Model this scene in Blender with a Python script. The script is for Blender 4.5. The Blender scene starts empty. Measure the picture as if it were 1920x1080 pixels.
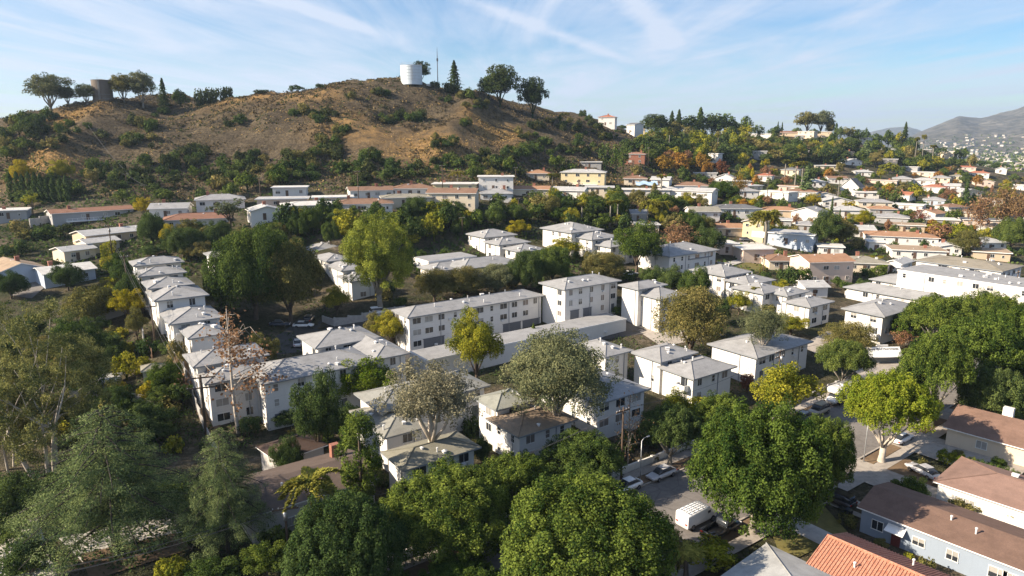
HAZE = 8.5e-5
import bpy, math, random
import numpy as np
from mathutils import Vector, Matrix, noise as mnoise
R_ = math.radians
scene = bpy.context.scene
COL = scene.collection
rng = np.random.default_rng(7)
rnd = random.Random(11)

# ------------------------------------------------------------------ camera maths (a drone 45 m above the street)
CAMH = 45.0; FPX = 1280.0; PITCH = math.atan(275/1280)
SP, CP = math.sin(PITCH), math.cos(PITCH)
def Dn(v): return SP + CP*(v-540)/FPX
def Fw(v): return CP - SP*(v-540)/FPX
def at_t(u, v, t): return Vector(((u-960)/FPX*t, Fw(v)*t, CAMH - Dn(v)*t))
def at_z(u, v, z): return at_t(u, v, (CAMH-z)/Dn(v))
def project(p):
    y, z = p[1], p[2]-CAMH
    t = y*CP - z*SP
    if t < 1: return (-9999, -9999, t)
    return (960 + FPX*p[0]/t, 540 - FPX*(y*SP + z*CP)/t, t)

# ------------------------------------------------------------------ terrain
CT = []
def cz(u, v, z): CT.append(tuple(at_z(u, v, z)))
def ct(u, v, t): CT.append(tuple(at_t(u, v, t)))
for u, v, z in [(0,1080,0),(480,1080,0),(960,1080,0),(1440,1080,0),(1920,1080,0),(-500,1080,0),(2500,1080,0),(0,900,0),(300,900,0),(700,930,0),
    (960,930,0),(1240,880,0),(1200,915,0),(1400,930,0),(1480,800,.3),(1560,770,.6),(1500,840,.2),(1640,690,2),(1640,860,.2),(1800,850,.6),(1920,760,1.5),(1920,900,.5),(1700,720,1.6),
    (390,812,0),(560,790,0),(768,657,1.2),(830,648,1.3),(900,636,1.4),(960,626,1.5),(1025,616,1.6),(1058,606,4.0),(1110,608,3.6),(1160,604,3.4),(1195,625,1.6),(1130,640,1.5),(1000,660,1.5),(900,672,1.4),(1100,765,1.2),(1127,822,1.4),(980,875,1.2),(1300,768,.8),(1400,740,1.2),(760,925,.6),
    (1620,645,3),(1520,625,3.6),(1800,570,3.4),(1920,560,4),(1880,555,4),
    (600,615,2.5),(820,600,4),(450,640,4.4),(540,650,2.2),(700,570,7),(640,560,7),(690,560,6.8),(575,545,7),
    (850,525,8.2),(1000,520,8.5),(1191,510,8),(1330,560,5),(1290,520,6.5),(1450,560,5),(1090,470,11),(960,490,10),
    (300,420,19),(175,412,19),(50,415,19),(235,456,14),(180,480,12.5),(100,532,10),(0,535,10),(190,600,7.5),(240,700,2.6),(100,800,0),
    (252,547,12.7),(279,595,11),(291,615,10.2),(319,666,7.6),(353,693,6.3),(363,781,2.),(235,560,11.5),(262,620,8.6),(290,680,6.),(318,735,3.5),(330,590,9),(370,655,6),(400,540,8.5),(450,500,11),
    (1250,430,13),(1375,407,16),(1320,418,14.5),(1200,367,22),(850,392,22),(1000,370,24),(700,402,22),(520,414,21.5),(1080,372,23),
    (600,468,16),(540,480,13),(950,462,11.5),(1100,440,13),(800,470,11),
    (1550,535,4),(1420,493,6.2),(1480,466,8),(1450,450,9.5),(1500,423,10.5),(1660,505,5),(1720,485,6),(1900,480,4.5),(1650,440,8.5),(1800,440,6.5),(1500,385,15),(1600,400,11),(1430,360,19)]:
    cz(u, v, z)
for u, v, t in [(-300,400,255),(0,398,250),(250,385,245),(400,370,255),(600,355,264),(800,345,280),(1000,335,312),(1150,330,360),
    (-400,270,330),(-150,262,330),(0,257,330),(100,217,332),(200,195,340),(260,197,345),(330,189,358),(480,175,370),(620,173,378),(700,166,380),(770,160,385),(830,160,388),(900,187,392),(1000,212,402),(1100,243,412),(1180,270,430),
    (100,300,285),(200,285,292),(350,300,290),(450,240,318),(560,270,308),(650,300,296),(720,215,350),(800,250,332),(880,255,345),(960,262,345),(850,310,300),(1050,290,355),
    (1250,290,470),(1240,254,520),(1350,257,560),(1450,252,600),(1550,258,605),(1650,273,620),(1750,292,650),(1850,322,720),(1920,332,740),(2200,335,760),
    (1300,335,395),(1500,330,470),(1650,350,450),(1800,370,430),(1900,400,380),(2100,420,380),(1700,325,520),(1850,345,560)]:
    ct(u, v, t)
for p in [(-300,620,15),(0,640,22),(-150,520,60),(50,520,62),(200,640,25),(350,760,22),(600,900,5),(-600,300,20),(-600,600,15),(-400,100,5),(-200,60,0),(200,60,0),(400,150,3),(600,300,4),(0,900,8),(-500,900,8),(1000,900,4),(1000,400,4),(0,10,0),(300,10,0),(-300,10,0)]:
    CT.append(p)
CT = np.array(CT, float)
def _phi(r): return r
_d = np.linalg.norm(CT[:,None,:2]-CT[None,:,:2], axis=2)
n_ = len(CT)
A_ = np.zeros((n_+3, n_+3)); A_[:n_,:n_] = _phi(_d) - np.eye(n_)*2.0
A_[:n_,n_] = 1; A_[:n_,n_+1:] = CT[:,:2]; A_[n_:,:n_] = A_[:n_,n_:].T
W_ = np.linalg.solve(A_, np.r_[CT[:,2], 0,0,0])
def rbf(X, Y):
    X = np.asarray(X, float).ravel(); Y = np.asarray(Y, float).ravel()
    out = np.empty(len(X))
    for i in range(0, len(X), 20000):
        x, y = X[i:i+20000], Y[i:i+20000]
        d = np.sqrt((x[:,None]-CT[None,:,0])**2 + (y[:,None]-CT[None,:,1])**2)
        out[i:i+20000] = d@W_[:n_] + W_[n_] + W_[n_+1]*x + W_[n_+2]*y
    return out
# value-noise for gullies on the hill
def vnoise(X, Y, seed):
    g = np.random.default_rng(seed).random((64,64))
    xi = np.floor(X).astype(int); yi = np.floor(Y).astype(int)
    fx = X-xi; fy = Y-yi; fx = fx*fx*(3-2*fx); fy = fy*fy*(3-2*fy)
    a = g[xi%64, yi%64]; b = g[(xi+1)%64, yi%64]; c = g[xi%64, (yi+1)%64]; d = g[(xi+1)%64, (yi+1)%64]
    return (a*(1-fx)+b*fx)*(1-fy) + (c*(1-fx)+d*fx)*fy
def hill_mask(X, Y, Z):
    m = np.clip((Y-248-np.clip((X-0)*.35,0,60))/25, 0, 1)*np.clip((135-X)/40, 0, 1)
    return m*np.clip((560-Y)/60, 0, 1)
def height_raw(X, Y):
    Z = rbf(X, Y)
    m = hill_mask(X, Y, Z)
    wx = X + 14*(vnoise(X/50+9, Y/50, 3)-.5)*2
    g = 1-np.abs(vnoise(wx/42+5, Y/130+2, 1)*2-1)          # ridged, long down the slope
    g2 = 1-np.abs(vnoise(wx/17+5, Y/60+2, 4)*2-1)
    Z = Z + m*((g-.55)*8.5 + (g2-.5)*2.2 + (vnoise(X/9, Y/9, 2)-.5)*2.4 + (vnoise(X/4, Y/4, 6)-.5)*1.5)
    far = np.clip((Y-820)/300, 0, 1); far = far*far*(3-2*far)
    return Z*(1-far) + (3 + 2*vnoise(X/200, Y/200, 5))*far
GX0, GY0, GS = -460.0, 24.0, 2.0
_gx = np.arange(GX0, 760+GS, GS); _gy = np.arange(GY0, 960+GS, GS)
_XX, _YY = np.meshgrid(_gx, _gy, indexing='ij')
HG = height_raw(_XX.ravel(), _YY.ravel()).reshape(_XX.shape)
# the street and its pavements lie flat across: level every cross-section to the centre line's height
TH = R_(35.8); AX = Vector((math.cos(TH), math.sin(TH))); NX = Vector((math.sin(TH), -math.cos(TH)))   # along / towards near side
SO = Vector((19.0, 84.5))                                                                            # far kerb origin
def street_xy(s, n): return SO + AX*s + NX*n
_S = (_XX-SO.x)*AX.x + (_YY-SO.y)*AX.y; _N = (_XX-SO.x)*NX.x + (_YY-SO.y)*NX.y
def street_z(s):
    s = np.clip(np.asarray(s, float), -90, 300)
    return .0 + 2.2*np.clip((s-25)/55, 0, 1)**1.3 + 1.6*np.clip((s-80)/120, 0, 1)
_w = np.clip((24-np.abs(_N-6.5))/8, 0, 1)*np.clip((_S+120)/20, 0, 1)*np.clip((150-_S)/60, 0, 1)
_w = _w*_w*(3-2*_w)
HG = HG*(1-_w) + street_z(_S)*_w
def hgt(x, y):
    fx = min(max((x-GX0)/GS, 0), HG.shape[0]-1.001); fy = min(max((y-GY0)/GS, 0), HG.shape[1]-1.001)
    i, j = int(fx), int(fy); a, b = fx-i, fy-j
    return float((HG[i,j]*(1-a)+HG[i+1,j]*a)*(1-b) + (HG[i,j+1]*(1-a)+HG[i+1,j+1]*a)*b)
def ground_at(u, v, tmin=50, tmax=1300):
    """the point of the ground seen at a pixel"""
    t = tmin; prev = None; best = (1e9, tmin)
    while t < tmax:
        p = at_t(u, v, t); h = p.z - hgt(p.x, p.y)
        if t > 150 and h/t < best[0] and t < 760: best = (h/t, t)
        if h < 0:
            if prev is None: return p
            lo, hi = prev, t
            for _ in range(18):
                m = (lo+hi)/2; q = at_t(u, v, m)
                if q.z < hgt(q.x, q.y): hi = m
                else: lo = m
            q = at_t(u, v, hi); q.z = hgt(q.x, q.y); return q
        prev = t; t += 1.0 if t < 300 else 2.0
    p = at_t(u, v, best[1]); p.z = hgt(p.x, p.y); return p      # just above a crest: the crest itself

# ------------------------------------------------------------------ materials
def nmat(name):
    m = bpy.data.materials.new(name); m.use_nodes = True
    nt = m.node_tree; b = nt.nodes['Principled BSDF']
    return m, nt, b
def N(nt, t, **kw):
    n = nt.nodes.new(t)
    for k, v in kw.items():
        if k in n.inputs.keys(): n.inputs[k].default_value = v
        else: setattr(n, k, v)
    return n
def ramp(nt, fac, stops):
    r = nt.nodes.new('ShaderNodeValToRGB')
    while len(r.color_ramp.elements) < len(stops): r.color_ramp.elements.new(.5)
    for e, (p, c) in zip(r.color_ramp.elements, stops): e.position = p; e.color = (*c, 1)
    nt.links.new(fac, r.inputs[0]); return r.outputs[0]
def noise_fac(nt, scale, detail=4, rough=.6, coord='Object', vec=None, stretch=None):
    if vec is None:
        if coord == 'World':
            g = nt.nodes.new('ShaderNodeNewGeometry'); vec = g.outputs['Position']
        else:
            tc = nt.nodes.new('ShaderNodeTexCoord'); vec = tc.outputs[coord]
    if stretch:
        mp = nt.nodes.new('ShaderNodeMapping'); mp.inputs['Scale'].default_value = stretch
        nt.links.new(vec, mp.inputs[0]); vec = mp.outputs[0]
    n = N(nt, 'ShaderNodeTexNoise', Scale=scale, Detail=detail, Roughness=rough)
    nt.links.new(vec, n.inputs['Vector']); return n.outputs['Fac']
def mixc(nt, fac, a, b, mode='MIX'):
    m = nt.nodes.new('ShaderNodeMix'); m.data_type = 'RGBA'; m.blend_type = mode
    for s, x in ((0, fac), (6, a), (7, b)):
        if hasattr(x, 'is_linked') or hasattr(x, 'links'): nt.links.new(x, m.inputs[s])
        elif s == 0: m.inputs[0].default_value = x
        else: m.inputs[s].default_value = (*x, 1)
    return m.outputs[2]
def bump(nt, b, h, strength=.4, dist=.1):
    bp = N(nt, 'ShaderNodeBump', Strength=strength, Distance=dist)
    nt.links.new(h, bp.inputs['Height']); nt.links.new(bp.outputs[0], b.inputs['Normal'])
def flat_mat(name, c, rough=.6, var=.12, scale=3., metal=0., coord='World', spec=None):
    m, nt, b = nmat(name)
    f = noise_fac(nt, scale, 5, .65, coord)
    lo = tuple(x*(1-var) for x in c); hi = tuple(min(1, x*(1+var)) for x in c)
    nt.links.new(ramp(nt, f, [(.3, lo), (.7, hi)]), b.inputs['Base Color'])
    b.inputs['Roughness'].default_value = rough; b.inputs['Metallic'].default_value = metal
    if spec is not None: b.inputs['Specular IOR Level'].default_value = spec
    return m
_mc = {}
def wall_mat(c):
    k = ('w',)+tuple(c)
    if k not in _mc:
        m, nt, b = nmat('stucco')
        f = noise_fac(nt, .35, 6, .7, 'World'); g = noise_fac(nt, 2.2, 5, .7, 'World', stretch=(1.2,1.2,.16))
        c1 = ramp(nt, f, [(.3, tuple(x*.93 for x in c)), (.7, c)])
        c2 = mixc(nt, ramp(nt, g, [(.5,(0,0,0)),(.8,(.3,.3,.3))]), c1, tuple(x*.72 for x in c))
        nt.links.new(c2, b.inputs['Base Color']); b.inputs['Roughness'].default_value = .9
        b.inputs['Specular IOR Level'].default_value = .2
        bump(nt, b, noise_fac(nt, 9, 4, .7, 'World'), .25, .03)
        _mc[k] = m
    return _mc[k]
def roof_mat(c):
    k = ('r',)+tuple(c)
    if k not in _mc:
        m, nt, b = nmat('shingles')
        f = noise_fac(nt, .45, 6, .7, 'World'); g = noise_fac(nt, 7, 3, .8, 'World')
        tc = nt.nodes.new('ShaderNodeTexCoord')
        wv = N(nt, 'ShaderNodeTexWave', Scale=1.1, Distortion=1.2, Detail=3); wv.bands_direction = 'Z'
        nt.links.new(tc.outputs['Object'], wv.inputs['Vector']); wv.inputs['Detail Scale'].default_value = 2.
        c1 = ramp(nt, f, [(.25, tuple(x*.66 for x in c)), (.5, c), (.75, tuple(min(1,x*1.2) for x in c))])
        c2 = mixc(nt, ramp(nt, g, [(.35,(.45,.45,.45)),(.6,(0,0,0))]), c1, tuple(x*.6 for x in c))
        c3 = mixc(nt, .05, c2, wv.outputs['Color'], 'MULTIPLY')
        nt.links.new(c3, b.inputs['Base Color']); b.inputs['Roughness'].default_value = .92
        b.inputs['Specular IOR Level'].default_value = .2
        bump(nt, b, g, .3, .04)
        _mc[k] = m
    return _mc[k]
def leaf_mat(name, c1, c2, trans=.25):
    m = bpy.data.materials.new('leaves_'+name); m.use_nodes = True; nt = m.node_tree; nt.nodes.clear()
    out = nt.nodes.new('ShaderNodeOutputMaterial')
    at = nt.nodes.new('ShaderNodeAttribute'); at.attribute_name = 'tint'
    oi = nt.nodes.new('ShaderNodeObjectInfo')
    col = ramp(nt, at.outputs['Fac'], [(.0, c1), (1., c2)])
    hs = nt.nodes.new('ShaderNodeHueSaturation')
    mr = N(nt, 'ShaderNodeMapRange'); nt.links.new(oi.outputs['Random'], mr.inputs[0])
    mr.inputs[3].default_value = .488; mr.inputs[4].default_value = .515
    mr2 = N(nt, 'ShaderNodeMapRange'); nt.links.new(oi.outputs['Random'], mr2.inputs[0])
    mr2.inputs[3].default_value = 1.2; mr2.inputs[4].default_value = .8
    nt.links.new(mr.outputs[0], hs.inputs['Hue']); nt.links.new(mr2.outputs[0], hs.inputs['Value']); nt.links.new(col, hs.inputs['Color'])
    d = N(nt, 'ShaderNodeBsdfDiffuse'); tr = N(nt, 'ShaderNodeBsdfTranslucent'); mx = N(nt, 'ShaderNodeMixShader'); mx.inputs[0].default_value = trans
    nt.links.new(hs.outputs[0], d.inputs[0]); nt.links.new(hs.outputs[0], tr.inputs[0])
    nt.links.new(d.outputs[0], mx.inputs[1]); nt.links.new(tr.outputs[0], mx.inputs[2]); nt.links.new(mx.outputs[0], out.inputs[0])
    return m
LV = {k: leaf_mat(k, a, b, t) for k, a, b, t in [
    ('ficus', (.022,.046,.011), (.150,.200,.036), .27), ('dark', (0.031,0.055,0.018), (0.111,0.150,0.044), .22),
    ('green', (.038,.066,.018), (.140,.180,.042), .25), ('olive', (.085,.090,.030), (.265,.225,.075), .25),
    ('gum', (.065,.100,.018), (.280,.320,.055), .28), ('bright', (0.090,0.138,0.014), (0.252,0.282,0.030), .3),
    ('yellow', (0.200,0.190,0.015), (0.420,0.330,0.030), .35), ('grey', (.110,.112,.070), (.290,.262,.165), .22),
    ('greygreen', (0.080,0.099,0.052), (0.196,0.203,0.099), .22), ('cedar', (.046,.080,.034), (.250,.300,.115), .2),
    ('pine', (0.022,0.043,0.015), (0.081,0.100,0.030), .15), ('orange', (0.220,0.120,0.020), (0.400,0.240,0.060), .35), ('red', (0.130,0.045,0.030), (0.260,0.100,0.060), .3),
    ('rust', (0.160,0.090,0.045), (0.330,0.200,0.110), .3), ('palm', (.120,.140,.030), (.420,.370,.075), .25), ('yellowgreen', (.110,.135,.016), (.400,.360,.040), .32),
    ('euc', (.080,.098,.036), (.330,.310,.110), .26), ('scrub', (0.032,0.046,0.018), (0.098,0.109,0.039), .15), ('brush', (.050,.041,.026), (.17,.13,.07), .15), ('straw', (0.260,0.180,0.070), (0.460,0.330,0.130), .2)]}
BARK = {'brown': flat_mat('bark_brown', (.085,.062,.045), .95, .35, 2.5), 'pale': flat_mat('bark_pale', (.42,.37,.31), .9, .3, 1.2), 'dark': flat_mat('bark_dark', (.03,.024,.02), .95, .3, 2.),
        'grey': flat_mat('bark_grey', (.20,.18,.15), .95, .3, 2.)}
M = dict(
    glass=flat_mat('window_glass', (.028,.032,.038), .12, .3, .6), blind=flat_mat('window_blind', (.30,.29,.27), .5, .2, .5), curtain=flat_mat('window_curtain', (.20,.17,.15), .5, .3, .5),
    frame=flat_mat('white_frame', (.70,.70,.68), .6, .06), greyframe=flat_mat('grey_frame', (.32,.33,.34), .6, .06),
    trim=flat_mat('grey_trim', (.20,.215,.23), .7, .1), white=flat_mat('white_paint', (.76,.75,.73), .6, .05), garage=flat_mat('garage_grey', (.105,.115,.135), .6, .1),
    dark=flat_mat('dark_opening', (.012,.012,.013), .9, .1), asphalt=None, concrete=None, pipe=flat_mat('downpipe_grey', (.22,.23,.25), .6, .1),
    vent=flat_mat('vent_white', (.60,.60,.60), .6, .1), brick=flat_mat('chimney_brick', (.26,.11,.075), .9, .3, 6), wood=flat_mat('pole_wood', (.085,.058,.040), .95, .3, 4),
    fencewood=flat_mat('fence_wood', (.23,.14,.085), .9, .3, 3), metal=flat_mat('galvanised', (.40,.41,.42), .45, .1, 3, .6), black=flat_mat('black_rubber', (.014,.014,.015), .8, .2),
    wire=flat_mat('wire_black', (.05,.05,.055), .6, .1), tankwhite=flat_mat('tank_white', (.56,.63,.68), .5, .06, .3), tankbrown=flat_mat('tank_brown', (.13,.105,.085), .8, .15, .3),
    blockwall=flat_mat('block_wall', (.34,.33,.32), .9, .18, 1.5), whitewall=flat_mat('garden_wall_white', (.66,.64,.60), .9, .12, 1.2), tarp=flat_mat('blue_tarp', (.30,.42,.56), .6, .2, .6),
    insul=flat_mat('insulator', (.55,.55,.55), .4, .1), chrome=flat_mat('chrome', (.6,.6,.62), .2, .05, 3, 1.), lampglass=flat_mat('headlamp', (.7,.7,.72), .15, .05), tail=flat_mat('tail_lamp', (.35,.02,.015), .25, .1))
def surf_mat(name, c, c2, sc, crack=True, rough=.9):
    m, nt, b = nmat(name)
    f = noise_fac(nt, .12, 6, .7, 'World'); g = noise_fac(nt, sc, 5, .75, 'World')
    c1 = mixc(nt, ramp(nt, f, [(.35,(0,0,0)),(.65,(1,1,1))]), c, c2)
    c3 = mixc(nt, ramp(nt, g, [(.45,(0,0,0)),(.7,(.6,.6,.6))]), c1, tuple(x*.55 for x in c))
    if crack:
        gm = nt.nodes.new('ShaderNodeNewGeometry')
        v = N(nt, 'ShaderNodeTexVoronoi', Scale=.22, feature='DISTANCE_TO_EDGE'); nt.links.new(gm.outputs['Position'], v.inputs['Vector'])
        c3 = mixc(nt, ramp(nt, v.outputs['Distance'], [(.0,(.5,.5,.5)),(.02,(0,0,0))]), c3, tuple(x*.45 for x in c))
    nt.links.new(c3, b.inputs['Base Color']); b.inputs['Roughness'].default_value = rough; b.inputs['Specular IOR Level'].default_value = .25
    bump(nt, b, g, .3, .03); return m
M['asphalt'] = surf_mat('asphalt', (.150,.138,.130), (.19,.175,.163), 1.4)
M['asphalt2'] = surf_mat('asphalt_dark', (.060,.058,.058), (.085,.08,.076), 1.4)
M['concrete'] = surf_mat('concrete', (.30,.27,.24), (.37,.335,.295), 1.2, False)
M['paleconc'] = surf_mat('pale_concrete', (.42,.40,.37), (.50,.47,.44), 1., False)
M['lawn'] = surf_mat('lawn', (.10,.10,.030), (.19,.155,.055), 1.5, False)
M['soil'] = surf_mat('soil', (.13,.088,.055), (.20,.14,.085), 1.2, False)

# ------------------------------------------------------------------ mesh builder and scene bookkeeping
class MB:
    def __init__(s): s.v = []; s.f = []; s.m = []
    def add(s, vs, fs, mi=0, M4=None):
        o = len(s.v)
        s.v += [tuple(M4 @ Vector(p)) if M4 is not None else tuple(p) for p in vs]
        s.f += [tuple(i+o for i in f) for f in fs]; s.m += [mi]*len(fs); return s
    def box(s, c, d, mi=0, rz=0., M4=None):
        x, y, z = d[0]/2, d[1]/2, d[2]/2; cs, sn = math.cos(rz), math.sin(rz)
        vs = [(c[0]+a*x*cs-b*y*sn, c[1]+a*x*sn+b*y*cs, c[2]+e*z) for e in (-1,1) for a, b in ((-1,-1),(1,-1),(1,1),(-1,1))]
        return s.add(vs, [(3,2,1,0),(4,5,6,7),(0,1,5,4),(1,2,6,5),(2,3,7,6),(3,0,4,7)], mi, M4)
    def tube(s, pts, rad, n=7, mi=0, cap=True):
        pts = [Vector(p) for p in pts]; rings = []
        if not hasattr(rad, '__len__'): rad = [rad]*len(pts)
        for i, p in enumerate(pts):
            d = (pts[min(i+1,len(pts)-1)]-pts[max(i-1,0)])
            if d.length < 1e-6: d = Vector((0,0,1))
            d.normalize(); a = d.cross(Vector((.31,.95,.05)) if abs(d.y) < .9 else Vector((1,0,0))).normalized(); b = d.cross(a)
            rings.append([p + (a*math.cos(k*2*math.pi/n)+b*math.sin(k*2*math.pi/n))*rad[i] for k in range(n)])
        vs = [q for r in rings for q in r]; fs = []
        for i in range(len(pts)-1):
            for k in range(n):
                fs.append((i*n+k, i*n+(k+1)%n, (i+1)*n+(k+1)%n, (i+1)*n+k))
        if cap: fs += [tuple(range(n-1,-1,-1)), tuple((len(pts)-1)*n+k for k in range(n))]
        return s.add(vs, fs, mi)
    def mesh(s, name, mats, smooth=False):
        me = bpy.data.meshes.new(name); me.from_pydata(s.v, [], s.f)
        for m in (mats if isinstance(mats, (list, tuple)) else [mats]): me.materials.append(m)
        me.polygons.foreach_set('material_index', s.m)
        if smooth: me.polygons.foreach_set('use_smooth', [True]*len(s.f))
        me.update(); return me
    def build(s, name, mats, parent=None, smooth=False, loc=None, rz=0.):
        return link(name, s.mesh(name, mats, smooth), parent, loc, rz)
def link(name, data, parent=None, loc=None, rz=0., scale=None):
    o = bpy.data.objects.new(name, data); COL.objects.link(o)
    if parent is not None: o.parent = parent
    if loc is not None: o.location = loc
    if rz: o.rotation_euler = (0,0,rz)
    if scale is not None: o.scale = scale
    return o
USED = {}; LAND = []; THINGS = []
def tag(o, label, cat, group=None, land=None):
    w = label.split()
    if len(w) > 16: label = ' '.join(w[:16])
    if label in USED: print('DUP LABEL', label)
    USED[label] = o
    o['label'] = label; o['category'] = cat
    if group: o['group'] = group
    if land: LAND.append((land, o))
    return o
def root(name, loc, rz=0.):
    o = link(name, None, None, loc, rz); o.empty_display_size = .5; return o
def struct(o): o['kind'] = 'structure'; return o

# ------------------------------------------------------------------ vegetation prototypes
def leaves_mesh(name, C, Nr, S, tint, asp=1.0, roll=None):
    """many small kite-shaped leaves: centres, normals, sizes, tint"""
    n = len(C)
    Nr = Nr/np.maximum(np.linalg.norm(Nr, axis=1, keepdims=True), 1e-6)
    r = rng.normal(size=(n,3)) if roll is None else roll + rng.normal(size=(n,3))*.25
    U = np.cross(Nr, r); U /= np.maximum(np.linalg.norm(U, axis=1, keepdims=True), 1e-6)
    V = np.cross(Nr, U)
    S = S[:,None]; a = S*.5; bsz = S*.5*asp
    k = rng.uniform(-.25, .25, (n,1))
    v = np.stack([C-U*a, C-V*bsz+U*a*k+Nr*S*.08, C+U*a, C+V*bsz+U*a*k+Nr*S*.08], 1).reshape(-1,3)
    me = bpy.data.meshes.new(name)
    me.vertices.add(4*n); me.vertices.foreach_set('co', v.astype(np.float32).ravel())
    me.loops.add(4*n); me.loops.foreach_set('vertex_index', np.arange(4*n, dtype=np.int32))
    me.polygons.add(n); me.polygons.foreach_set('loop_start', np.arange(0, 4*n, 4, dtype=np.int32))
    me.update(calc_edges=True)
    at = me.attributes.new('tint', 'FLOAT', 'POINT'); at.data.foreach_set('value', np.repeat(np.clip(tint,0,1), 4).astype(np.float32))
    return me
def dirs(n):
    d = rng.normal(size=(n,3)); return d/np.linalg.norm(d, axis=1, keepdims=True)
def clump_leaves(cl, leaf, dens, centre, jit=.55, up=.25, shell=(.72,1.05), lowcut=-.75):
    """cl: list of (centre, radii) -> leaves on the skins of the clumps"""
    Cs, Ns, Ss, Ts = [], [], [], []
    for c, r in cl:
        c = np.array(c, float); r = np.array(r, float) if hasattr(r, '__len__') else np.array([r,r,r], float)
        area = 4*math.pi*(np.mean(r)**2); n = max(6, int(dens*area/(leaf*leaf)))
        d = dirs(n); d = d[d[:,2] > lowcut]; n = len(d)
        p = c + d*r*rng.uniform(shell[0], shell[1], (n,1))
        out = p-np.array(centre); out /= np.maximum(np.linalg.norm(out, axis=1, keepdims=True), 1e-6)
        nn = d/r; nn /= np.linalg.norm(nn, axis=1, keepdims=True)
        nr = nn*.8+out*.35+rng.normal(size=(n,3))*jit+np.array([0,0,up])
        Cs.append(p); Ns.append(nr); Ss.append(leaf*rng.uniform(.65,1.35,n))
        Ts.append(np.clip(rng.uniform(.05,.85)+rng.normal(size=n)*.24, 0, 1))
    return np.concatenate(Cs), np.concatenate(Ns), np.concatenate(Ss), np.concatenate(Ts)
def ell_pts(n, c, r, zmin=-1., mind=0., inner=.0):
    out = []; tries = 0
    while len(out) < n and tries < n*60:
        tries += 1
        d = dirs(1)[0]
        if d[2] < zmin: continue
        f = rng.uniform(.88,1.04) if rng.random() > inner else rng.uniform(.4,.85)
        p = np.array(c)+d*np.array(r)*f
        if mind and any(np.linalg.norm(p-q) < mind for q in out): continue
        out.append(p)
    return out
def limb(mb, p0, p1, r0, r1, n=5, sag=.0, wob=.06, sides=6):
    p0, p1 = Vector(p0), Vector(p1); L = (p1-p0).length; pts = []; rad = []
    w = [Vector(rng.normal(size=3))*wob*L for _ in range(2)]
    for i in range(n+1):
        f = i/n; e = math.sin(f*math.pi)
        pts.append(p0.lerp(p1, f)+w[0]*e*.5+w[1]*math.sin(f*2*math.pi)*.25+Vector((0,0,-sag*L*e))); rad.append(r0*(1-f)+r1*f)
    mb.tube(pts, rad, sides, 0); return pts
PROTO = {}
def proto(name, trunk_mb, C, Nr, S, T, H, W, asp=1.0, roll=None):
    cm = leaves_mesh(name+'_crown', C, Nr, S, T, asp, roll)
    tm = trunk_mb.mesh(name+'_trunk', [BARK['brown']], True) if trunk_mb and trunk_mb.v else None
    cm.materials.append(LV['green'])
    PROTO[name] = dict(crown=cm, trunk=tm, H=H, W=W)

def make_ficus(name, R, H, leaf, dens, seedn, lift=0.):
    tb = MB(); tb.tube([(0,0,-.5),(0,0,.0),(.06,0,1.0),(0,.05,2.2)], [.62,.5,.36,.33], 9)
    cl = []; zc = H*(.52+lift*.17); C0 = np.array([0,0,zc]); low = -.6+lift*.42
    for q in ell_pts(int(seedn*.2), C0, (R*.78,R*.78,H*(.35-.07*lift)), low, R*.22):          # lobes, each set with upright tufts
        lr = R*rng.uniform(.22,.34)
        for p in ell_pts(int(seedn*.085), q, (lr,lr,lr*1.05), -.55, lr*.28):
            r = R*rng.uniform(.065,.12); cl.append((p, (r, r, r*rng.uniform(1.1,1.9))))
    for p in ell_pts(seedn//7, C0, (R*.55,R*.55,H*.26), low+.1, 0): cl.append((p, R*.22))
    for k in range(7):
        a = k/7*6.28; limb(tb, (0,0,2.0), (math.cos(a)*R*.5, math.sin(a)*R*.5, H*.55), .2, .07, 4)
    proto(name, tb, *clump_leaves(cl, leaf, dens, (0,0,H*.3), .6, .3, (.65,1.1)), H, 2*R)
make_ficus('ficus_a', 6., 10.5, .15, 1.0, 190)
make_ficus('ficus_b', 5., 9.5, .155, 1.0, 170)
make_ficus('ficus_t', 5., 10., .155, .95, 170, 1.)
make_ficus('ficus_s', 3.5, 6.5, .16, 1.05, 120)

def make_gum():
    tb = MB(); H, R = 24., 10.
    base = limb(tb, (0,0,-1), (.5,0,5), .75, .55, 4, 0, .02, 9)
    cl = []
    for k in range(9):
        a = k/9*6.28+rng.uniform(-.2,.2); e = rng.uniform(.35,.8)
        end = (math.cos(a)*R*e*.7, math.sin(a)*R*e*.7, rng.uniform(11,19))
        limb(tb, (.5,0,4.5), end, .34, .09, 5, -.05)
    for q in ell_pts(17, (0,0,14.6), (R*.62,R*.62,6.6), -.8, 3.2):
        lr = rng.uniform(2.6,4.0)
        for p in ell_pts(13, q, (lr*.9,lr*.9,lr), -.7, lr*.3):
            r = rng.uniform(.7,1.25); cl.append((p, (r,r,r*rng.uniform(.9,1.5))))
    for p in ell_pts(16, (0,0,14), (R*.4,R*.4,5), -.8, 0): cl.append((p, 1.9))
    proto('gum', tb, *clump_leaves(cl, .22, .95, (0,0,11), .75, .1, (.5,1.12), -.9), H, 2*R)
make_gum()
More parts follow.
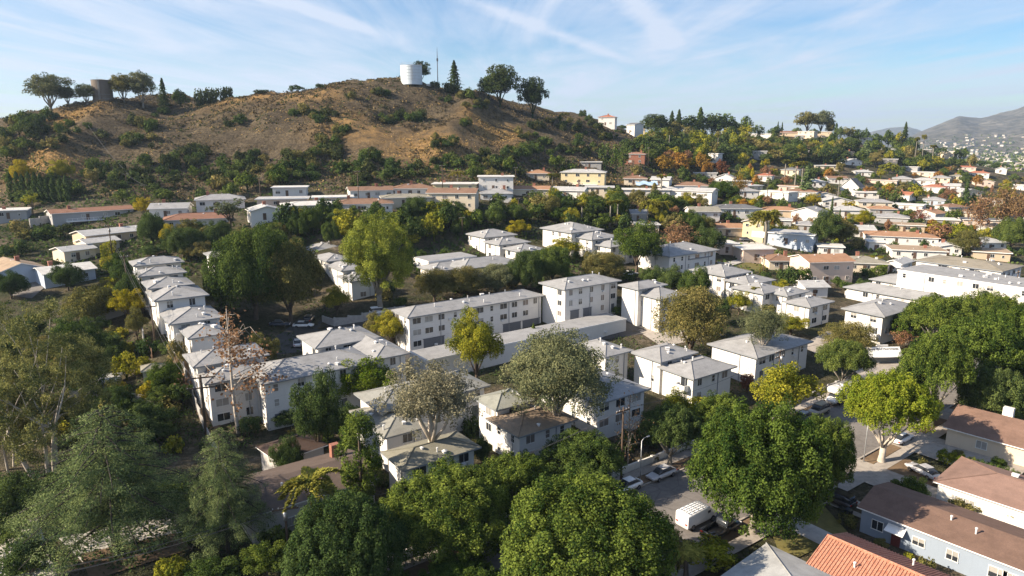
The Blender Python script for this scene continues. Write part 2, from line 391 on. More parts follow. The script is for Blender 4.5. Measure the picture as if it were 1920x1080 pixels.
def make_euc(name, H, R, ncl, base_z, leaf=.36, dens=.55, nl=9, bark_r=.5, crn=(1.1,1.9)):
    tb = MB(); cl = []
    fork = Vector((rng.uniform(-.4,.4), rng.uniform(-.4,.4), base_z*.75))
    limb(tb, (0,0,-1), fork, bark_r, bark_r*.72, 5, 0, .03, 8)
    for k in range(nl):
        a = k/nl*6.28+rng.uniform(-.25,.25); e = rng.uniform(.45,1.)
        end = Vector((math.cos(a)*R*e*.78, math.sin(a)*R*e*.78, base_z+(H-base_z)*(1.02-.55*e**2)*rng.uniform(.72,.95)))
        pts = limb(tb, fork, end, bark_r*.5, bark_r*.14, 6, rng.uniform(-.05,.08), .07)
        for j in range(max(2, ncl//nl)):
            q = pts[rng.integers(2,7)] if rng.random() < .75 else end
            off = Vector(rng.normal(size=3))*R*.17; off.z = abs(off.z)*.7-.2
            c = q+off; r = rng.uniform(*crn)
            if j < 3: limb(tb, q, c, bark_r*.11, .04, 3, 0, .08, 4)
            cl.append((c, (r*1.15, r*1.15, r*.85)))
    proto(name, tb, *clump_leaves(cl, leaf, dens, (0,0,H*.45), .8, .15, (.35,1.1), -.95), H, 2*R, .7)
def make_euc_big():
    H, R = 26., 13.; tb = MB(); cl = []
    forks = [limb(tb, (dx,dy,-1), (dx*2.2,dy*2.2,7.5), .42, .26, 5, 0, .03, 8)[-1] for dx, dy in ((0,0),(2.2,1.),(-2.,.8),(.5,-2.2))]
    for q in ell_pts(78, (0,0,13.6), (R*.8,R*.8,10.4), -.92, 1.9, .3):
        lr = rng.uniform(1.7,3.)
        for p in ell_pts(8, q, (lr,lr,lr*.8), -.7, lr*.35):
            r = rng.uniform(.55,1.1); cl.append((p, (r*1.1,r*1.1,r*.85)))
        if rng.random() < .3: limb(tb, forks[rng.integers(0,4)], q, rng.uniform(.10,.2), .04, 5, rng.uniform(-.04,.06), .06, 5)
    proto('euc_big', tb, *clump_leaves(cl, .23, .8, (0,0,11), .7, .15, (.35,1.12), -.95), H, 2*R, .75)
make_euc_big()
make_euc('euc_mid', 17., 7.4, 110, 4.6, .34, .62, 11, .36, (.9,1.7))
make_euc('euc_round', 16.5, 9.5, 120, 6., .30, .8, 11, .48, (1.1,1.8))
make_euc('euc_tall', 20., 6., 95, 4.5, .24, .8, 10, .34, (.9,1.6))

def make_cedar():
    tb = MB(); H, R = 18., 9.2
    limb(tb, (0,0,-1), (0,0,H*.97), .62, .05, 8, 0, .004, 9)
    cl = []; z = 4.4
    while z < H*.98:
        f = (z-4.0)/(H-4.0); rad = R*(1-f**1.7)**.8*(.72+.28*min(1,f*5))+1.0
        nb = 8 if f < .6 else 6; a0 = rng.uniform(0,6.28)
        for k in range(nb):
            a = a0+k/nb*6.28+rng.uniform(-.3,.3); L = rad*rng.uniform(.72,1.1); zz = z+rng.uniform(-.4,.4)
            pts = [Vector((math.cos(a)*L*g, math.sin(a)*L*g, zz+L*(.14*g-.32*g*g))) for g in np.linspace(0,1,7)]
            tb.tube(pts, [.11*(1-i/7)+.02 for i in range(7)], 5)
            npd = max(3, int(L*.95))
            for i in range(npd):
                g = (i+1.1)/npd*rng.uniform(.9,1.05); r = (.55+.085*L)*rng.uniform(.75,1.25)*(1.15-.3*g); off = rng.normal()*L*.15
                cl.append(((math.cos(a)*L*g-math.sin(a)*off, math.sin(a)*L*g+math.cos(a)*off, zz+L*(.14*g-.32*g*g)-.12*abs(off)+.1), (r,r,r*.42)))
        z += 1.15
    C, Nr, S_, T_ = clump_leaves(cl, .19, .72, (0,0,H*.3), .5, .25, (.5,1.12), -.95)
    C[:,2] -= rng.uniform(0,.5,len(C))*(rng.random(len(C)) < .4)
    proto('cedar', tb, C, Nr, S_, T_, H, 2*R, .4)
make_cedar()

def make_round(name, H, R, ncl, leaf, dens, trunkh=.3, cr=(.18,.30), zr=.42, jit=.55, asp=1., flat=1., lowcut=-.75, lobes=8):
    tb = MB(); tb.tube([(0,0,-.6),(0,0,.2),(R*.03,0,H*trunkh),(0,R*.03,H*(trunkh+.25))], [R*.085,R*.065,R*.05,R*.03], 7)
    zc = H*(trunkh*.55+.5) if trunkh > .05 else H*.45
    rz = min(H-zc, zc-H*trunkh*.6)*.85
    cl = []
    if R > 3.5 and lobes:
        for q in ell_pts(lobes, (0,0,zc), (R*.56,R*.56,rz*.62), -.75, R*.38):
            lr = R*rng.uniform(.36,.52)
            for p in ell_pts(max(4, int(ncl*1.25/lobes)), q, (lr,lr,lr*.85*flat), -.7, lr*.2):
                r = R*rng.uniform(*cr)*.78; cl.append((p, (r,r,r*flat*rng.uniform(.8,1.25))))
    else:
        for p in ell_pts(ncl, (0,0,zc), (R*.78,R*.78,rz), -.8, R*.14):
            r = R*rng.uniform(*cr); cl.append((p, (r,r,r*flat*rng.uniform(.8,1.2))))
    for p in ell_pts(max(3,ncl//5), (0,0,zc), (R*.42,R*.42,rz*.55), -.8, 0): cl.append((p, R*.3))
    for k in range(5):
        a = k*1.26+rng.uniform(-.3,.3); limb(tb, (0,0,H*trunkh*.8), (math.cos(a)*R*.5, math.sin(a)*R*.5, zc+rz*.2), R*.035, R*.012, 3, 0, .06, 5)
    proto(name, tb, *clump_leaves(cl, leaf, dens, (0,0,zc-rz*.3), jit, .25, (.65,1.1), lowcut), H, 2*R, asp)
make_round('oak', 11., 8., 120, .21, 1.0, .2, jit=.75, lobes=11)
make_round('oak_b', 9., 6.5, 80, .24, .95, .2, (.17,.30), jit=.75, lobes=9)
make_round('broad', 10., 4.6, 80, .17, 1.0, .2, jit=.75)
make_round('broad_b', 8., 4., 56, .19, .95, .2, (.16,.33), jit=.75, lobes=6)
make_round('olive_tree', 12., 7., 130, .24, .8, .16, (.13,.25), jit=.9, asp=.7, lobes=12)
make_round('round_small', 5., 2.6, 26, .26, 1.1, .18)
make_round('citrus', 3.6, 2.2, 22, .22, 1.15, .1)
make_round('airy', 14., 5., 120, .28, .72, .12, (.11,.22), jit=.9, lobes=12)
make_round('pine_b', 13., 5.5, 100, .32, .85, .10, (.13,.26), flat=.85, jit=.8, lobes=10)
make_round('euc_full', 16.5, 9.5, 230, .24, .8, .36, (.09,.17), jit=.9, asp=.7, lobes=16)
make_round('feather', 18., 7., 150, .22, .62, .44, (.085,.17), jit=1., asp=.7, lobes=12)
for i, (H, R) in enumerate([(2.4,2.0),(2.0,2.3),(3.0,2.0)]):
    make_round('shrub_%s' % 'abc'[i], H, R, 15, .36, .95, .02, (.26,.42), jit=.6)
for i, (H, R, nc) in enumerate([(9.,4.4,22),(8.,4.8,26),(11.,4.,24)]):
    make_round('far_%s' % 'abc'[i], H, R, nc, .62, .95, .2, (.22,.38))
make_round('stone_pine', 13., 5.8, 52, .46, .75, .34, (.15,.30), flat=.75, jit=.8)
make_round('loose', 14., 5., 26, .46, .6, .38, (.2,.32), jit=.9)
def make_hedge(name, L, Wd, H):
    n = int(1.9*(2*L*H+2*Wd*H+L*Wd)/.05)
    p = rng.uniform(-.5,.5,(n,3)); ax = rng.integers(0,3,n); sg = rng.choice([-.5,.5],n)
    p[np.arange(n),ax] = sg*rng.uniform(.86,1.06,n); nr = np.zeros((n,3)); nr[np.arange(n),ax] = np.sign(sg)
    p = p*np.array([L,Wd,H]); p[:,2] += H/2; p += rng.normal(size=(n,3))*.05
    proto(name, None, p, nr+rng.normal(size=(n,3))*.5, rng.uniform(.16,.32,n), np.clip(.45+rng.normal(size=n)*.25+.3*vnoise(p[:,0]*1.5+40,p[:,1]+p[:,2]*1.5+40,8)-.15,0,1), H, L)
make_hedge('hedge', 8., 1.2, 1.8)

def make_cone(name, H, R, n, leaf, nspk=0):
    tb = MB(); tb.tube([(0,0,-.6),(0,0,H*.9)], [R*.09+.08,.04], 6)
    f = rng.uniform(0,1,n)**1.35; a = rng.uniform(0,6.28,n)
    if nspk: ring = np.floor(f*nspk)/nspk; saw = 1-(f-ring)*nspk*.55
    else: saw = 1
    lob = 1+.22*np.sin(a*5+f*23)+.15*np.sin(a*3-f*17)
    r = R*(1-f)**.8*saw*lob*rng.uniform(.55,1.05,n)+.1
    z = H*(.06+.94*f)-.1*r
    C = np.stack([np.cos(a)*r, np.sin(a)*r, z],1); Nr = np.stack([np.cos(a), np.sin(a), .6+0*a],1)+rng.normal(size=(n,3))*.45
    proto(name, tb, C, Nr, leaf*rng.uniform(.6,1.4,n), np.clip(.4+rng.normal(size=n)*.22+.25*(lob-1)*2,0,1), H, 2*R, .6)
make_cone('conifer', 14., 3.6, 2600, .62, 9)
make_cone('conifer_b', 12., 2.6, 1900, .55, 7)
def make_column(name, H, R, n, leaf):
    tb = MB(); tb.tube([(0,0,-.6),(0,0,H*.8)], [R*.2+.06,.04], 6)
    f = rng.uniform(0,1,n); a = rng.uniform(0,6.28,n)
    prof = np.minimum(1, (1-f)*2.4)**.6*np.minimum(1, .55+f*2)
    r = R*prof*(1+.2*np.sin(a*4+f*15))*rng.uniform(.75,1.05,n)
    C = np.stack([np.cos(a)*r, np.sin(a)*r, H*(.03+.97*f)],1); Nr = np.stack([np.cos(a), np.sin(a), .5+0*a],1)+rng.normal(size=(n,3))*.4
    proto(name, tb, C, Nr, leaf*rng.uniform(.6,1.4,n), np.clip(.4+rng.normal(size=n)*.22,0,1), H, 2*R)
make_column('cypress', 11., 1.25, 1500, .38)
make_column('ivy_col', 12., 2.5, 300, .3)
# an ivy-wrapped tree: lumpy column of clumps, narrow at the foot
def make_ivy():
    H = 12.5; tb = MB(); tb.tube([(0,0,-.6),(0,0,H*.8)], [.35,.1], 7); cl = []
    for i in range(95):
        f = rng.uniform(0,1); a = rng.uniform(0,6.28); R = 2.5*min(1, .28+f*1.3)*min(1,(1.05-f)*3.2)**.6
        r = rng.uniform(.4,.75); cl.append(((math.cos(a)*R*.85, math.sin(a)*R*.85, .6+f*(H-1.3)), (r,r,r*1.4)))
    proto('ivy_tree', tb, *clump_leaves(cl, .16, 1.1, (0,0,H*.4), .55, .3), H, 5.2)
make_ivy()
def frond(n, L, sag, w):
    """points/normals/sizes of one drooping frond along +x"""
    g = rng.uniform(.08,1,n); side = rng.choice([-1.,1.],n)
    x = L*g*(1-.12*sag*g); z = L*(.42*g-(.55+.45*sag)*g*g); y = side*w*np.sin(np.clip(g*1.1+.1,0,1)*math.pi)*rng.uniform(.15,1,n)
    z = z-np.abs(y)*.35
    return np.stack([x,y,z],1)
def make_palm(name, H, L, nf, per, leaf, trunk_r, droop, skirt=0):
    tb = MB(); pts = [(0,0,-.5),(0,0,0),(.1,0,H*.3),(.15,.05,H*.7),(.1,.1,H)]; tb.tube(pts, [trunk_r*1.5,trunk_r*1.3,trunk_r,trunk_r*.85,trunk_r*.8], 7)
    Cs, Ns = [], []; Rl = []
    for k in range(nf+skirt):
        a = k*2.399+rng.uniform(-.2,.2); up = rng.uniform(-.25,.95) if k < nf else rng.uniform(-1.3,-.8)
        p = frond(per, L*rng.uniform(.85,1.08), droop, L*.16); 
        r = np.linalg.norm(p[:,:2],axis=1)
        c, s = math.cos(up), math.sin(up); x, z = p[:,0]*c-p[:,2]*s*.5, p[:,2]*c+p[:,0]*s*.75
        ca, sa = math.cos(a), math.sin(a)
        Cs.append(np.stack([x*ca-p[:,1]*sa+.1, x*sa+p[:,1]*ca+.1, z+H],1)); Ns.append(np.tile([-.3*ca,-.3*sa,1.],(per,1))+rng.normal(size=(per,3))*.4)
        Rl.append(np.tile([-sa,ca,-.3],(per,1)))
    C = np.concatenate(Cs); n = len(C)
    proto(name, tb, C, np.concatenate(Ns), leaf*rng.uniform(.7,1.3,n), np.clip(.45+rng.normal(size=n)*.25,0,1), H+L*.55, 2*L, .32, np.concatenate(Rl))
make_palm('fan_palm', 13., 1.9, 34, 40, .75, .26, .9, 12)
make_palm('date_palm', 9., 4.6, 58, 70, .95, .42, .8)
make_palm('queen_palm', 8., 3.8, 24, 150, .62, .2, 1.1)
def make_bare(name, H, R, nl, leafn, leaf):
    tb = MB(); limb(tb, (0,0,-.6), (.2,0,H*.95), .30 if H > 10 else .13, .04, 8, 0, .02, 7); Cs = []
    for k in range(nl):
        f = rng.uniform(.28,.92); a = rng.uniform(0,6.28); L = R*(1.15-f)*rng.uniform(.8,1.3)
        p0 = Vector((.2*f,0,H*f)); p1 = p0+Vector((math.cos(a)*L, math.sin(a)*L, L*rng.uniform(.35,.8)))
        pts = limb(tb, p0, p1, (.09 if H > 10 else .045)*(1.2-f), .02, 4, 0, .06, 5)
        for j in range(4):
            q = pts[rng.integers(1,5)]; e = q+Vector(rng.normal(size=3))*L*.28; limb(tb, q, e, .03, .012, 2, 0, .1, 4)
            m = int(leafn*(1.9 if f < .55 else .45)/nl/4)+1
            Cs.append(np.array(e)+rng.normal(size=(m,3))*np.array([.55,.55,.45]))
    C = np.concatenate(Cs); n = len(C)
    proto(name, tb, C, dirs(n)+np.array([0,0,.3]), leaf*rng.uniform(.6,1.3,n), rng.uniform(0,1,n), H, 2*R)
make_bare('sycamore', 18., 5.2, 26, 1500, .34)
make_bare('bare_small', 8., 3.2, 16, 160, .22)
make_bare('thin_red', 9., 4.6, 30, 1600, .36)

SHAREONE = {}
def one_mesh(pname):
    """crown and trunk in one mesh for plants too small in the photo to show their parts"""
    if pname not in SHAREONE:
        P = PROTO[pname]; cm = P['crown']
        if P['trunk'] is None: SHAREONE[pname] = cm; return cm
        a = bpy.data.objects.new('tmp', None)
        import bmesh
        bm = bmesh.new(); bm.from_mesh(cm)
        for f in bm.faces: f.material_index = 0
        n0 = len(bm.faces); bm.from_mesh(P['trunk']); bm.faces.ensure_lookup_table()
        for f in bm.faces[n0:]: f.material_index = 1
        me = bpy.data.meshes.new(pname+'_plant'); bm.to_mesh(me); bm.free(); bpy.data.objects.remove(a)
        me.materials.clear(); me.materials.append(LV['green']); me.materials.append(BARK['brown'])
        SHAREONE[pname] = me
    return SHAREONE[pname]
def objmat(o, i, m):
    s = o.material_slots[i]; s.link = 'OBJECT'; s.material = m
PLANTS = []   # (object, u, v, width px, short description)
def plant(kind, mat, loc, wid, hgt_, name='tree', bark='brown', parts=True, rz=None, tilt=0.):
    P = PROTO[kind]; sx = wid/P['W']; sz = hgt_/P['H']; rz = rng.uniform(0,6.28) if rz is None else rz
    if parts and P['trunk'] is not None:
        o = root(name, loc, rz); o.scale = (sx,sx,sz)
        c = link('crown', P['crown'], o); objmat(c, 0, LV[mat])
        t = link('trunk', P['trunk'], o); objmat(t, 0, BARK[bark])
    else:
        me = one_mesh(kind); o = link(name, me, None, loc, rz, (sx,sx,sz)); objmat(o, 0, LV[mat])
        if len(o.material_slots) > 1: objmat(o, 1, BARK[bark])
    if tilt: o.rotation_euler = (tilt*.6, tilt, rz)
    return o
def T(kind, mat, u, vb, vt, w, label, cat='tree', name='tree', bark='brown', parts=True, group=None, land=None, sink=.15, t=None):
    """a plant from its box in the photo: foot (u, vb), top vt, width w"""
    if t is None: p = ground_at(u, vb)
    else: p = at_t(u, vb, t); p.z = hgt(p.x, p.y)
    tt = project(p)[2]; vb = project(p)[1]; k = (vt-540)/FPX
    H = max(.8, tt*((vb-540)/FPX-k)/(CP-k*SP)); W = w*tt/FPX
    o = plant(kind, mat, (p.x,p.y,p.z-sink), W, H, name, bark, parts)
    OCC.append((p.x,p.y,max(.6,W*.25)))
    if label: tag(o, label, cat, group, land)
    return o
OCC = []      # footprints taken by trees: x, y, r

# ------------------------------------------------------------------ buildings
WIN = {}
def win_mesh(w, h, kind):
    """window set in a wall facing local -y: frame proud of the wall, glass behind it"""
    k = (round(w,2), round(h,2), kind)
    if k in WIN: return WIN[k]
    f = MB(); b = .055; d = .07
    f.box((0,-d/2,h-b/2), (w,d,b)); f.box((0,-d/2-.02,b/2-.02), (w+.08,d+.06,b)); f.box((-w/2+b/2,-d/2,h/2), (b,d,h-2*b)); f.box((w/2-b/2,-d/2,h/2), (b,d,h-2*b))
    if w > 1.0: f.box((0,-d/2+.005,h/2), (b*.8,d*.8,h-2*b))
    elif h > 1.0: f.box((0,-d/2+.005,h/2), (w-2*b,d*.8,b*.8))
    g = MB(); g.box((0,-.012,h/2), (w-b,.02,h-b))
    if kind == 'half': g.m = [0]*6; g.box((0,-.018,h*.72), (w-b*1.3,.02,h*.5), 1)
    WIN[k] = (f.mesh('window_frame', M['frame']), g.mesh('pane', [M['blind'] if kind == 'blind' else M['curtain'] if kind == 'curtain' else M['glass'], M['blind']]))
    return WIN[k]
def window(parent, x, y, z, rz, w, h, kind=None, deep=True):
    kind = kind or rnd.choice(['glass','glass','glass','half','curtain','blind'])
    fm, gm = win_mesh(w, h, kind)
    o = link('window', fm, parent, (x,y,z), rz)
    link('pane', gm, o)
    return o
SMALL = {}
def small(name, fn):
    if name not in SMALL: SMALL[name] = fn()
    return SMALL[name]
def vent_mesh(k):
    def f():
        mb = MB()
        if k == 0: mb.tube([(0,0,-.3),(0,0,.55)], .09, 8); mb.tube([(0,0,.5),(0,0,.62)], [.15,.13], 8)
        elif k == 1: mb.box((0,0,.10), (.7,.55,.5)); mb.box((0,0,.38), (.8,.65,.06))
        else: mb.tube([(0,0,-.2),(0,0,.3)], .22, 10); mb.tube([(0,0,.28),(0,0,.42)], [.34,.05], 10)
        return mb.mesh('roof_vent', M['vent'], False)
    return small('vent%d' % k, f)
def face_spots(lx, ly):
    """the four faces of a box footprint: name, centre, rz, length"""
    return {'front': (0,-ly/2,0.,lx), 'left': (-lx/2,0,-math.pi/2,ly), 'right': (lx/2,0,math.pi/2,ly), 'back': (0,ly/2,math.pi,lx)}
def on_face(fs, s):
    cx, cy, rz, L = fs; return (cx+math.cos(rz)*s, cy+math.sin(rz)*s)
def hip_roof(mb, lx, ly, z, over, slope, th=.22, caps=True):
    """eave slab and four planes meeting in a ridge; ridge runs along the longer side"""
    X, Y = lx/2+over, ly/2+over
    rise = min(X,Y)*slope
    if X >= Y: r0, r1 = (-(X-Y),0), ((X-Y),0)
    else: r0, r1 = (0,-(Y-X)), (0,(Y-X))
    zt = z+th+rise
    b = [(-X,-Y,z),(X,-Y,z),(X,Y,z),(-X,Y,z)]; t = [(p[0],p[1],z+th) for p in b]
    rr = [(r0[0],r0[1],zt),(r1[0],r1[1],zt)]
    mb.add(b+t, [(3,2,1,0)], 1); mb.add(b+t, [(0,1,5,4),(1,2,6,5),(2,3,7,6),(3,0,4,7)], 1)
    if X >= Y: fs = [(0,1,5,4),(1,2,5),(2,3,4,5),(3,0,4)]
    else: fs = [(0,1,4),(1,2,5,4),(2,3,5),(3,0,4,5)]
    mb.add(t+rr, fs, 0)
    if caps:
        prs = [(t[0],rr[0]),(t[3],rr[0] if X >= Y else rr[1]),(t[1],rr[1] if X >= Y else rr[0]),(t[2],rr[1]),(rr[0],rr[1])]
        for p, q in prs:
            p, q = Vector(p), Vector(q)
            if (p-q).length > .3: mb.tube([p+Vector((0,0,.015)), q+Vector((0,0,.015))], .085, 4, 2)
    return zt
def gable_roof(mb, lx, ly, z, over, slope, th=.2, axis='x'):
    if axis == 'y':
        tmp = MB(); r = gable_roof(tmp, ly, lx, z, over, slope, th, 'x')
        mb.add([(-p[1],p[0],p[2]) for p in tmp.v], [], 0); o = len(mb.v)-len(tmp.v)
        mb.f += [tuple(i+o for i in f) for f in tmp.f]; mb.m += tmp.m; return r
    X, Y = lx/2+over, ly/2+over; zr = z+(Y)*slope
    vs = [(-X,-Y,z),(X,-Y,z),(X,0,zr),(-X,0,zr),(X,Y,z),(-X,Y,z)]; up = [(p[0],p[1],p[2]+th) for p in vs]
    mb.add(vs+up, [(6,7,8,9),(9,8,10,11)], 0)
    mb.add(vs+up, [(3,2,1,0),(5,4,2,3)], 1); mb.add(vs+up, [(0,1,7,6),(1,2,8,7),(2,4,10,8),(4,5,11,10),(5,3,9,11),(3,0,6,9)], 1)
    return zr+th
FAR_W = [(.7,.95),(1.15,1.1),(1.7,1.15),(1.2,1.2)]
def base_z(cx, cy, lx, ly, rz):
    c, s = math.cos(rz), math.sin(rz); zs = []
    for a in (-.5,0,.5):
        for b in (-.5,0,.5): zs.append(hgt(cx+a*lx*c-b*ly*s, cy+a*lx*s+b*ly*c))
    return min(zs), max(zs)
WALLW = (.66,.645,.62); ROOFG = (.285,.286,.288)
SITES = []     # footprints: cx, cy, lx, ly, rz
def inside_site(x, y, pad=0.):
    for cx, cy, lx, ly, rz in SITES:
        dx, dy = x-cx, y-cy; c, s = math.cos(-rz), math.sin(-rz)
        if abs(dx*c-dy*s) < lx/2+pad and abs(dx*s+dy*c) < ly/2+pad: return True
    return False
def apartment(Np, Rp, Lp, ze, st, label, land, wall=WALLW, roofc=ROOFG, over=.75, slope=.30, flat=False, front='std', left='std', right='std', g=None, ang=None, minx=None, miny=None, garages=(), balc=(), seed=0, name='apartment_building', cat='apartment building', group='white apartment blocks', vents=4):
    rz = TH if ang is None else R_(ang); a = Vector((math.cos(rz), math.sin(rz))); b = Vector((-math.sin(rz), math.cos(rz)))
    P = at_z(*Np, ze); Rr = at_z(*Rp, ze); Lq = at_z(*Lp, ze)
    lx = (Rr-P).xy.dot(a); ly = (Lq-P).xy.dot(b)
    if minx: lx = minx
    if miny: ly = miny
    c = P.xy + a*lx/2 + b*ly/2; lx -= 2*over; ly -= 2*over
    lx = max(lx, 3.); ly = max(ly, 3.)
    return block(c.x, c.y, lx, ly, rz, ze, st, label, land, wall, roofc, over, slope, flat, front, left, right, garages, balc, name, cat, group, vents)
def block(cx, cy, lx, ly, rz, ze, st, label, land, wall=WALLW, roofc=ROOFG, over=.75, slope=.3, flat=False, front='std', left='std', right='std', garages=(), balc=(), name='apartment_building', cat='apartment building', group=None, vents=4, gable=None, fh=2.47):
    zl, zh = base_z(cx, cy, lx, ly, rz)
    SITES.append((cx, cy, lx+2*over*.6, ly+2*over*.6, rz))
    z0 = ze-fh*st
    o = root(name, (cx,cy,z0), rz); tag(o, label, cat, group, land)
    zb = min(zl-.6, z0-.3)-z0; zt = ze-z0
    w = MB(); w.box((0,0,(zb+zt-.02)/2), (lx,ly,zt-.02-zb))
    w.build('wall', wall_mat(wall), o)
    r = MB()
    if flat:
        r.box((0,0,zt+.14), (lx+2*over,ly+2*over,.28), 1); r.box((0,0,zt+.3), (lx+2*over-.3,ly+2*over-.3,.04), 0); top = zt+.32
    elif gable: top = gable_roof(r, lx, ly, zt, over, slope, .2, gable)
    else: top = hip_roof(r, lx, ly, zt, over, slope)
    r.build('roof', [roof_mat(roofc), M['trim'] if not flat else M['white'], roof_mat(tuple(x*.8 for x in roofc))], o)
    fs = face_spots(lx, ly)
    for fn, mode in (('front',front),('left',left),('right',right)):
        if mode is None: continue
        F = fs[fn]; L = F[3]; n = max(1, int(L/3.1)); used = []
        for g_ in garages if fn == 'front' else ():
            s = (g_-.5)*L; x, y = on_face(F, s)
            gm = small('garage', lambda: MB().box((0,-.03,1.05),(2.6,.08,2.1)).box((0,-.05,2.16),(2.9,.14,.12)).mesh('garage_door', M['garage']))
            link('garage_door', gm, o, (x,y,.02), F[2]); used.append(s)
        for k in range(n):
            sc = (k+.5)/n*L-L/2 + rnd.uniform(-.3,.3)
            pat = rnd.choice([(.85,1.25),(1.6,1.3),(1.15,1.4),(2.0,1.3)]) if fn != 'left' else rnd.choice([(.85,1.2),(1.4,1.25)])
            if fn == 'left' and rnd.random() < .35: continue
            for lev in range(st):
                if rnd.random() < .10: continue
                if lev == 0 and any(abs(sc-u) < 2.2 for u in used): continue
                if lev == 0 and zl < zb: continue
                x, y = on_face(F, sc); h = pat[1] if mode != 'wide' else 1.3; wd = pat[0] if mode != 'wide' else 1.9
                if lev == 0 and rnd.random() < .12 and fn == 'front':
                    dm = small('door', lambda: MB().box((0,-.03,1.02),(.95,.08,2.04)).mesh('door', M['garage']))
                    link('door', dm, o, (x,y,.02), F[2]); continue
                z = lev*fh+.86
                if z+h > zt-.1: h = zt-.12-z
                if z < zb+.8: continue
                window(o, x, y, z, F[2], wd, h)
        for k in range(max(1, int(L/8))):
            s = (k+.5)/max(1,int(L/8))*L-L/2+rnd.uniform(1.2,1.9)
            if fn == 'left' and k: continue
            if any(abs(s-u) < 1.7 for u in used): s += 1.9
            if abs(s) > L/2-.3: continue
            x, y = on_face(F, s); p = MB(); p.box((0,-.06,(zb+zt)/2-.05), (.11,.1,zt-zb-.1)); p.build('downpipe', M['pipe'], o, False, (x,y,0), F[2])
    if st > 1:
        bd = MB()
        for lev in range(1, st): bd.box((0,0,lev*fh-.04), (lx+.05,ly+.05,.05))
        bd.build('floor_band', wall_mat(tuple(x*.86 for x in wall)), o)
    for _ in range(max(1,int(lx/9))):
        x, y = on_face(fs['front'], rnd.uniform(-.42,.42)*lx); lv = rnd.randrange(st)
        link('air_conditioner', small('aircon', lambda: MB().box((0,-.22,0),(.66,.44,.42)).box((0,-.445,0),(.56,.02,.32)).mesh('air_conditioner', M['vent'])), o, (x,y,lv*fh+.62), 0)
    for (fn, s, lev, wd) in balc:
        F = fs[fn]; x, y = on_face(F, (s-.5)*F[3]); B = MB(); B.box((0,-.62,0), (wd,1.24,.14)); B.box((0,-1.2,.55), (wd,.08,.96)); B.box((-wd/2+.04,-.6,.55), (.08,1.12,.96)); B.box((wd/2-.04,-.6,.55), (.08,1.12,.96))
        bo = B.build('balcony', M['greyframe'] if 'grey balconies' in label else M['white'], o, False, (x,y,lev*fh+.05), F[2])
        dm = small('slider%.1f' % wd, lambda: MB().box((0,-.02,1.05),(wd*.62,.06,2.1)).mesh('balcony_door', M['glass']))
        link('balcony_door', dm, o, (x,y,lev*fh+.12), F[2])
    X, Y = lx/2+over, ly/2+over
    for k in range(vents):
        vx, vy = rnd.uniform(-.75,.75)*X, rnd.uniform(-.8,.3)*Y
        if flat: vz = top
        elif gable: vz = zt+.2+((Y-abs(vy)) if gable == 'x' else (X-abs(vx)))*slope
        else: vz = zt+.22+min(X-abs(vx), Y-abs(vy), min(X,Y))*slope
        link('roof_vent', vent_mesh(rnd.choice([0,0,1,2,2])), o, (vx,vy,vz-.02), rnd.uniform(0,3), rnd.uniform(.8,1.3)*Vector((1,1,1)))
    return o

A = apartment
# left-hand row climbing the slope (far to near)
A((250,501),(344,490),(240,492),18.0,2,'highest grey-roofed apartment block at the far end of the left stepped row','far stepped block')
A((259,521),(349,510),(247,511),17.2,2,'second grey-roofed block down from the top of the left stepped row','second stepped block')
A((277,544),(367,535),(259,531),16.3,2,'third stepped grey-roofed block, just above the broad hip-roofed one beside olive shrub','third stepped block')
A((289,567),(395,556),(271,555),15.3,2,'fourth stepped grey-roofed block with a pyramid hip, behind an olive tree','fourth stepped block',miny=10.5)
A((317,611),(424,599),(291,590),12.7,2,'broad grey hip-roofed block behind the wooden pole beside the alley, left row','broad stepped block',miny=11)
A((352,638),(432,629),(310,622),11.5,2,'low white block with pyramid grey roof just behind the leafless sycamore','sycamore-side block')
A((362,692),(500,662),(349,666),9.4,3,'white block stepping behind the leaning wooden pole, roof split by a low valley','valley-roofed block')
A((384,724),(500,702),(363,700),7.9,3,'three-storey white end block with sunlit left wall beside the wooden pole and sycamore','sycamore end block',vents=3)
A((490,724),(706,674),(480,706),8.0,3,'long three-storey white block with row of round roof vents behind dark tree','vented long block',miny=11,vents=6)
A((703,677),(764,660),(660,632),8.35,3,'white corner block with tall shaded wall above the bright green tree','bright-tree corner block',miny=15)
A((591,656),(716,635),(556,632),9.0,2,'grey-roofed block with hipped notch beside the dark parking court','court-side block',vents=5)
# centre, long block with garages and the carport in front
A((764,598),(1026,556),(733,583),9.1,3,'longest white three-storey block with grey garage doors behind the long flat carport','long garage block',vents=10,garages=(.13,.2,.40,.47,.55,.72,.79,.88,.95))
A((1059,545),(1172,529),(1007,532),11.9,3,'three-storey white block with two garage doors and skylit hip roof, centre right','twin-garage block',garages=(.18,.42),vents=6)
A((1197,545),(1252,535),(1163,535),11.4,3,'narrow white block wedged between the twin-garage block and a lower hip roof','wedge block',vents=2)
A((1238,563),(1290,553),(1195,551),10.0,3,'lower white block partly behind the big olive-green tree, diagonal shadow on wall','shadow-wall block',miny=9,vents=2)
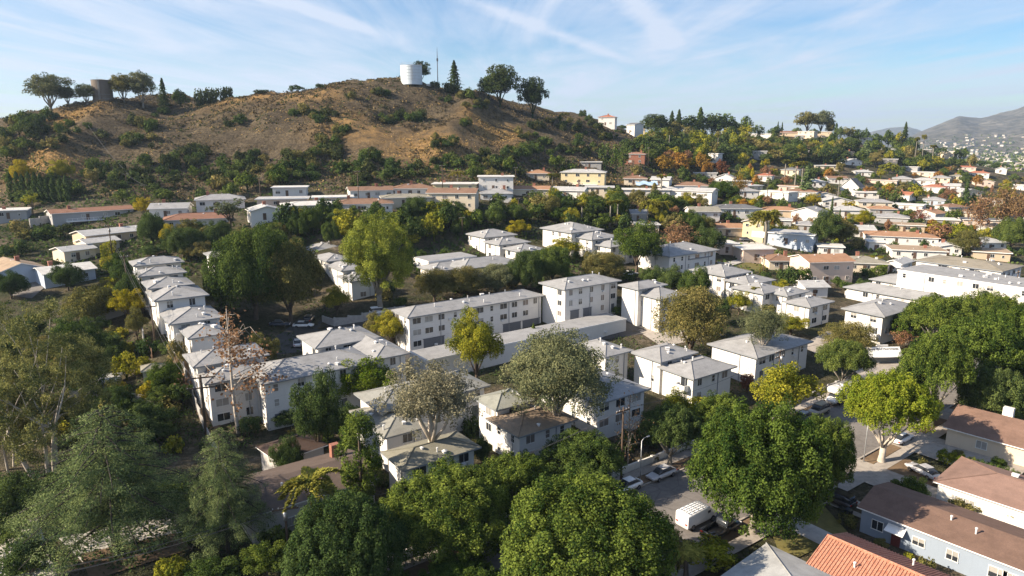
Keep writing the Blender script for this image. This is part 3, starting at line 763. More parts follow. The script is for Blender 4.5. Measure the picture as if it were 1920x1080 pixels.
# behind the big gum tree
A((585,476),(650,466),(564,465),14.6,3,'sunlit white three-storey block farthest back in the row left of the tall gum','gum back block',vents=3)
A((612,492),(655,485),(591,481),14.0,3,'sunlit white block second in the stepped row left of the tall gum','gum second block',vents=3)
A((640,510),(680,502),(609,497),13.0,3,'sunlit white block with small roof directly left of the tall gum trunk','gum third block',vents=2)
A((656,530),(700,520),(634,519),11.4,3,'nearest sunlit white block half hidden by the tall gum foliage','gum front block',vents=2)
A((401,488),(452,478),(382,476),15.6,3,'shaded white block with balconies to the left of the dark oaks','oak-side block',balc=(('front',.3,1,2.2),('front',.3,2,2.2)))
A((430,506),(470,498),(408,496),13.8,3,'lower white block peeping out left of the dark oaks','oak-side lower block')
A((803,492),(896,482),(786,472),12.6,1,'long white flat-roofed shed right of the tall gum','flat shed',flat=True,over=.1,front=None,left=None,right=None,vents=0,name='shed',cat='shed',group=None,miny=9)
A((812,511),(884,501),(778,503),11.6,1,'low grey hip roof right of the tall gum, above the olive hedge','low hip block',miny=9)
A((868,507),(966,489),(850,493),12.2,1,'wide grey hip roof with pale hip line behind the olive trees','wide hip block',miny=11)
A((908,447),(966,440),(878,439),15.7,2,'small white block with grey hip roof under the yellow shrub, back row','yellow-shrub block')
A((936,461),(998,455),(920,453),14.7,2,'stepped grey-roofed block just in front of the yellow-shrub block','stepped back block')
A((975,474),(1034,470),(938,467),13.8,2,'lowest stepped grey-roofed block in front of the dark round trees','lowest back block')
A((1071,438),(1142,433),(1004,429),17.4,3,'long sunlit white block with grey roof below the planted bank, back row','bank block',vents=6)
A((1110,451),(1158,444),(1074,444),15.9,3,'sunlit white block with stacked balcony slots below the bank block','slotted block')
A((1145,465),(1190,458),(1120,457),14.3,3,'sunlit small hip-roofed block left of the tall trunked round tree','round-tree block',vents=2)
A((1256,483),(1345,469),(1230,465),12.9,3,'dark grey-roofed shaded block right of the tall trunked round tree','dark-roof block')
A((1291,488),(1333,481),(1257,480),11.2,2,'white block with sunlit left wall right of the dark-roof block','neighbour block')
# right of centre
A((1360,520),(1412,511),(1302,505),11.0,3,'white block with curved balconies above the round hedge, right of centre','curved balcony block',balc=(('left',.45,1,3.),('left',.45,2,3.)))
A((1405,536),(1455,526),(1360,525),10.0,2,'sunlit white block stepping down behind a slim palm','slim-palm block')
A((1432,553),(1478,544),(1405,542),9.3,2,'white block with grey hip roof between two stepped neighbours, near the slim palm','between block',miny=10)
A((1477,557),(1516,547),(1434,547),9.0,2,'white hip-roofed block left of the tall two-storey end block','hip neighbour block')
A((1520,578),(1562,566),(1466,567),8.6,2,'white two-storey end block with blank narrow-windowed wall facing the driveway','driveway end block',vents=3)
A((1659,596),(1727,576),(1570,581),8.5,2,'white two-storey block with broad grey pyramid roof behind the sign canopy','sign-side block',balc=(('left',.8,0,2.6),),vents=5)
A((1762,571),(1777,562),(1625,549),6.8,1,'long low white row of flats behind the sign-side block','low row block',miny=24,minx=9,vents=2)
A((1826,556),(1868,546),(1680,531),7.6,1,'low grey-roofed row in front of the balcony building','grey low row',miny=26,vents=3)
A((1880,511),(1912,497),(1704,491),11.5,3,'large white three-storey building with grey balconies and shallow olive-grey gable roof','balcony building',roofc=(.25,.225,.18),slope=.16,over=.5,minx=15,balc=(('left',.34,2,4.2),('left',.70,2,3.6),('left',.70,1,3.6)),vents=8)
A((1940,545),(2010,530),(1820,478),12.2,1,'pale flat-roofed building behind the balcony building at right edge','pale flat building',flat=True,over=.2,minx=14,miny=30,vents=10,front=None)
# front, along the street
A((1135,672),(1189,659),(1076,647),7.2,3,'white block with low roof and round vents behind the round grey eucalyptus','round-euc block',vents=5)
A((1239,682),(1307,662),(1186,660),7.0,2,'white block at the inner corner with open slots, right of the round eucalyptus','inner corner block',vents=5)
A((1301,714),(1386,690),(1231,690),5.9,2,'two-storey white corner block with small white balcony above the ficus trees','corner balcony block',balc=(('left',.72,1,2.2),),vents=3)
A((1420,674),(1525,642),(1319,648),6.6,2,'two-storey white block behind the tall grey-green eucalyptus near the parked motorhome','motorhome-side block',vents=3)
A((1120,761),(1229,734),(1083,744),6.7,2,'tall narrow white block with sunlit end and dead tree in front, nearest the street','dead-tree block',miny=15,vents=4)
A((972,823),(1089,790),(924,783),5.6,2,'white two-storey block with brown fallen leaves covering its roof','leafy-roof block',roofc=(.26,.20,.145),vents=2)
A((930,773),(1010,756),(889,747),7.0,2,'white block with olive-grey roof between the two eucalyptus trees','olive-roof block',roofc=(.27,.275,.24),vents=3)
A((712,776),(925,727),(667,739),7.2,2,'wide olive-grey roof behind the feathery grey eucalyptus','wide olive roof',roofc=(.25,.25,.23),vents=5)
A((720,825),(815,805),(690,790),5.5,2,'low olive-grey roofed block right of the ivy-clad tree','ivy-side block',roofc=(.26,.255,.225),miny=12,vents=4)
A((756,886),(905,842),(711,851),5.3,2,'nearest white two-storey block with a greenish shadowed roof above the street trees','nearest white block',roofc=(.23,.22,.175),vents=3)
# the carport
A((799,678),(1191,604),(763,662),5.0,1,'very long white flat-roofed carport in front of the garage block','long carport',flat=True,over=.08,front=None,left=None,right=None,vents=0,name='carport',cat='carport',group=None)
# garden sheds along the left alley

# ------------------------------------------------------------------ ground, streets, courts
def graded():
    xs = list(np.arange(-330, 561, 3.)); d = 4.
    while xs[-1] < 9000: xs.append(xs[-1]+d); d *= 1.16
    d = 4.; l = [xs[0]]
    while l[-1] > -5000: l.append(l[-1]-d); d *= 1.2
    xs = sorted(set(l[1:]+xs))
    ys = list(np.arange(30, 560, 3.)); d = 4.
    while ys[-1] < 12000: ys.append(ys[-1]+d); d *= 1.1
    d = 4.; l = []; y = 30.
    while y > -600: y -= d; l.append(y); d *= 1.3
    return np.array(xs), np.array(sorted(l)+ys)
def grid_mesh(name, X, Y, Z, mats):
    nx, ny = X.shape
    v = np.stack([X,Y,Z],2).reshape(-1,3); idx = np.arange(nx*ny).reshape(nx,ny)
    f = np.stack([idx[:-1,:-1],idx[1:,:-1],idx[1:,1:],idx[:-1,1:]],2).reshape(-1,4); n = len(f)
    me = bpy.data.meshes.new(name); me.vertices.add(len(v)); me.vertices.foreach_set('co', v.astype(np.float32).ravel())
    me.loops.add(4*n); me.loops.foreach_set('vertex_index', f.astype(np.int32).ravel())
    me.polygons.add(n); me.polygons.foreach_set('loop_start', np.arange(0,4*n,4,dtype=np.int32))
    me.polygons.foreach_set('use_smooth', np.ones(n, bool)); me.update(calc_edges=True)
    for m in mats: me.materials.append(m)
    return me
xs, ys = graded(); GX, GY = np.meshgrid(xs, ys, indexing='ij')
inb = (GX > GX0) & (GX < 758) & (GY > GY0) & (GY < 958)
GZ = np.zeros_like(GX)
fi = (np.clip(GX, GX0, 757.9)-GX0)/GS; fj = (np.clip(GY, GY0, 957.9)-GY0)/GS
i0 = fi.astype(int); j0 = fj.astype(int); a, b = fi-i0, fj-j0
GZ = (HG[i0,j0]*(1-a)+HG[i0+1,j0]*a)*(1-b)+(HG[i0,j0+1]*(1-a)+HG[i0+1,j0+1]*a)*b
fall = np.clip((GX-760)/800,0,1); GZ = GZ*(1-fall)+3*fall
fall = np.clip((GY-960)/600,0,1); GZ = GZ*(1-fall)+1.0*fall
gme = grid_mesh('ground', GX, GY, GZ-.02, [])
hm = hill_mask(GX, GY, GZ)
# wild slopes: the bank between the terraces, the left verge and the right-hand ridge
wild = np.maximum(hm, np.clip((GZ-33)/6,0,1)*np.clip((GX-60)/60,0,1)*np.clip((900-GY)/100,0,1))
at = gme.attributes.new('wild','FLOAT','POINT'); at.data.foreach_set('value', wild.astype(np.float32).ravel())
gold = np.zeros_like(GX)
for (u, v, r_) in [(795,268,16),(815,285,16),(775,285,14),(835,260,12),(925,252,12),(945,248,12),(915,240,9),(130,217,10),(150,213,10),(115,222,8),(440,180,14),(400,182,12),(480,177,12),(520,176,12),(560,175,12),(365,186,9),(600,176,10),(60,300,10),(80,305,10),(900,232,10),(700,250,10),(640,230,12)]:
    p_ = ground_at(u, v); gold = np.maximum(gold, np.exp(-((GX-p_.x)**2+((GY-p_.y)*.7)**2)/(r_**2)))
at2 = gme.attributes.new('gold','FLOAT','POINT'); at2.data.foreach_set('value', gold.astype(np.float32).ravel())
m, nt, bs = nmat('ground_earth')
atn = nt.nodes.new('ShaderNodeAttribute'); atn.attribute_name = 'wild'
n1 = noise_fac(nt, .022, 6, .62, 'World', stretch=(1.,.55,1.)); n2 = noise_fac(nt, .16, 6, .75, 'World'); n3 = noise_fac(nt, .9, 4, .8, 'World'); n4 = noise_fac(nt, .05, 5, .7, 'World')
hill_c = ramp(nt, n2, [(.28,(.042,.034,.024)),(.44,(.085,.066,.044)),(.58,(.135,.106,.068)),(.74,(.23,.18,.108))])
hill_c = mixc(nt, ramp(nt, n1, [(.42,(0,0,0)),(.60,(.85,.85,.85))]), hill_c, (.160,.124,.074))
hill_c = mixc(nt, ramp(nt, n4, [(.46,(0,0,0)),(.6,(.55,.55,.55))]), hill_c, (.050,.040,.028))
hill_c = mixc(nt, ramp(nt, n3, [(.40,(.9,.9,.9)),(.56,(0,0,0))]), hill_c, (.038,.030,.019))
town = ramp(nt, n2, [(.3,(.035,.036,.018)),(.45,(.085,.070,.045)),(.6,(.17,.135,.095)),(.75,(.27,.235,.19))])
town = mixc(nt, ramp(nt, n4, [(.45,(0,0,0)),(.58,(.9,.9,.9))]), town, (.042,.05,.02))
town = mixc(nt, ramp(nt, n3, [(.4,(.6,.6,.6)),(.62,(0,0,0))]), town, (.03,.03,.018))
atg = nt.nodes.new('ShaderNodeAttribute'); atg.attribute_name = 'gold'
mg = N(nt, 'ShaderNodeMath', operation='MULTIPLY'); nt.links.new(atg.outputs['Fac'], mg.inputs[0]); nt.links.new(ramp(nt, n2, [(.35,(0,0,0)),(.55,(1,1,1))]), mg.inputs[1])
hill_c = mixc(nt, mg.outputs[0], hill_c, (.30,.185,.075))
c = mixc(nt, atn.outputs['Fac'], town, hill_c)
nt.links.new(c, bs.inputs['Base Color']); bs.inputs['Roughness'].default_value = 1.; bs.inputs['Specular IOR Level'].default_value = .1
bump(nt, bs, n3, 1., .9)
gme.materials.append(m)
struct(link('ground', gme))

def ribbon(name, pts, wd, mat, off=.05, cross=4, step=2., zf=None):
    """a strip draped along a polyline of world xy"""
    P = [Vector(p) for p in pts]; L = [0]
    for q, r in zip(P, P[1:]): L.append(L[-1]+(r-q).length)
    n = max(2, int(L[-1]/step)+1); X = np.zeros((n, cross+1)); Y = X.copy(); Z = X.copy()
    for i in range(n):
        s = L[-1]*i/(n-1); k = max(j for j in range(len(L)-1) if L[j] <= s+1e-6); d = (P[k+1]-P[k]).normalized(); c = P[k]+d*(s-L[k]); nr = Vector((d.y,-d.x))
        for j in range(cross+1):
            q = c+nr*(wd*(j/cross-.5)); X[i,j], Y[i,j] = q; Z[i,j] = (hgt(q.x,q.y) if zf is None else zf(q))+off
    me = grid_mesh(name, X, Y, Z, [mat]); return struct(link(name, me))
def pad(name, px, mat, off=.05, n=10, z=None):
    """a four-cornered paved sheet from the pixels of its corners"""
    q = [(at_z(u,v,z) if z is not None else ground_at(u,v)) for u,v in px]
    X = np.zeros((n+1,n+1)); Y = X.copy(); Z = X.copy()
    for i in range(n+1):
        for j in range(n+1):
            a, b = i/n, j/n; p = (q[0]*(1-a)+q[1]*a)*(1-b)+(q[3]*(1-a)+q[2]*a)*b
            X[i,j], Y[i,j] = p.x, p.y; Z[i,j] = hgt(p.x,p.y)+off
    return struct(link(name, grid_mesh(name, X, Y, Z, [mat])))
def S(s, n): p = street_xy(s, n); return (p.x, p.y)
SW = 12.6
ribbon('street', [S(-110,SW/2), S(190,SW/2)], SW, M['asphalt'], .03, 6)
ribbon('far_pavement', [S(-110,-3.0), S(190,-3.0)], 1.7, M['concrete'], .13, 2)
ribbon('near_pavement', [S(-110,SW+3.2), S(190,SW+3.2)], 1.8, M['concrete'], .13, 2)
ribbon('near_verge', [S(-110,SW+1.35), S(190,SW+1.35)], 1.7, M['soil'], .11, 2)
ribbon('far_verge', [S(-110,-1.25), S(190,-1.25)], 1.7, M['soil'], .11, 2)
def kerb(name, n, s0=-110, s1=150):
    mb = MB(); k = int((s1-s0)/3); vs = []
    for i in range(k+1):
        s = s0+(s1-s0)*i/k; z = float(street_z(s))
        for dn, dz in ((-.13,-.2),(-.13,.15),(.13,.15),(.13,-.2)):
            p = street_xy(s, n+dn); vs.append((p.x,p.y,z+dz))
    fs = [(i*4+j, i*4+(j+1)%4, i*4+4+(j+1)%4, i*4+4+j) for i in range(k) for j in range(4)]
    mb.add(vs, fs); struct(mb.build(name, M['concrete']))
kerb('kerb', -.14); kerb('kerb', SW+.14)
# driveways crossing the near pavement
for s0, w_, ln in ((26,6.,13),(41,7.5,16),(55,5.,14)):
    ribbon('driveway', [S(s0,SW+.3), S(s0,SW+ln)], w_, M['concrete'], .16, 3)
ribbon('driveway', [S(14.2,SW+.3), S(14.2,SW+15)], 1.0, M['concrete'], .15, 2); ribbon('driveway', [S(17.0,SW+.3), S(17.0,SW+15)], 1.0, M['concrete'], .15, 2)
ribbon('driveway', [S(6,SW+.3), S(6,SW+12)], 3.2, M['paleconc'], .16, 3)
pad('lawn', [(1440,985),(1545,950),(1590,1000),(1470,1060)], M['lawn'], .10)
pad('lawn', [(1620,875),(1700,858),(1760,905),(1700,930)], M['soil'], .10)
pad('lawn', [(1740,850),(1800,815),(1870,845),(1800,880)], M['soil'], .10)
pad('lawn', [(1800,790),(1850,765),(1900,790),(1850,815)], M['soil'], .10)
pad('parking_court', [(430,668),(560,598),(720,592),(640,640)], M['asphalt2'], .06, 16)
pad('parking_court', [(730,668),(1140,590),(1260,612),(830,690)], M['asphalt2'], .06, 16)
pad('parking_court', [(1010,626),(1045,610),(1075,620),(1030,640)], M['asphalt'], .09)
pad('courtyard', [(1195,618),(1300,602),(1360,628),(1240,650)], M['concrete'], .09, 10)
pad('driveway', [(1590,690),(1640,668),(1710,690),(1660,735)], M['concrete'], .14, 10)
pad('driveway', [(1500,650),(1555,620),(1600,650),(1560,680)], M['concrete'], .07, 10)
pad('alley', [(313,668),(332,660),(425,815),(398,830)], M['soil'], .07, 14)
pad('driveway', [(-60,1010),(70,970),(110,1090),(-60,1100)], M['paleconc'], .06, 10)
pad('driveway', [(110,1010),(330,960),(380,985),(160,1060)], M['paleconc'], .06, 10)
pad('driveway', [(-30,950),(100,910),(150,930),(-30,975)], M['paleconc'], .06, 10)
pad('lawn', [(150,1040),(330,1000),(360,1030),(170,1090)], M['soil'], .09, 10)
pad('driveway', [(1345,455),(1460,455),(1440,470),(1340,475)], M['paleconc'], .12, 8)
pad('lawn', [(1455,466),(1520,490),(1460,500),(1440,480)], M['lawn'], .12, 8)
pad('lawn', [(1345,510),(1400,492),(1450,500),(1390,520)], M['lawn'], .12, 8)
pad('driveway', [(1350,505),(1400,490),(1395,484),(1335,498)], M['paleconc'], .14, 8)
pad('neighbourhood_road', [(1600,545),(1705,505),(1730,510),(1620,560)], M['asphalt'], .1, 10)
pad('dirt_road', [(20,555),(130,480),(150,484),(60,560)], M['asphalt'], .12, 12)

# ------------------------------------------------------------------ houses of the hillside and the flats beyond
BR = (.215,.130,.088); RB = (.235,.125,.085); TN = (.33,.245,.17); GR = (.29,.29,.295); WH = (.56,.545,.515); DG = (.135,.138,.145); OR = (.33,.19,.115); OL = (.255,.24,.195); LG = (.40,.40,.395); TILE = (.33,.13,.08)
wW = (.64,.625,.60); wC = (.62,.54,.42); wY = (.62,.53,.33); wG = (.34,.34,.34); wT = (.50,.40,.29); wP = (.60,.48,.40); wB = (.42,.48,.56); wR = (.24,.11,.075); wD = (.12,.12,.125)
def house(u, vb, w, kind, rc, wc, st, label, land, yaw=0., dep=9.5, slope=.28, garage=False, chim=True, over=.55, extra=None, nwin=None, group='hillside houses', wid=None, deck=False, fh=2.65, cat='house', name='house'):
    p = ground_at(u, vb); t = project(p)[2]; W = wid or w*t/FPX; view = -math.atan2(p.x, p.y)
    rz = view + R_(yaw); W = max(4., W-2*over); 
    fx, fy = math.sin(rz), -math.cos(rz)
    cx, cy = p.x-fx*dep/2, p.y-fy*dep/2
    zl, zh = base_z(cx, cy, W, dep, rz)
    z0 = min(p.z+.1, zh) if zh-p.z > 2.2 else max(p.z, zh-.6)
    SITES.append((cx, cy, W+2*over, dep+2*over, rz))
    o = root(name, (cx,cy,z0), rz); tag(o, label, cat, group, land)
    zt = fh*st; zb = min(zl-.5,z0-.3)-z0
    MB().box((0,0,(zb+zt-.02)/2), (W,dep,zt-.02-zb)).build('wall', wall_mat(wc), o)
    if kind == 'gx' or kind == 'gy':   # close the gable triangles
        ax = kind[1]; g = MB(); L, D_ = (W, dep) if ax == 'x' else (dep, W); hh = (D_/2)*slope+over*slope-.05
        tri = [(-L/2+.02,-D_/2,zt-.02),(-L/2+.02,D_/2,zt-.02),(-L/2+.02,0,zt+hh)]; tr2 = [(-x,y,z) for x,y,z in tri]
        vs = tri+tr2
        if ax == 'y': vs = [(-y,x,z) for x,y,z in vs]
        g.add(vs, [(0,2,1),(3,4,5),(0,1,4,3)]); g.build('gable', wall_mat(wc), o)
    r = MB()
    if kind == 'flat': r.box((0,0,zt+.13), (W+2*over,dep+2*over,.26), 1); r.box((0,0,zt+.275), (W+2*over-.25,dep+2*over-.25,.03), 0); top = zt+.29
    elif kind == 'gx': top = gable_roof(r, W, dep, zt, over, slope, .16, 'x')
    elif kind == 'gy': top = gable_roof(r, W, dep, zt, over, slope, .16, 'y')
    else: top = hip_roof(r, W, dep, zt, over, slope, .16)
    r.build('roof', [roof_mat(rc), M['white'], roof_mat(tuple(x*.8 for x in rc))], o)
    fs = face_spots(W, dep); near = t < 270
    for fn in ('front','left','right'):
        F = fs[fn]; n = max(1, int(F[3]/(3.4 if near else 4.2)))
        for lev in range(st):
            for k in range(n):
                if fn != 'front' and rnd.random() < .4: continue
                if fn == 'front' and rnd.random() < .1: continue
                s = (k+.5)/n*F[3]-F[3]/2+rnd.uniform(-.25,.25)
                if garage and lev == 0 and fn == 'front' and abs(s-F[3]*.28) < 3.2: continue
                x, y = on_face(F, s); wd, h = rnd.choice(FAR_W)
                window(o, x, y, lev*fh+.95, F[2], wd, h)
    F = fs['front']
    if garage:
        x, y = on_face(F, F[3]*.28); g2 = small('garage2', lambda: MB().box((0,-.03,1.05),(4.6,.08,2.1)).mesh('garage_door', M['white'])); link('garage_door', g2, o, (x,y,.02), 0)
    else:
        x, y = on_face(F, -F[3]*.08); dm = small('door2', lambda: MB().box((0,-.04,1.03),(.95,.09,2.06)).mesh('door', flat_mat('door_brown', (.10,.06,.04)))); link('door', dm, o, (x,y,.02), 0)
    if chim:
        cm_ = small('chim', lambda: MB().box((0,0,0),(.95,.7,2.2)).box((0,0,1.15),(1.1,.85,.12)).mesh('chimney', M['brick'])); link('chimney', cm_, o, (rnd.uniform(-.3,.3)*W, rnd.uniform(-.1,.3)*dep, top-.25), 0)
    if deck:
        d = MB(); d.box((0,-dep/2-1.1,-.08), (W*.7,2.2,.16)); d.box((0,-dep/2-2.15,.95), (W*.7,.06,.07)); 
        nb = int(W*.7/1.5)
        for k in range(nb+1): d.box((-W*.35+k*W*.7/nb,-dep/2-2.15,.47), (.07,.07,.92))
        d.box((0,-dep/2-2.15,.45), (W*.7,.05,.05)); d.build('deck', M['white'], o)
        s_ = MB(); 
        for k in (-.33,0,.33): s_.box((k*W,-dep/2-2.0,zb/2-.2), (.16,.16,-zb))
        s_.build('deck_post', M['frame'], o)
    for k in range(2 if near else 1): link('roof_vent', vent_mesh(rnd.choice([0,1,2])), o, (rnd.uniform(-.3,.3)*W, rnd.uniform(-.2,.1)*dep, top-.45), 0)
    return o
Hs = house
Hs(22,416,56,'flat',WH,wG,1,'flat-roofed modern house with white eaves cut by the left photo edge','white-eaved house',-10)
Hs(178,412,140,'gx',RB,wG,1,'long grey ranch house with red-brown roof and white balcony railing on the left bank','balcony ranch house',12,9,.2,deck=True)
Hs(317,414,70,'gx',GR,wW,1,'white house with plain grey roof right of the balcony ranch house','plain grey house',-12)
Hs(415,396,90,'hip',GR,wW,1,'white hip-roofed house behind the pale leafless-looking tree','pale-tree house')
Hs(372,428,118,'hip',RB,wW,1,'low white house with red-brown roof in front of the pale-tree house','low red-roof house')
Hs(236,452,142,'gx',LG,wT,1,'long tan house with pale grey gable roof and red deck on the left slope','pale-gabled house',24,9.5,.22)
Hs(196,472,64,'gx',LG,wC,1,'small cream outbuilding with grey gable next to the pale-gabled house','cream outbuilding',24,7,.24,chim=False)
Hs(152,487,62,'gx',LG,wC,1,'lower cream garage with grey gable beside the sloping drive','cream garage',24,7,.24,chim=False)
Hs(45,533,96,'gy',TN,wB,1,'large pale blue-white house with broad front gable at the left edge','broad gable house',14,14,.34)
Hs(134,532,92,'gx',WH,wB,1,'pale blue-white wing with wall of tall windows beside the broad gable','windowed wing',14,10,.2)
Hs(530,392,96,'flat',LG,wP,1,'beige lower storey house with flat roof under the white glass-walled box','beige lower house',-6,9,chim=False)
Hs(544,374,66,'flat',WH,wW,1,'white flat-roofed box with row of large dark windows on the hillside','glass-walled box',-6,8,chim=False,fh=3.)
Hs(502,417,64,'gy',LG,wW,1,'small white house with front gable and three dark windows above a wall','three-window house',8,9)
Hs(588,407,110,'hip',WH,wW,1,'low white house with pale roof and green fence on the terrace','green-fence house',6,10,.16)
Hs(625,386,78,'flat',WH,wC,1,'long thin white flat-roofed house behind the green-fence house','thin flat house',0,8,chim=False)
Hs(698,372,86,'gx',BR,wW,1,'white house with brown roof and small front gable at the hill foot','hill-foot brown house',8,9,.24)
Hs(776,368,76,'hip',BR,wW,1,'white house with brown hip roof right of the hill-foot brown house','brown hip house')
Hs(683,405,112,'hip',BR,wW,1,'white house with brown hip roof and shaded deck above the tall gum','shaded-deck house',0,10,.24,deck=True)
Hs(764,394,96,'hip',OL,wC,1,'pale house with mottled brown roof half hidden by a round dark tree','mottled-roof house',6,9,.2)
Hs(846,392,96,'gx',BR,wC,2,'two-storey cream house with brown gable roof above the wooded bank','brown-gabled two-storey house',-10,10,.26)
Hs(852,359,86,'flat',WH,wY,1,'yellow-sided house with long white flat roof at the hill foot','yellow-sided house',-6,9,chim=True)
Hs(930,363,70,'flat',WH,wW,2,'white two-storey flat-roofed house with small square windows at the hill foot','square-window house',0,8)
Hs(930,377,64,'hip',GR,wW,1,'white house with three arched-looking windows and grey roof below the square-window house','arched-window house')
Hs(995,369,72,'gx',OR,wC,1,'beige house with orange-brown roof right of the arched-window house','orange-roofed house',-6,9,.22)
Hs(1064,371,66,'gx',LG,wW,1,'pale grey gabled house between the orange-roofed house and a dark cypress','pale gabled house',-14,9,.25)
Hs(1124,368,56,'flat',LG,wC,1,'low flat-roofed house left of the dark cypress','low flat house',0,8,chim=False)
Hs(1208,368,98,'flat',WH,wW,1,'long white flat-roofed house with blue tarp on the roof behind it','long white house',4,9)
Hs(1290,376,92,'gx',LG,wW,1,'pale grey gabled house above the dark round tree, middle right','middle gabled house',-16,10,.22)
Hs(1008,337,48,'hip',OR,wC,1,'small house with orange-brown roof directly behind the yellow shrub','small orange house')
Hs(1092,346,86,'hip',LG,wY,2,'large cream-yellow villa with grey roof and pale balcony posts','yellow villa',-6,10,.22,deck=True)
Hs(1108,314,42,'flat',LG,wG,1,'pale grey flat building behind the yellow villa on the hill','grey hill building',0,8,chim=False)
Hs(1190,308,40,'hip',RB,wR,2,'red-brown timber house with stacked balconies under the hill','timber house',-8,8,.2)
Hs(1191,346,46,'hip',BR,wC,1,'house with brown hip roof in front of the slender dark trees','slender-tree house')
Hs(1237,351,38,'gx',LG,wW,1,'small pale gabled house left of the orange autumn trees','autumn-side house',-10,8)
Hs(1296,360,64,'hip',BR,wW,1,'white house with brown roof in front of the autumn trees','autumn-front house')
Hs(1322,338,44,'flat',DG,wG,1,'dark low roof house just under the orange autumn trees','dark low house',0,8,chim=False)
Hs(1357,345,38,'gy',LG,wW,1,'white house with bright front gable near the maroon tree','bright gable house',-10,8,.4)
Hs(1332,306,30,'flat',WH,wW,2,'tall white cubic house above the maroon tree','white cubic house',-20,9,chim=False)
Hs(1415,298,44,'flat',GR,wG,2,'grey two-level house with long balconies on the right slope','long balcony house',0,9,chim=False)
Hs(1137,238,34,'hip',TILE,wW,2,'white house with red roof on the ridge right of the brown hill','red-roofed ridge house',-10,9)
Hs(1182,252,22,'gx',DG,wW,2,'white narrow house with dark roof on the saddle of the ridge','narrow saddle house',-40,9,chim=False)
Hs(1199,254,22,'hip',TN,wY,1,'small yellow house on the saddle of the ridge','yellow saddle house',0,8,chim=False)
Hs(1430,250,46,'flat',WH,wW,2,'white two-level house with balconies on the skyline right of the round tree','skyline balcony house',-10,10,chim=False)
Hs(1474,254,54,'hip',RB,wT,1,'brown-roofed house on the right skyline below twin small conifers','brown skyline house')
Hs(1510,260,32,'flat',WH,wC,2,'bright boxy house on the skyline beneath the umbrella-shaped tree','boxy skyline house',-20,9,chim=False)
Hs(1541,258,34,'flat',TN,wT,2,'tan block house on the skyline right of the boxy skyline house','tan skyline house',-4,9,chim=False)
Hs(1498,262,18,'flat',LG,wG,1,'small grey annex with square windows below the boxy skyline house','grey annex',0,7,chim=False)
Hs(1614,270,26,'flat',WH,wW,2,'white cube house beside a dark cypress on the right ridge','white cube ridge house',-24,9,chim=False)
Hs(1585,292,30,'hip',TN,wT,1,'tan house with two pale chimneys on the right slope','two-chimney house',0,9,.18)
Hs(1664,286,50,'flat',WH,wW,1,'long white low house on the right ridge behind pines','long ridge house',0,9,chim=False)
Hs(1657,312,46,'flat',GR,wD,2,'dark modern house with broad glazing on the right slope','dark modern house',0,10,chim=False)
Hs(1519,290,22,'flat',WH,wG,1,'small pale roof among dark trees on the right slope','small pale roof',0,8,chim=False)
Hs(1771,293,32,'flat',LG,wC,2,'beige box building next to two rounded green trees on the far right','beige box building',-14,10,chim=False)
Hs(1739,284,20,'flat',GR,wD,2,'narrow dark house behind tall palms at far right','narrow dark house',0,8,chim=False)
Hs(1803,320,46,'hip',TILE,wP,1,'pinkish house with terracotta roof on the far right slope','terracotta house',0,10,.2)
Hs(1834,331,36,'hip',TILE,wW,1,'white house with orange tile roof below the terracotta house','orange tile house')
Hs(1876,326,20,'gy',LG,wW,1,'small white gabled house at the far right edge among trees','edge gabled house',0,9,.45)
Hs(1592,360,36,'gy',DG,wW,1,'white cottage with very steep front gable on the flats','steep gable cottage',-20,9,.9,chim=False)
Hs(1652,346,54,'flat',TN,wP,1,'long pink flat-roofed house on the flats, terrace tables on top','long pink house',-6,9)
Hs(1690,346,34,'hip',GR,wG,1,'grey house with pale hip roof beside the long pink house','pale hip house')
Hs(1731,349,40,'hip',LG,wW,1,'white house with grey roof right of the yellow-green tree row','grey-roof flats house')
Hs(1763,343,32,'hip',GR,wC,1,'cream house with grey mottled roof beyond the spanish houses','mottled flats house')
Hs(1792,340,24,'hip',OL,wY,1,'small yellow house behind the tall dark cone tree','little yellow house')
Hs(1687,374,36,'gx',TILE,wW,1,'white spanish house with red roof left of a yellow-green tree','left spanish house',-20,10,.3)
Hs(1748,361,42,'hip',TILE,wW,1,'white spanish house with red roof right of the yellow-green tree','right spanish house',-10,10,.25)
Hs(1782,358,32,'gx',LG,wW,1,'white house with patched pale roofs left of the tall dark cone tree','patched roof house',0,9)
Hs(1750,385,38,'hip',GR,wB,1,'grey-blue house with rounded hip roof on the flats','grey-blue house',0,9,.3)
Hs(1383,409,88,'hip',DG,wW,1,'long white house with dark grey roof and small windows, behind the date palm','long dark-roof house',16,10,.22)
Hs(1322,417,60,'gx',OL,wW,1,'white house with grey gable in a hedged garden left of the long dark-roof house','hedged gable house',18,9,.3)
Hs(1463,407,70,'hip',OR,wT,1,'tan house with orange-brown hip roof behind the date palm','tan hip house',4,10,.22)
Hs(1506,424,54,'gy',GR,wW,2,'white two-storey house with front gable right of the date palm','white gable house',-22,10,.32,chim=False)
Hs(1468,427,32,'flat',LG,wG,1,'low grey building between the date palm and the white gable house','low grey building',0,8,chim=False)
Hs(1367,442,58,'gx',OR,wT,1,'tan bungalow with orange roof left of the yellow house','tan bungalow',18,9,.24)
Hs(1410,451,44,'gy',TN,wY,2,'yellow two-storey house with garage and three dark windows beside the date palm','yellow house',-14,9,.28,garage=True,chim=False)
Hs(1480,466,86,'flat',LG,wB,1,'pale blue house with flat roof and draped porch beyond the lawn','pale blue house',-10,11,chim=False,fh=3.6)
Hs(1365,478,40,'flat',WH,wP,1,'small pink cube house with flat white roof','pink cube house',24,7,chim=False,fh=3.)
Hs(1421,494,66,'flat',WH,wP,1,'pinkish stucco house with flat roof and five small windows','pinkish stucco house',26,9,chim=False,fh=3.6)
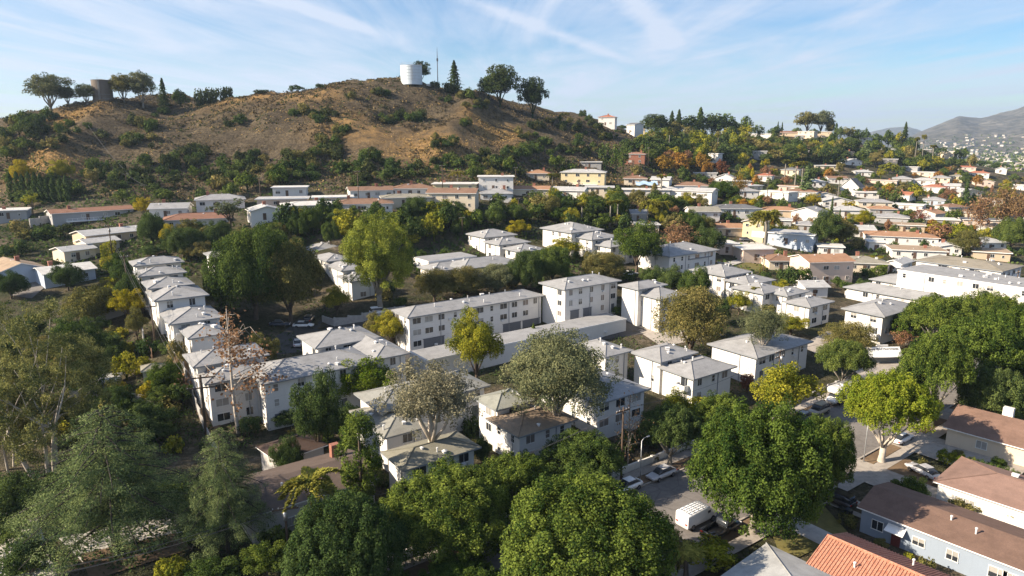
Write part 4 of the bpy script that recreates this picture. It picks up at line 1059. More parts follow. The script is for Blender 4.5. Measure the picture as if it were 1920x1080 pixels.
Hs(1512,436,40,'hip',GR,wG,1,'low grey-roofed house behind the pale blue house','low grey house')
Hs(1557,480,48,'flat',WH,wW,1,'white flat-roofed garage behind the peach house','white garage',8,8,chim=False)
Hs(1556,533,100,'gx',OR,wP,2,'peach two-storey house with tan gabled roof and pale window frames','peach house',34,10.5,.26,chim=False,fh=3.1,wid=15.)
Hs(1626,512,76,'hip',OL,wC,1,'cream house with broad olive-grey roof behind the clipped hedge','olive-roof house',14,11,.22)
Hs(1673,510,34,'gy',LG,wW,1,'small white house with front gable beside the clipped hedge','hedge-side gable house',-20,9,.4,chim=False)
Hs(1690,462,124,'hip',OR,wW,1,'white house with long rust-brown roof on the flats at right','long rust-roof house',10,11,.2)
Hs(1644,470,34,'flat',WH,wW,1,'white cube outbuilding in front of the long rust-roof house','white cube outbuilding',12,7,chim=False,fh=3.)
Hs(1722,487,96,'flat',TN,wW,1,'white house with tan flat roof in front of the long rust-roof house','tan flat-roof house',14,11,chim=True)
Hs(1780,478,44,'gy',LG,wW,1,'grey-gabled house right of the tan flat-roof house','grey-gabled right house',14,10,.24)
Hs(1618,445,46,'gx',LG,wW,1,'pale grey house with shallow gable left of the long rust-roof house','shallow gable house',16,9)
Hs(1700,436,62,'flat',TN,wT,1,'low house with pale tan roof behind the long rust-roof house','pale tan house',8,9,chim=False)
Hs(1670,421,60,'hip',GR,wG,1,'grey long-roofed house among hedges beyond the pale tan house','grey hedge house')
Hs(1468,507,58,'hip',BR,wC,1,'low house with brown hip roof near the two round dark trees','brown low house',20,9)
Hs(1530,557,52,'gx',LG,wW,1,'small white garage with grey gable under the peach house','gabled garage',30,7,chim=False)
Hs(1858,488,64,'flat',TN,wT,1,'tan flat-roofed house beyond the balcony building','tan edge house',10,10,chim=False)
Hs(1213,436,50,'flat',LG,wP,1,'pale pink flat-roofed house behind the leafless reddish tree','pale pink house',10,9,chim=True)
Hs(1198,415,34,'gx',GR,wG,1,'small grey house tucked beneath the queen palms on the bank','palm bank house',10,8)
# the flats beyond, filled in from the streets one can make out there
FILL = [(1545,378),(1570,392),(1625,372),(1640,392),(1700,395),(1730,410),(1570,345),(1530,352),(1500,372),(1480,360),(1450,372),(1410,360),(1385,352),(1430,340),(1400,372),(1560,425),(1590,410),(1760,425),(1795,400),(1820,372),(1845,350),(1865,388),(1700,320),(1730,330),(1670,372),(1655,405),(1538,395),(1620,330),(1780,388),(1840,425),(1880,440),(1905,355),(1550,318),(1480,330),(1600,310),(1740,400),(1690,408),(1820,410),(1895,415),(1860,470)]
RN = {BR:'brown', GR:'grey', WH:'white', DG:'dark grey', TN:'tan', LG:'pale grey', OR:'orange-brown', TILE:'red tiled'}
WN = {wW:'white', wC:'cream', wT:'tan', wG:'grey', wP:'pinkish', wY:'yellow'}
AUTO = []     # things to be labelled by what they stand beside
def auto(o, desc, cat, group): AUTO.append((o, desc, cat, group)); return o
for (u, v) in FILL:
    p = ground_at(u, v)
    if inside_site(p.x, p.y, 5): continue
    rc = rnd.choice([BR,GR,WH,DG,TN,LG,GR,LG,WH,BR,OR,TILE]); wc = rnd.choice([wW,wW,wW,wW,wC,wC,wG,wP]); kd = rnd.choice(['hip','hip','gx','gy','flat']) if rc != WH else 'flat'
    o = house(u, v, 30, kd, rc, wc, 1, 'tmp%d' % len(AUTO), None, rnd.choice([-30,-10,14,40,14]), rnd.uniform(8,10.5), .26, wid=rnd.uniform(11,17), chim=rnd.random()<.5)
    USED.pop(o['label']); auto(o, '%s house with %s %s roof' % (WN[wc], RN[rc], {'hip':'hip','gx':'gabled','gy':'gabled','flat':'flat'}[kd]), 'house', 'hillside houses')

# ------------------------------------------------------------------ the houses across the street, bottom right, and the two brown roofs bottom left
def near_house(corner, R_px, L_px, ze, st, kind, rc, wc, label, land, over=.5, slope=.3, gable=None, vents=3, tile=False, **k):
    return A(corner, R_px, L_px, ze, st, label, land, wc, rc, over, slope, front='std', left='std', right='std', name='house', cat='house', group=None, vents=vents, **k)
def free_house(c, lx, ly, rz, ze, kind, rc, wc, label, land, slope=.3, over=.45, wins=(), vents=2, tile=False, extra=None):
    """c: world xy of the centre; wins: (face, position 0..1, width, height, sill)"""
    zl, zh = base_z(c[0], c[1], lx, ly, rz); z0 = zl; SITES.append((c[0],c[1],lx+1,ly+1,rz))
    o = root('house', (c[0],c[1],z0), rz); tag(o, label, 'house', None, land); zt = ze-z0
    MB().box((0,0,(zt-.4)/2-.01), (lx,ly,zt+.38)).build('wall', wall_mat(wc), o)
    if kind in ('gx','gy'):
        g = MB(); L, D_ = (lx,ly) if kind == 'gx' else (ly,lx); hh = (D_/2+over)*slope-.05
        tri = [(-L/2+.02,-D_/2,zt-.02),(-L/2+.02,D_/2,zt-.02),(-L/2+.02,0,zt+hh)]; vs = tri+[(-x,y,z) for x,y,z in tri]
        if kind == 'gy': vs = [(-y,x,z) for x,y,z in vs]
        g.add(vs, [(0,2,1),(3,4,5),(0,1,4,3)]); g.build('gable', wall_mat(wc), o)
    r = MB()
    if kind == 'gx': gable_roof(r, lx, ly, zt, over, slope, .14, 'x')
    elif kind == 'gy': gable_roof(r, lx, ly, zt, over, slope, .14, 'y')
    elif kind == 'flat': r.box((0,0,zt+.1), (lx+2*over,ly+2*over,.2), 1); r.box((0,0,zt+.22), (lx+2*over-.2,ly+2*over-.2,.03), 0)
    else: hip_roof(r, lx, ly, zt, over, slope, .14)
    r.build('roof', [M['tile'] if tile else roof_mat(rc), M['white'], M['tile'] if tile else roof_mat(tuple(x*.75 for x in rc))], o)
    fs = face_spots(lx, ly)
    for (fn, s, w, h, sill) in wins:
        F = fs[fn]; x, y = on_face(F, (s-.5)*F[3]); window(o, x, y, sill, F[2], w, h, rnd.choice(['half','glass','blind']))
    return o, zt
def rot2(c, rz, x, y): return (c[0]+x*math.cos(rz)-y*math.sin(rz), c[1]+x*math.sin(rz)+y*math.cos(rz))
# red clay tiles: rows of half-round ridges down the slope
m, nt, bs = nmat('clay_tiles'); tcn = nt.nodes.new('ShaderNodeTexCoord')
def wave(dr, sc):
    w = N(nt, 'ShaderNodeTexWave', Scale=sc, Distortion=.0); w.bands_direction = dr; nt.links.new(tcn.outputs['Object'], w.inputs['Vector']); return w.outputs['Fac']
f = noise_fac(nt, 2.5, 5, .7, 'Object'); nt.links.new(mixc(nt, ramp(nt, noise_fac(nt, 9, 2, .5, 'Object'), [(.4,(0,0,0)),(.6,(.7,.7,.7))]), ramp(nt, f, [(.3,(.22,.075,.042)),(.5,(.33,.12,.07)),(.7,(.42,.19,.12))]), (.44,.25,.17)), bs.inputs['Base Color']); bs.inputs['Roughness'].default_value = .85
M['tile'] = m
def tile_rows(o, lx, ly, zt, over, slope, kind):
    """modelled barrel tiles: one ridge every 0.31 m running down both slopes, as surface pattern of the roof mesh"""
    mb = MB(); X = lx/2+over; Y = ly/2+over; n = int(2*X/.31)
    for k in range(n+1):
        x = -X+k*2*X/n
        for sg in (-1,1):
            if kind == 'gx': a, b = Vector((x,sg*Y,zt+.16)), Vector((x,0,zt+.16+Y*slope))
            mb.tube([a,b], .075, 5)
    mb.tube([(-X,0,zt+.2+Y*slope),(X,0,zt+.2+Y*slope)], .16, 6)
    return mb.build('roof_tiles', M['tile'], o)
th = TH
c_gb = at_z(1760,1010,3.2)            # grey-blue house running away to lower right
aN = math.atan2(NX.y, NX.x)           # long axis runs away from the street
gb_l = at_z(1606,952,3.0); gb_r = at_z(1905,1068,3.0); d_ = (gb_r-gb_l).xy; Lg = d_.length+6; rg = math.atan2(d_.y, d_.x); dn = d_.normalized(); pn = Vector((-dn.y,dn.x))
wd_g = 9.2
cg = gb_l.xy + dn*Lg/2 + pn*wd_g/2
W_ = [('front',.09,1.3,1.2,1.1),('front',.30,1.3,1.0,1.2),('front',.46,1.2,1.2,1.1),('front',.66,1.7,1.3,1.0),('front',.72,1.7,1.3,1.0),('front',.86,1.6,1.3,1.),('left',.5,1.5,1.2,1.)]
o, zt = free_house((cg.x,cg.y), Lg-.9, wd_g-.9, rg, 3.0, 'gx', (.165,.105,.080), (.26,.31,.38), 'grey-blue bungalow with long brown roof and small white door awning','grey-blue bungalow', .24, .45, W_)
x, y = on_face(face_spots(Lg-.9, wd_g-.9)['front'], (.19-.5)*(Lg-.9)); dm = MB().box((0,-.04,1.03),(.95,.09,2.06)).build('door', flat_mat('door_red', (.16,.035,.03)), o, False, (x,y,.02)); MB().add([(-.95,0,2.55),(.95,0,2.55),(1.0,-1.15,2.1),(-1.0,-1.15,2.1),(-.95,0,2.49),(.95,0,2.49),(1.0,-1.15,2.04),(-1.0,-1.15,2.04)],[(0,3,2,1),(4,5,6,7),(3,7,6,2),(0,4,7,3),(1,2,6,5),(0,1,5,4)]).build('awning', M['white'], o, False, (x,y,0))
for q in ((-.1,-.12),(.02,-.2),(.28,-.1)): link('roof_vent', vent_mesh(0), o, (q[0]*Lg,q[1]*wd_g,zt+.9), 0)
# cross wing of the grey-blue bungalow at the frame edge
w_l = at_z(1751,903,3.1); w_r = at_z(1892,950,3.1); d_ = (w_r-w_l).xy; Lw = d_.length+9; rw = math.atan2(d_.y,d_.x); dn2 = d_.normalized(); pn2 = Vector((-dn2.y,dn2.x))
cw = w_l.xy+dn2*Lw/2*1.0+pn2*5.
o2, zt2 = free_house((cw.x,cw.y), Lw-.9, 9.6, rw, 3.1, 'hip', (.24,.155,.125), (.66,.64,.60), 'white bungalow with pinkish-brown hip roof and red brick chimney','brick-chimney bungalow', .26, .5, [('front',.16,1.2,1.1,1.1),('front',.22,1.2,1.1,1.1),('front',.62,1.5,1.3,1.),('front',.70,1.5,1.3,1.),('left',.5,1.6,1.2,1.)])
MB().box((0,0,.6),(1.3,.9,2.6)).box((0,0,1.95),(1.45,1.05,.14)).build('chimney', M['brick'], o2, False, (Lw*.06,1.,zt2+1.0))
for q in ((.15,.1),(.3,-.15),(-.1,.2)): link('roof_vent', vent_mesh(1), o2, (q[0]*Lw,q[1]*9,zt2+1.0), 0)
p = at_z(1905,840,3.4); o3, z3 = free_house((p.x+4,p.y+5), 15, 11, rw, 3.3, 'gx', (.20,.125,.095), (.62,.52,.40), 'beige house with dark brown gabled roof behind a row of clipped shrubs','beige gable-end house', .34, .5, [('front',.3,1.4,1.2,1.),('left',.5,1.4,1.2,1.)])
MB().box((0,0,.6),(1.3,.9,2.2)).build('chimney', M['whitewall'], o3, False, (-2,2.,z3+1.2))
p = at_z(1925,735,4.4); free_house((p.x+5,p.y+6), 15, 10, rw+.2, 4.4, 'hip', (.36,.37,.40), (.45,.50,.58), 'pale bluish house peeping out at the right edge behind the street trees','bluish edge house', .28, .5, [('front',.3,1.4,1.2,1.),('left',.5,1.4,1.2,1.)])
# tile-roofed house, bottom right
t_l = at_z(1503,1040,3.0); t_r = at_z(1740,1100,3.0)
dn3 = dn; rt = rg; pt = Vector((-dn3.y,dn3.x))
ct_ = at_z(1652,1064,3.2); cT = (ct_.x, ct_.y-1.4)
o4, z4 = free_house(cT, 11.4, 9.2, rt, 2.8, 'gx', (.36,.115,.07), (.68,.60,.50), 'cream house with bright red clay tile roof at the bottom edge','red tile house', .34, .5, [('front',.3,1.4,1.2,1.),('left',.4,.9,1.2,1.)], tile=True)
tile_rows(o4, 11.4, 9.2, z4, .5, .34, 'gx')
for q in ((.1,.3),(.32,-.2),(-.2,-.25)): link('roof_vent', vent_mesh(0), o4, (q[0]*12,q[1]*9,z4+1.1), 0)
pp = at_z(1440,1075,3.0); free_house((pp.x+1.5, pp.y-4.), 12.5, 11., rt, 3.0, 'hip', (.36,.365,.36), (.55,.52,.48), 'low pale grey hip-roofed house at the bottom edge left of the red tile house','pale hip house at bottom edge', .26, .5, [('left',.4,1.4,1.2,1.)])
# two brown roofs bottom left, behind the palm
pb = at_z(575,918,3.2); o5, z5 = free_house((pb.x-1.0,pb.y+1.5), 15., 9.5, th, 3.6, 'gx', (.115,.088,.075), (.50,.48,.46), 'house with wide dull brown roof and brick chimney behind the queen palm','dull brown roof house', .26, .5, [('front',.3,1.2,1.1,1.),('front',.7,1.5,1.1,1.),('right',.5,1.4,1.2,1.)])
MB().box((0,0,.5),(1.1,.9,2.6)).build('chimney', M['brick'], o5, False, (5.2,2.2,z5+.9))
for q in ((-.2,-.2),(-.12,-.32),(.1,-.2)): link('roof_vent', vent_mesh(0), o5, (q[0]*15,q[1]*9,z5+.8), 0)
pc = at_z(543,842,3.3); free_house((pc.x,pc.y+1.), 6.6, 5.6, th+.15, 3.2, 'hip', (.085,.058,.048), (.45,.43,.41), 'small house with dark brown hip roof deep in the trees behind the palm','small dark hip house', .32, .5, [('front',.5,1.2,1.1,1.)])
# garden sheds and carport roofs along the alley, left
for (u, v, lx, ly, rc, wc, lab, ln, ra) in [(205,592,9,5,WH,(.35,.34,.33),'white flat-roofed shed among trees left of the stepped row','white flat shed',.35),(290,716,3.2,2.8,OL,(.5,.48,.45),'small garden shed with pale peaked roof beside yellow-green shrubs','peaked shed',.5),
                                  (182,738,7,4.5,LG,(.3,.29,.28),'low pale carport roof in the cluttered backyard on the left','backyard carport',.3)]:
    p = ground_at(u, v); o, z = free_house((p.x,p.y), lx, ly, ra, p.z+2.5, 'hip' if 'peaked' in lab else 'flat', rc, wc, lab, ln, .4, .3); o.name = 'shed'; o['category'] = 'shed'

# ------------------------------------------------------------------ cars, poles, wires, walls, sign, tanks
PAINT = {}
def paint(c):
    if c not in PAINT:
        m, nt, b = nmat('car_paint'); b.inputs['Base Color'].default_value = (*c,1); b.inputs['Roughness'].default_value = .32; b.inputs['Coat Weight'].default_value = .6; b.inputs['Coat Roughness'].default_value = .12; PAINT[c] = m
    return PAINT[c]
def loft(stations, seg=14, pw=3.2):
    """stations: x, half width, z bottom, z top -> closed hull with rounded cross-sections"""
    mb = MB(); vs = []
    for (x, hw, zb, zt) in stations:
        zc, hz = (zb+zt)/2, (zt-zb)/2
        for k in range(seg):
            a = 2*math.pi*k/seg+math.pi/seg; c, s = math.cos(a), math.sin(a)
            vs.append((x, hw*math.copysign(abs(c)**(2/pw), c), zc+hz*math.copysign(abs(s)**(2/pw), s)))
    n = len(stations); fs = [(i*seg+k, i*seg+(k+1)%seg, (i+1)*seg+(k+1)%seg, (i+1)*seg+k) for i in range(n-1) for k in range(seg)]
    fs += [tuple(range(seg-1,-1,-1)), tuple((n-1)*seg+k for k in range(seg))]
    return mb.add(vs, fs)
CARM = {}
def car_meshes(kind):
    if kind in CARM: return CARM[kind]
    if kind == 'sedan':
        L, W, wb = 4.7, .90, 1.38
        body = loft([(-2.35,.70,.42,.82),(-2.25,.82,.30,.92),(-1.7,.89,.24,.98),(-.6,.90,.22,.96),(.7,.90,.22,.95),(1.5,.88,.24,.86),(2.1,.82,.28,.74),(2.33,.66,.36,.62)])
        cab = loft([(-1.95,.66,.86,.96),(-1.15,.70,.86,1.40),(-.2,.71,.86,1.46),(.35,.70,.86,1.42),(1.15,.64,.82,.90)], 12, 4)
        roof = MB().box((-.42,0,1.435),(1.35,1.14,.07))
    elif kind == 'suv':
        L, W, wb = 4.8, .95, 1.4
        body = loft([(-2.35,.80,.45,1.02),(-2.25,.92,.32,1.10),(-1.6,.95,.28,1.12),(.9,.95,.28,1.10),(1.7,.93,.30,1.02),(2.2,.88,.34,.92),(2.38,.72,.42,.80)])
        cab = loft([(-2.25,.78,1.0,1.2),(-2.05,.80,1.0,1.74),(-.2,.81,1.0,1.80),(.45,.80,1.0,1.74),(1.2,.74,1.0,1.06)], 12, 5)
        roof = MB().box((-.8,0,1.79),(2.5,1.38,.08)).box((-.8,.6,1.87),(2.2,.05,.06)).box((-.8,-.6,1.87),(2.2,.05,.06))
    elif kind == 'pickup':
        L, W, wb = 5.6, .97, 1.75
        body = loft([(.2,.95,.36,1.08),(1.6,.95,.36,1.08),(2.4,.92,.38,1.0),(2.75,.80,.45,.88)]); 
        b2 = MB(); b2.box((-1.25,.93,.78),(2.9,.08,.62)).box((-1.25,-.93,.78),(2.9,.08,.62)).box((-2.72,0,.78),(.08,1.9,.62)).box((-1.25,0,.52),(2.9,1.85,.10)).box((-2.78,0,.42),(.12,1.8,.18)); body.add(b2.v, b2.f)
        cab = loft([(-.05,.78,1.0,1.15),(.05,.80,1.0,1.78),(.9,.80,1.0,1.80),(1.1,.79,1.0,1.74),(1.75,.72,1.0,1.08)], 12, 5)
        roof = MB().box((.6,0,1.79),(1.0,1.36,.07))
    elif kind == 'van':
        L, W, wb = 5.6, 1.0, 1.8
        body = loft([(-2.76,.94,.40,2.10),(-2.7,.99,.36,2.18),(0.6,1.0,.36,2.20),(1.25,.97,.36,2.08),(1.95,.93,.36,1.28),(2.5,.88,.38,1.08),(2.75,.76,.44,.9)], 24, 9)
        cab = loft([(.75,1.005,1.25,1.85),(1.3,.985,1.25,1.86),(1.93,.86,1.22,1.34)], 12, 5)
        roof = MB()
        for y in (-.7,-.35,0,.35,.7): roof.box((-1.0,y,2.34),(3.2,.05,.05))
        for x in (-2.4,-1.6,-.8,0,.5): roof.box((x,0,2.29),(.05,1.6,.05)); roof.box((x,-.78,2.22),(.05,.05,.16)); roof.box((x,.78,2.22),(.05,.05,.16))
    else:   # motorhome
        L, W, wb = 7.4, 1.18, 2.3
        body = loft([(-3.7,1.10,.45,2.85),(-3.6,1.18,.40,2.95),(1.6,1.18,.40,2.98),(2.1,1.17,1.75,2.98),(2.9,1.12,2.0,2.88),(3.05,1.0,2.15,2.7)], 28, 14)
        b2 = loft([(1.3,1.0,.42,1.9),(2.2,1.0,.42,1.85),(2.75,.96,.42,1.35),(3.5,.90,.45,1.15),(3.75,.78,.5,1.0)], 14, 4); body.add(b2.v, b2.f)
        cab = loft([(1.9,1.03,1.2,1.80),(2.25,1.0,1.2,1.80),(2.82,.88,1.15,1.36)], 12, 5)
        roof = MB().box((-.5,0,3.02),(1.1,.9,.25)).box((-2.2,.2,3.0),(.6,.6,.14)).box((.8,-.3,3.0),(.5,.5,.12))
        for y in (-.9,.9): roof.box((-1.6,y,3.1),(3.6,.05,.05))
    wh = MB(); r = .33 if kind in ('sedan',) else .38
    wh.tube([(0,-.11,0),(0,.11,0)], r, 16); rim = MB(); rim.tube([(0,-.125,0),(0,.125,0)], r*.6, 12)
    CARM[kind] = dict(body=body.v and (body,), cab=cab, roof=roof, wheel=wh.mesh('tyre', M['black']), rim=rim.mesh('rim', M['chrome']), L=L, W=W, wb=wb, r=r)
    return CARM[kind]
def car(kind, u, v, head, col, label, cat='car', cabcol=None, z=None, land=None, name='parked_car'):
    p = ground_at(u, v); p.z = (p.z if z is None else z)+.05
    C = car_meshes(kind); o = root(name, p, head); tag(o, label, cat, 'vehicles parked along the street and in the courts', land)
    OCC.append((p.x,p.y,2.6)); k = kind+str(col)
    bm = small('body'+k, lambda: C['body'][0].mesh('body', paint(col), True)); cb = small('cab'+kind, lambda: C['cab'].mesh('windows', M['glass'], True))
    rf = small('roof'+k, lambda: C['roof'].mesh('roof', paint(col) if kind in ('sedan','suv','pickup') else M['metal']))
    link('body', bm, o); link('windows', cb, o); link({'van':'roof_rack','motorhome':'roof_fittings'}.get(kind,'roof'), rf, o)
    for sx in (-1,1):
        for sy in (-1,1):
            w = link('wheel', C['wheel'], o, (sx*C['wb'],sy*(C['W']-.10),C['r'])); link('rim', C['rim'], w)
    hl = small('hl', lambda: MB().box((0,0,0),(.10,.34,.16)).mesh('headlight', M['lampglass'])); tl = small('tl', lambda: MB().box((0,0,0),(.10,.30,.18)).mesh('tail_light', M['tail']))
    hx = {'sedan':2.26,'suv':2.33,'pickup':2.70,'van':2.68,'motorhome':3.68}[kind]; hz = {'sedan':.60,'suv':.78,'pickup':.80,'van':.82,'motorhome':.85}[kind]
    tx = {'sedan':2.30,'suv':2.31,'pickup':2.77,'van':2.74,'motorhome':3.70}[kind]
    for sy in (-1,1):
        link('headlight', hl, o, (hx,sy*C['W']*.66,hz)); link('tail_light', tl, o, (-tx,sy*C['W']*.70,hz+.12))
    if kind == 'motorhome':
        s = small('mhstripe', lambda: MB().box((-1.0,-1.185,1.0),(5.,.02,.22)).box((-1.0,1.185,1.0),(5.,.02,.22)).mesh('stripe', flat_mat('stripe_grey', (.16,.18,.24)))); link('stripe', s, o)
        for x in (-2.6,-1.0,.6): link('side_window', small('mhw', lambda: MB().box((0,-1.19,1.95),(.95,.03,.55)).mesh('side_window', M['glass'])), o, (x,0,0))
    return o
hs = TH                                  # parked along the street
away, toward = TH, TH+math.pi
SILVER = (.42,.42,.44); WHITE = (.75,.75,.75); BLACK = (.015,.016,.018); GREYC = (.16,.17,.185); DKBLUE = (.02,.028,.05); GOLD = (.30,.26,.21)
car('sedan',1175,919,toward,WHITE,'white saloon parked under the ficus branches on the far kerb',land='white saloon')
car('sedan',1240,895,toward,SILVER,'silver saloon with dark bumper, parked in front of the lamp post',land='silver saloon')
car('sedan',906,1037,toward,GREYC,'dark grey saloon in shade at the lower end of the street',land='grey saloon')
car('van',1306,980,away,WHITE,'white work van with ladder rack parked on the near kerb','van',land='white van')
car('pickup',1352,1000,away,BLACK,'black pickup truck with open empty bed behind the white van','pickup truck',land='black pickup')
car('motorhome',1577,752,toward,(.62,.61,.58),'cream motorhome parked under a street tree, far kerb','motorhome',name='motorhome',land='motorhome')
car('suv',1534,777,toward,GOLD,'beige estate car parked in front of the motorhome',land='beige estate car')
car('sedan',1503,790,toward,BLACK,'black saloon nearest the beige estate car on the far kerb',land='black saloon')
car('sedan',1476,803,toward,DKBLUE,'dark blue saloon half hidden by ficus leaves, far kerb')
car('suv',1566,944,aN+math.pi,(.03,.022,.022),'dark maroon off-roader parked on the driveway under the big ficus',land='dark off-roader')
car('sedan',1730,890,aN+math.pi-.3,SILVER,'silver hatchback parked on the driveway beside the brick-chimney bungalow',land='driveway hatchback')
car('sedan',1690,828,away,WHITE,'white saloon glimpsed behind the yellow-green street tree')
car('sedan',569,614,TH-.55,WHITE,'white saloon in the dark parking court under the oaks',land='court white saloon')
car('suv',580,604,TH+1.,BLACK,'black car parked behind the white saloon in the court')
car('sedan',558,648,TH+1.25,(.6,.6,.6),'pale car beside the grey-roofed court block')
car('suv',712,590,TH-.2,WHITE,'white car by the foot of the tall gum')
car('sedan',525,612,TH-.5,DKBLUE,'dark blue car at the left end of the parking court')
car('sedan',1398,452,.2,GREYC,'grey car outside the garage of the yellow house')
car('sedan',1372,459,.3,BLACK,'black car parked left of the yellow house drive')
car('suv',1692,512,TH,WHITE,'white car on the lane beside the clipped hedge')
car('sedan',1706,516,TH,SILVER,'silver car on the lane by the balcony building')
car('sedan',1182,517,TH,WHITE,'white car parked below the tall trunked round tree')

def pole(u, vb, vt, label, arms=((.92,2.2),), mat='wood', r=.15, lamp=False, hd=TH+1.57, trans=True, tall=None, land=None, lean=0.):
    p = ground_at(u, vb); t = project(p)[2]; H = tall or max(5.,(vb-vt)*t/FPX/CP); 
    o = root('utility_pole' if not lamp else 'street_lamp', p, hd); tag(o, label, 'utility pole' if not lamp else 'street lamp', 'wooden utility poles' if not lamp else None, land)
    s = MB(); s.tube([(0,0,-.8),(0,0,H*.5),(lean,0,H)], [r,r*.9,r*.7], 8); s.build('pole', M[mat], o, True)
    if lamp:
        a = MB(); a.tube([(0,0,H-.1),(0,.4,H+.25),(0,1.0,H+.3)], [.04,.035,.03], 6); a.build('arm', M[mat], o, True); MB().box((0,1.2,H+.28),(.2,.5,.1)).build('lamp_head', M['metal'], o)
    else:
        tops = []
        for f, L in arms:
            MB().box((lean*f+.09,0,H*f),(.16,L,.19)).build('crossarm', M['wood'], o)
            for y in (-.46,-.25,.25,.46):
                tops.append((lean*f+.09,y*L,H*f+.2)); link('insulator', small('ins', lambda: MB().tube([(0,0,-.13),(0,0,.06)], [.05,.035], 6).mesh('insulator', M['insul'])), o, (lean*f+.09,y*L,H*f+.19))
        if trans: MB().tube([(-.32,0,H*.78),(-.32,0,H*.78+.95)], .24, 10).build('transformer', M['metal'], o, True)
        bpy.context.view_layer.update()
        c, sn = math.cos(hd), math.sin(hd)
        o_t = [Vector((p.x+x*c-y*sn, p.y+x*sn+y*c, p.z+z)) for x,y,z in tops]
        return o, o_t
    return o, []
def wire(a, b, sag, label, r=.018, grp='overhead wires'):
    pts = [a.lerp(b, i/14)+Vector((0,0,-sag*math.sin(math.pi*i/14))) for i in range(15)]
    o = MB().tube(pts, r, 4, 0, False).build('overhead_wire', M['wire']); tag(o, label, 'wire', grp); return o
P1, t1_ = pole(387,820,700,'dark wooden pole with two crossarms leaning beside the sycamore end block',((.96,4.2),(.80,4.2)),r=.24,trans=False,land='crossarm pole',hd=-1.26)
P2, t2_ = pole(292,655,572,'tall bare wooden pole at the top of the alley, left',((.97,1.6),),r=.17,trans=False,hd=-1.26,land='alley pole')
P3, t3_ = pole(242,560,478,'thin wooden pole between yellow shrubs and the stepped blocks',((.95,1.6),),trans=False,hd=-1.26)
P4, t4_ = pole(211,482,423,'wooden pole with short crossarm in front of the pale-gabled house',((.96,2.2),),hd=-1.26)
P5, t5_ = pole(541,1040,946,'dark pole with pale crossarm in front of the queen palm, lower left',((.97,2.8),),r=.17,hd=TH+1.2,land='palm-side pole')
P6, t6_ = pole(1164,905,758,'tall dark wooden pole rising through the dead tree by the street',((.95,2.4),),r=.16,hd=TH+1.57,trans=False,land='street pole')
pole(1200,905,822,'pale concrete lamp post beside the silver saloon',lamp=True,mat='metal',r=.085,hd=TH-1.57,land='pale lamp post')
P7, t7_ = pole(1456,745,655,'wooden pole with three pale crossarms and transformer near the motorhome-side block',((.97,2.6),(.86,2.6),(.62,2.2)),hd=TH+1.57)
pole(1619,868,770,'slender pale lamp post on the near verge beside the yellow-green tree',lamp=True,mat='metal',r=.08,hd=TH+1.57)
P8, t8_ = pole(1597,672,612,'pole with pale crossarm left of the sign canopy',((.97,2.4),),hd=TH+1.57)
P9, t9_ = pole(1897,590,508,'wooden pole with two crossarms at the right edge by the balcony building',((.96,2.6),(.80,2.6)),hd=TH+1.57)
P10, t10_ = pole(1703,566,515,'thin brown pole in front of the balcony building',((.97,.8),),trans=False)
P11, t11_ = pole(1430,525,478,'wooden pole with short crossarms before the pinkish stucco house',((.96,1.8),(.84,1.8)),trans=False)
hp = []
for (u, vb, vt, lab) in [(867,445,408,'wooden pole on the wooded bank above the flat shed'),(673,385,322,'tall pole rising behind the shaded-deck house'),(489,376,334,'dark pole at the hill foot left of the glass-walled box'),(830,362,311,'slim pole at the hill foot behind the yellow-sided house'),
        (884,290,263,'pale pole standing on the bare hillside'),(272,372,352,'pole at the foot of the hill above the balcony ranch house'),(238,350,334,'short pole on the hill slope, left'),(972,405,372,'pole on the bank below the orange-roofed house'),(967,340,315,'pole with crossarms behind the orange-roofed house'),
        (1062,330,300,'pole on the dark gully right of the hill'),(1215,315,278,'pole beside the timber house'),(1438,375,312,'tall pole on the flats below the long balcony house')]:
    o, tp = pole(u, vb, vt, lab, ((.96,2.0),), trans=False); hp.append(tp)
def span(ta, tb, n, sag, lab, base):
    for k in range(n):
        i = min(k, len(ta)-1, len(tb)-1); wire(ta[i], tb[min(i,len(tb)-1)], sag, lab % ['uppermost','second','third','lowest'][k])
span(t1_, t2_, 3, 1.2, '%s wire running from the crossarm pole up to the alley pole', 0)
span(t2_, t3_, 3, .9, '%s wire between the alley pole and the thin pole above it', 0)
span(t3_, t4_, 2, .8, '%s wire climbing from the stepped blocks to the pale-gabled house', 0)
span(t6_, t7_, 2, 1.4, '%s wire along the street between its two wooden poles', 0)
span(t7_, t8_, 2, 1.2, '%s wire from the transformer pole to the pole by the sign canopy', 0)
e0 = at_t(-60,1110,62)
for k in range(4): wire(e0+Vector((0,k*.7,-.5*(k%2))), t5_[k], .8, '%s wire crossing the lower left corner before the cedars' % ['nearest','second nearest','third nearest','farthest'][k], .022)
for k in range(2): wire(t5_[k], t6_[k], 2.6, '%s long wire from the palm-side pole to the street pole' % ['upper','lower'][k], .02)
wire(hp[0][0], hp[7][0], 1.2, 'wire strung across the wooded bank between two poles')
wire(hp[6][0], at_t(165,235,300), 1., 'single bright wire climbing the bare hill to the brown tank', .05, None)
wire(hp[6][1], hp[5][1], .6, 'wire dropping from the hill slope pole to the hill foot pole', .04, None)

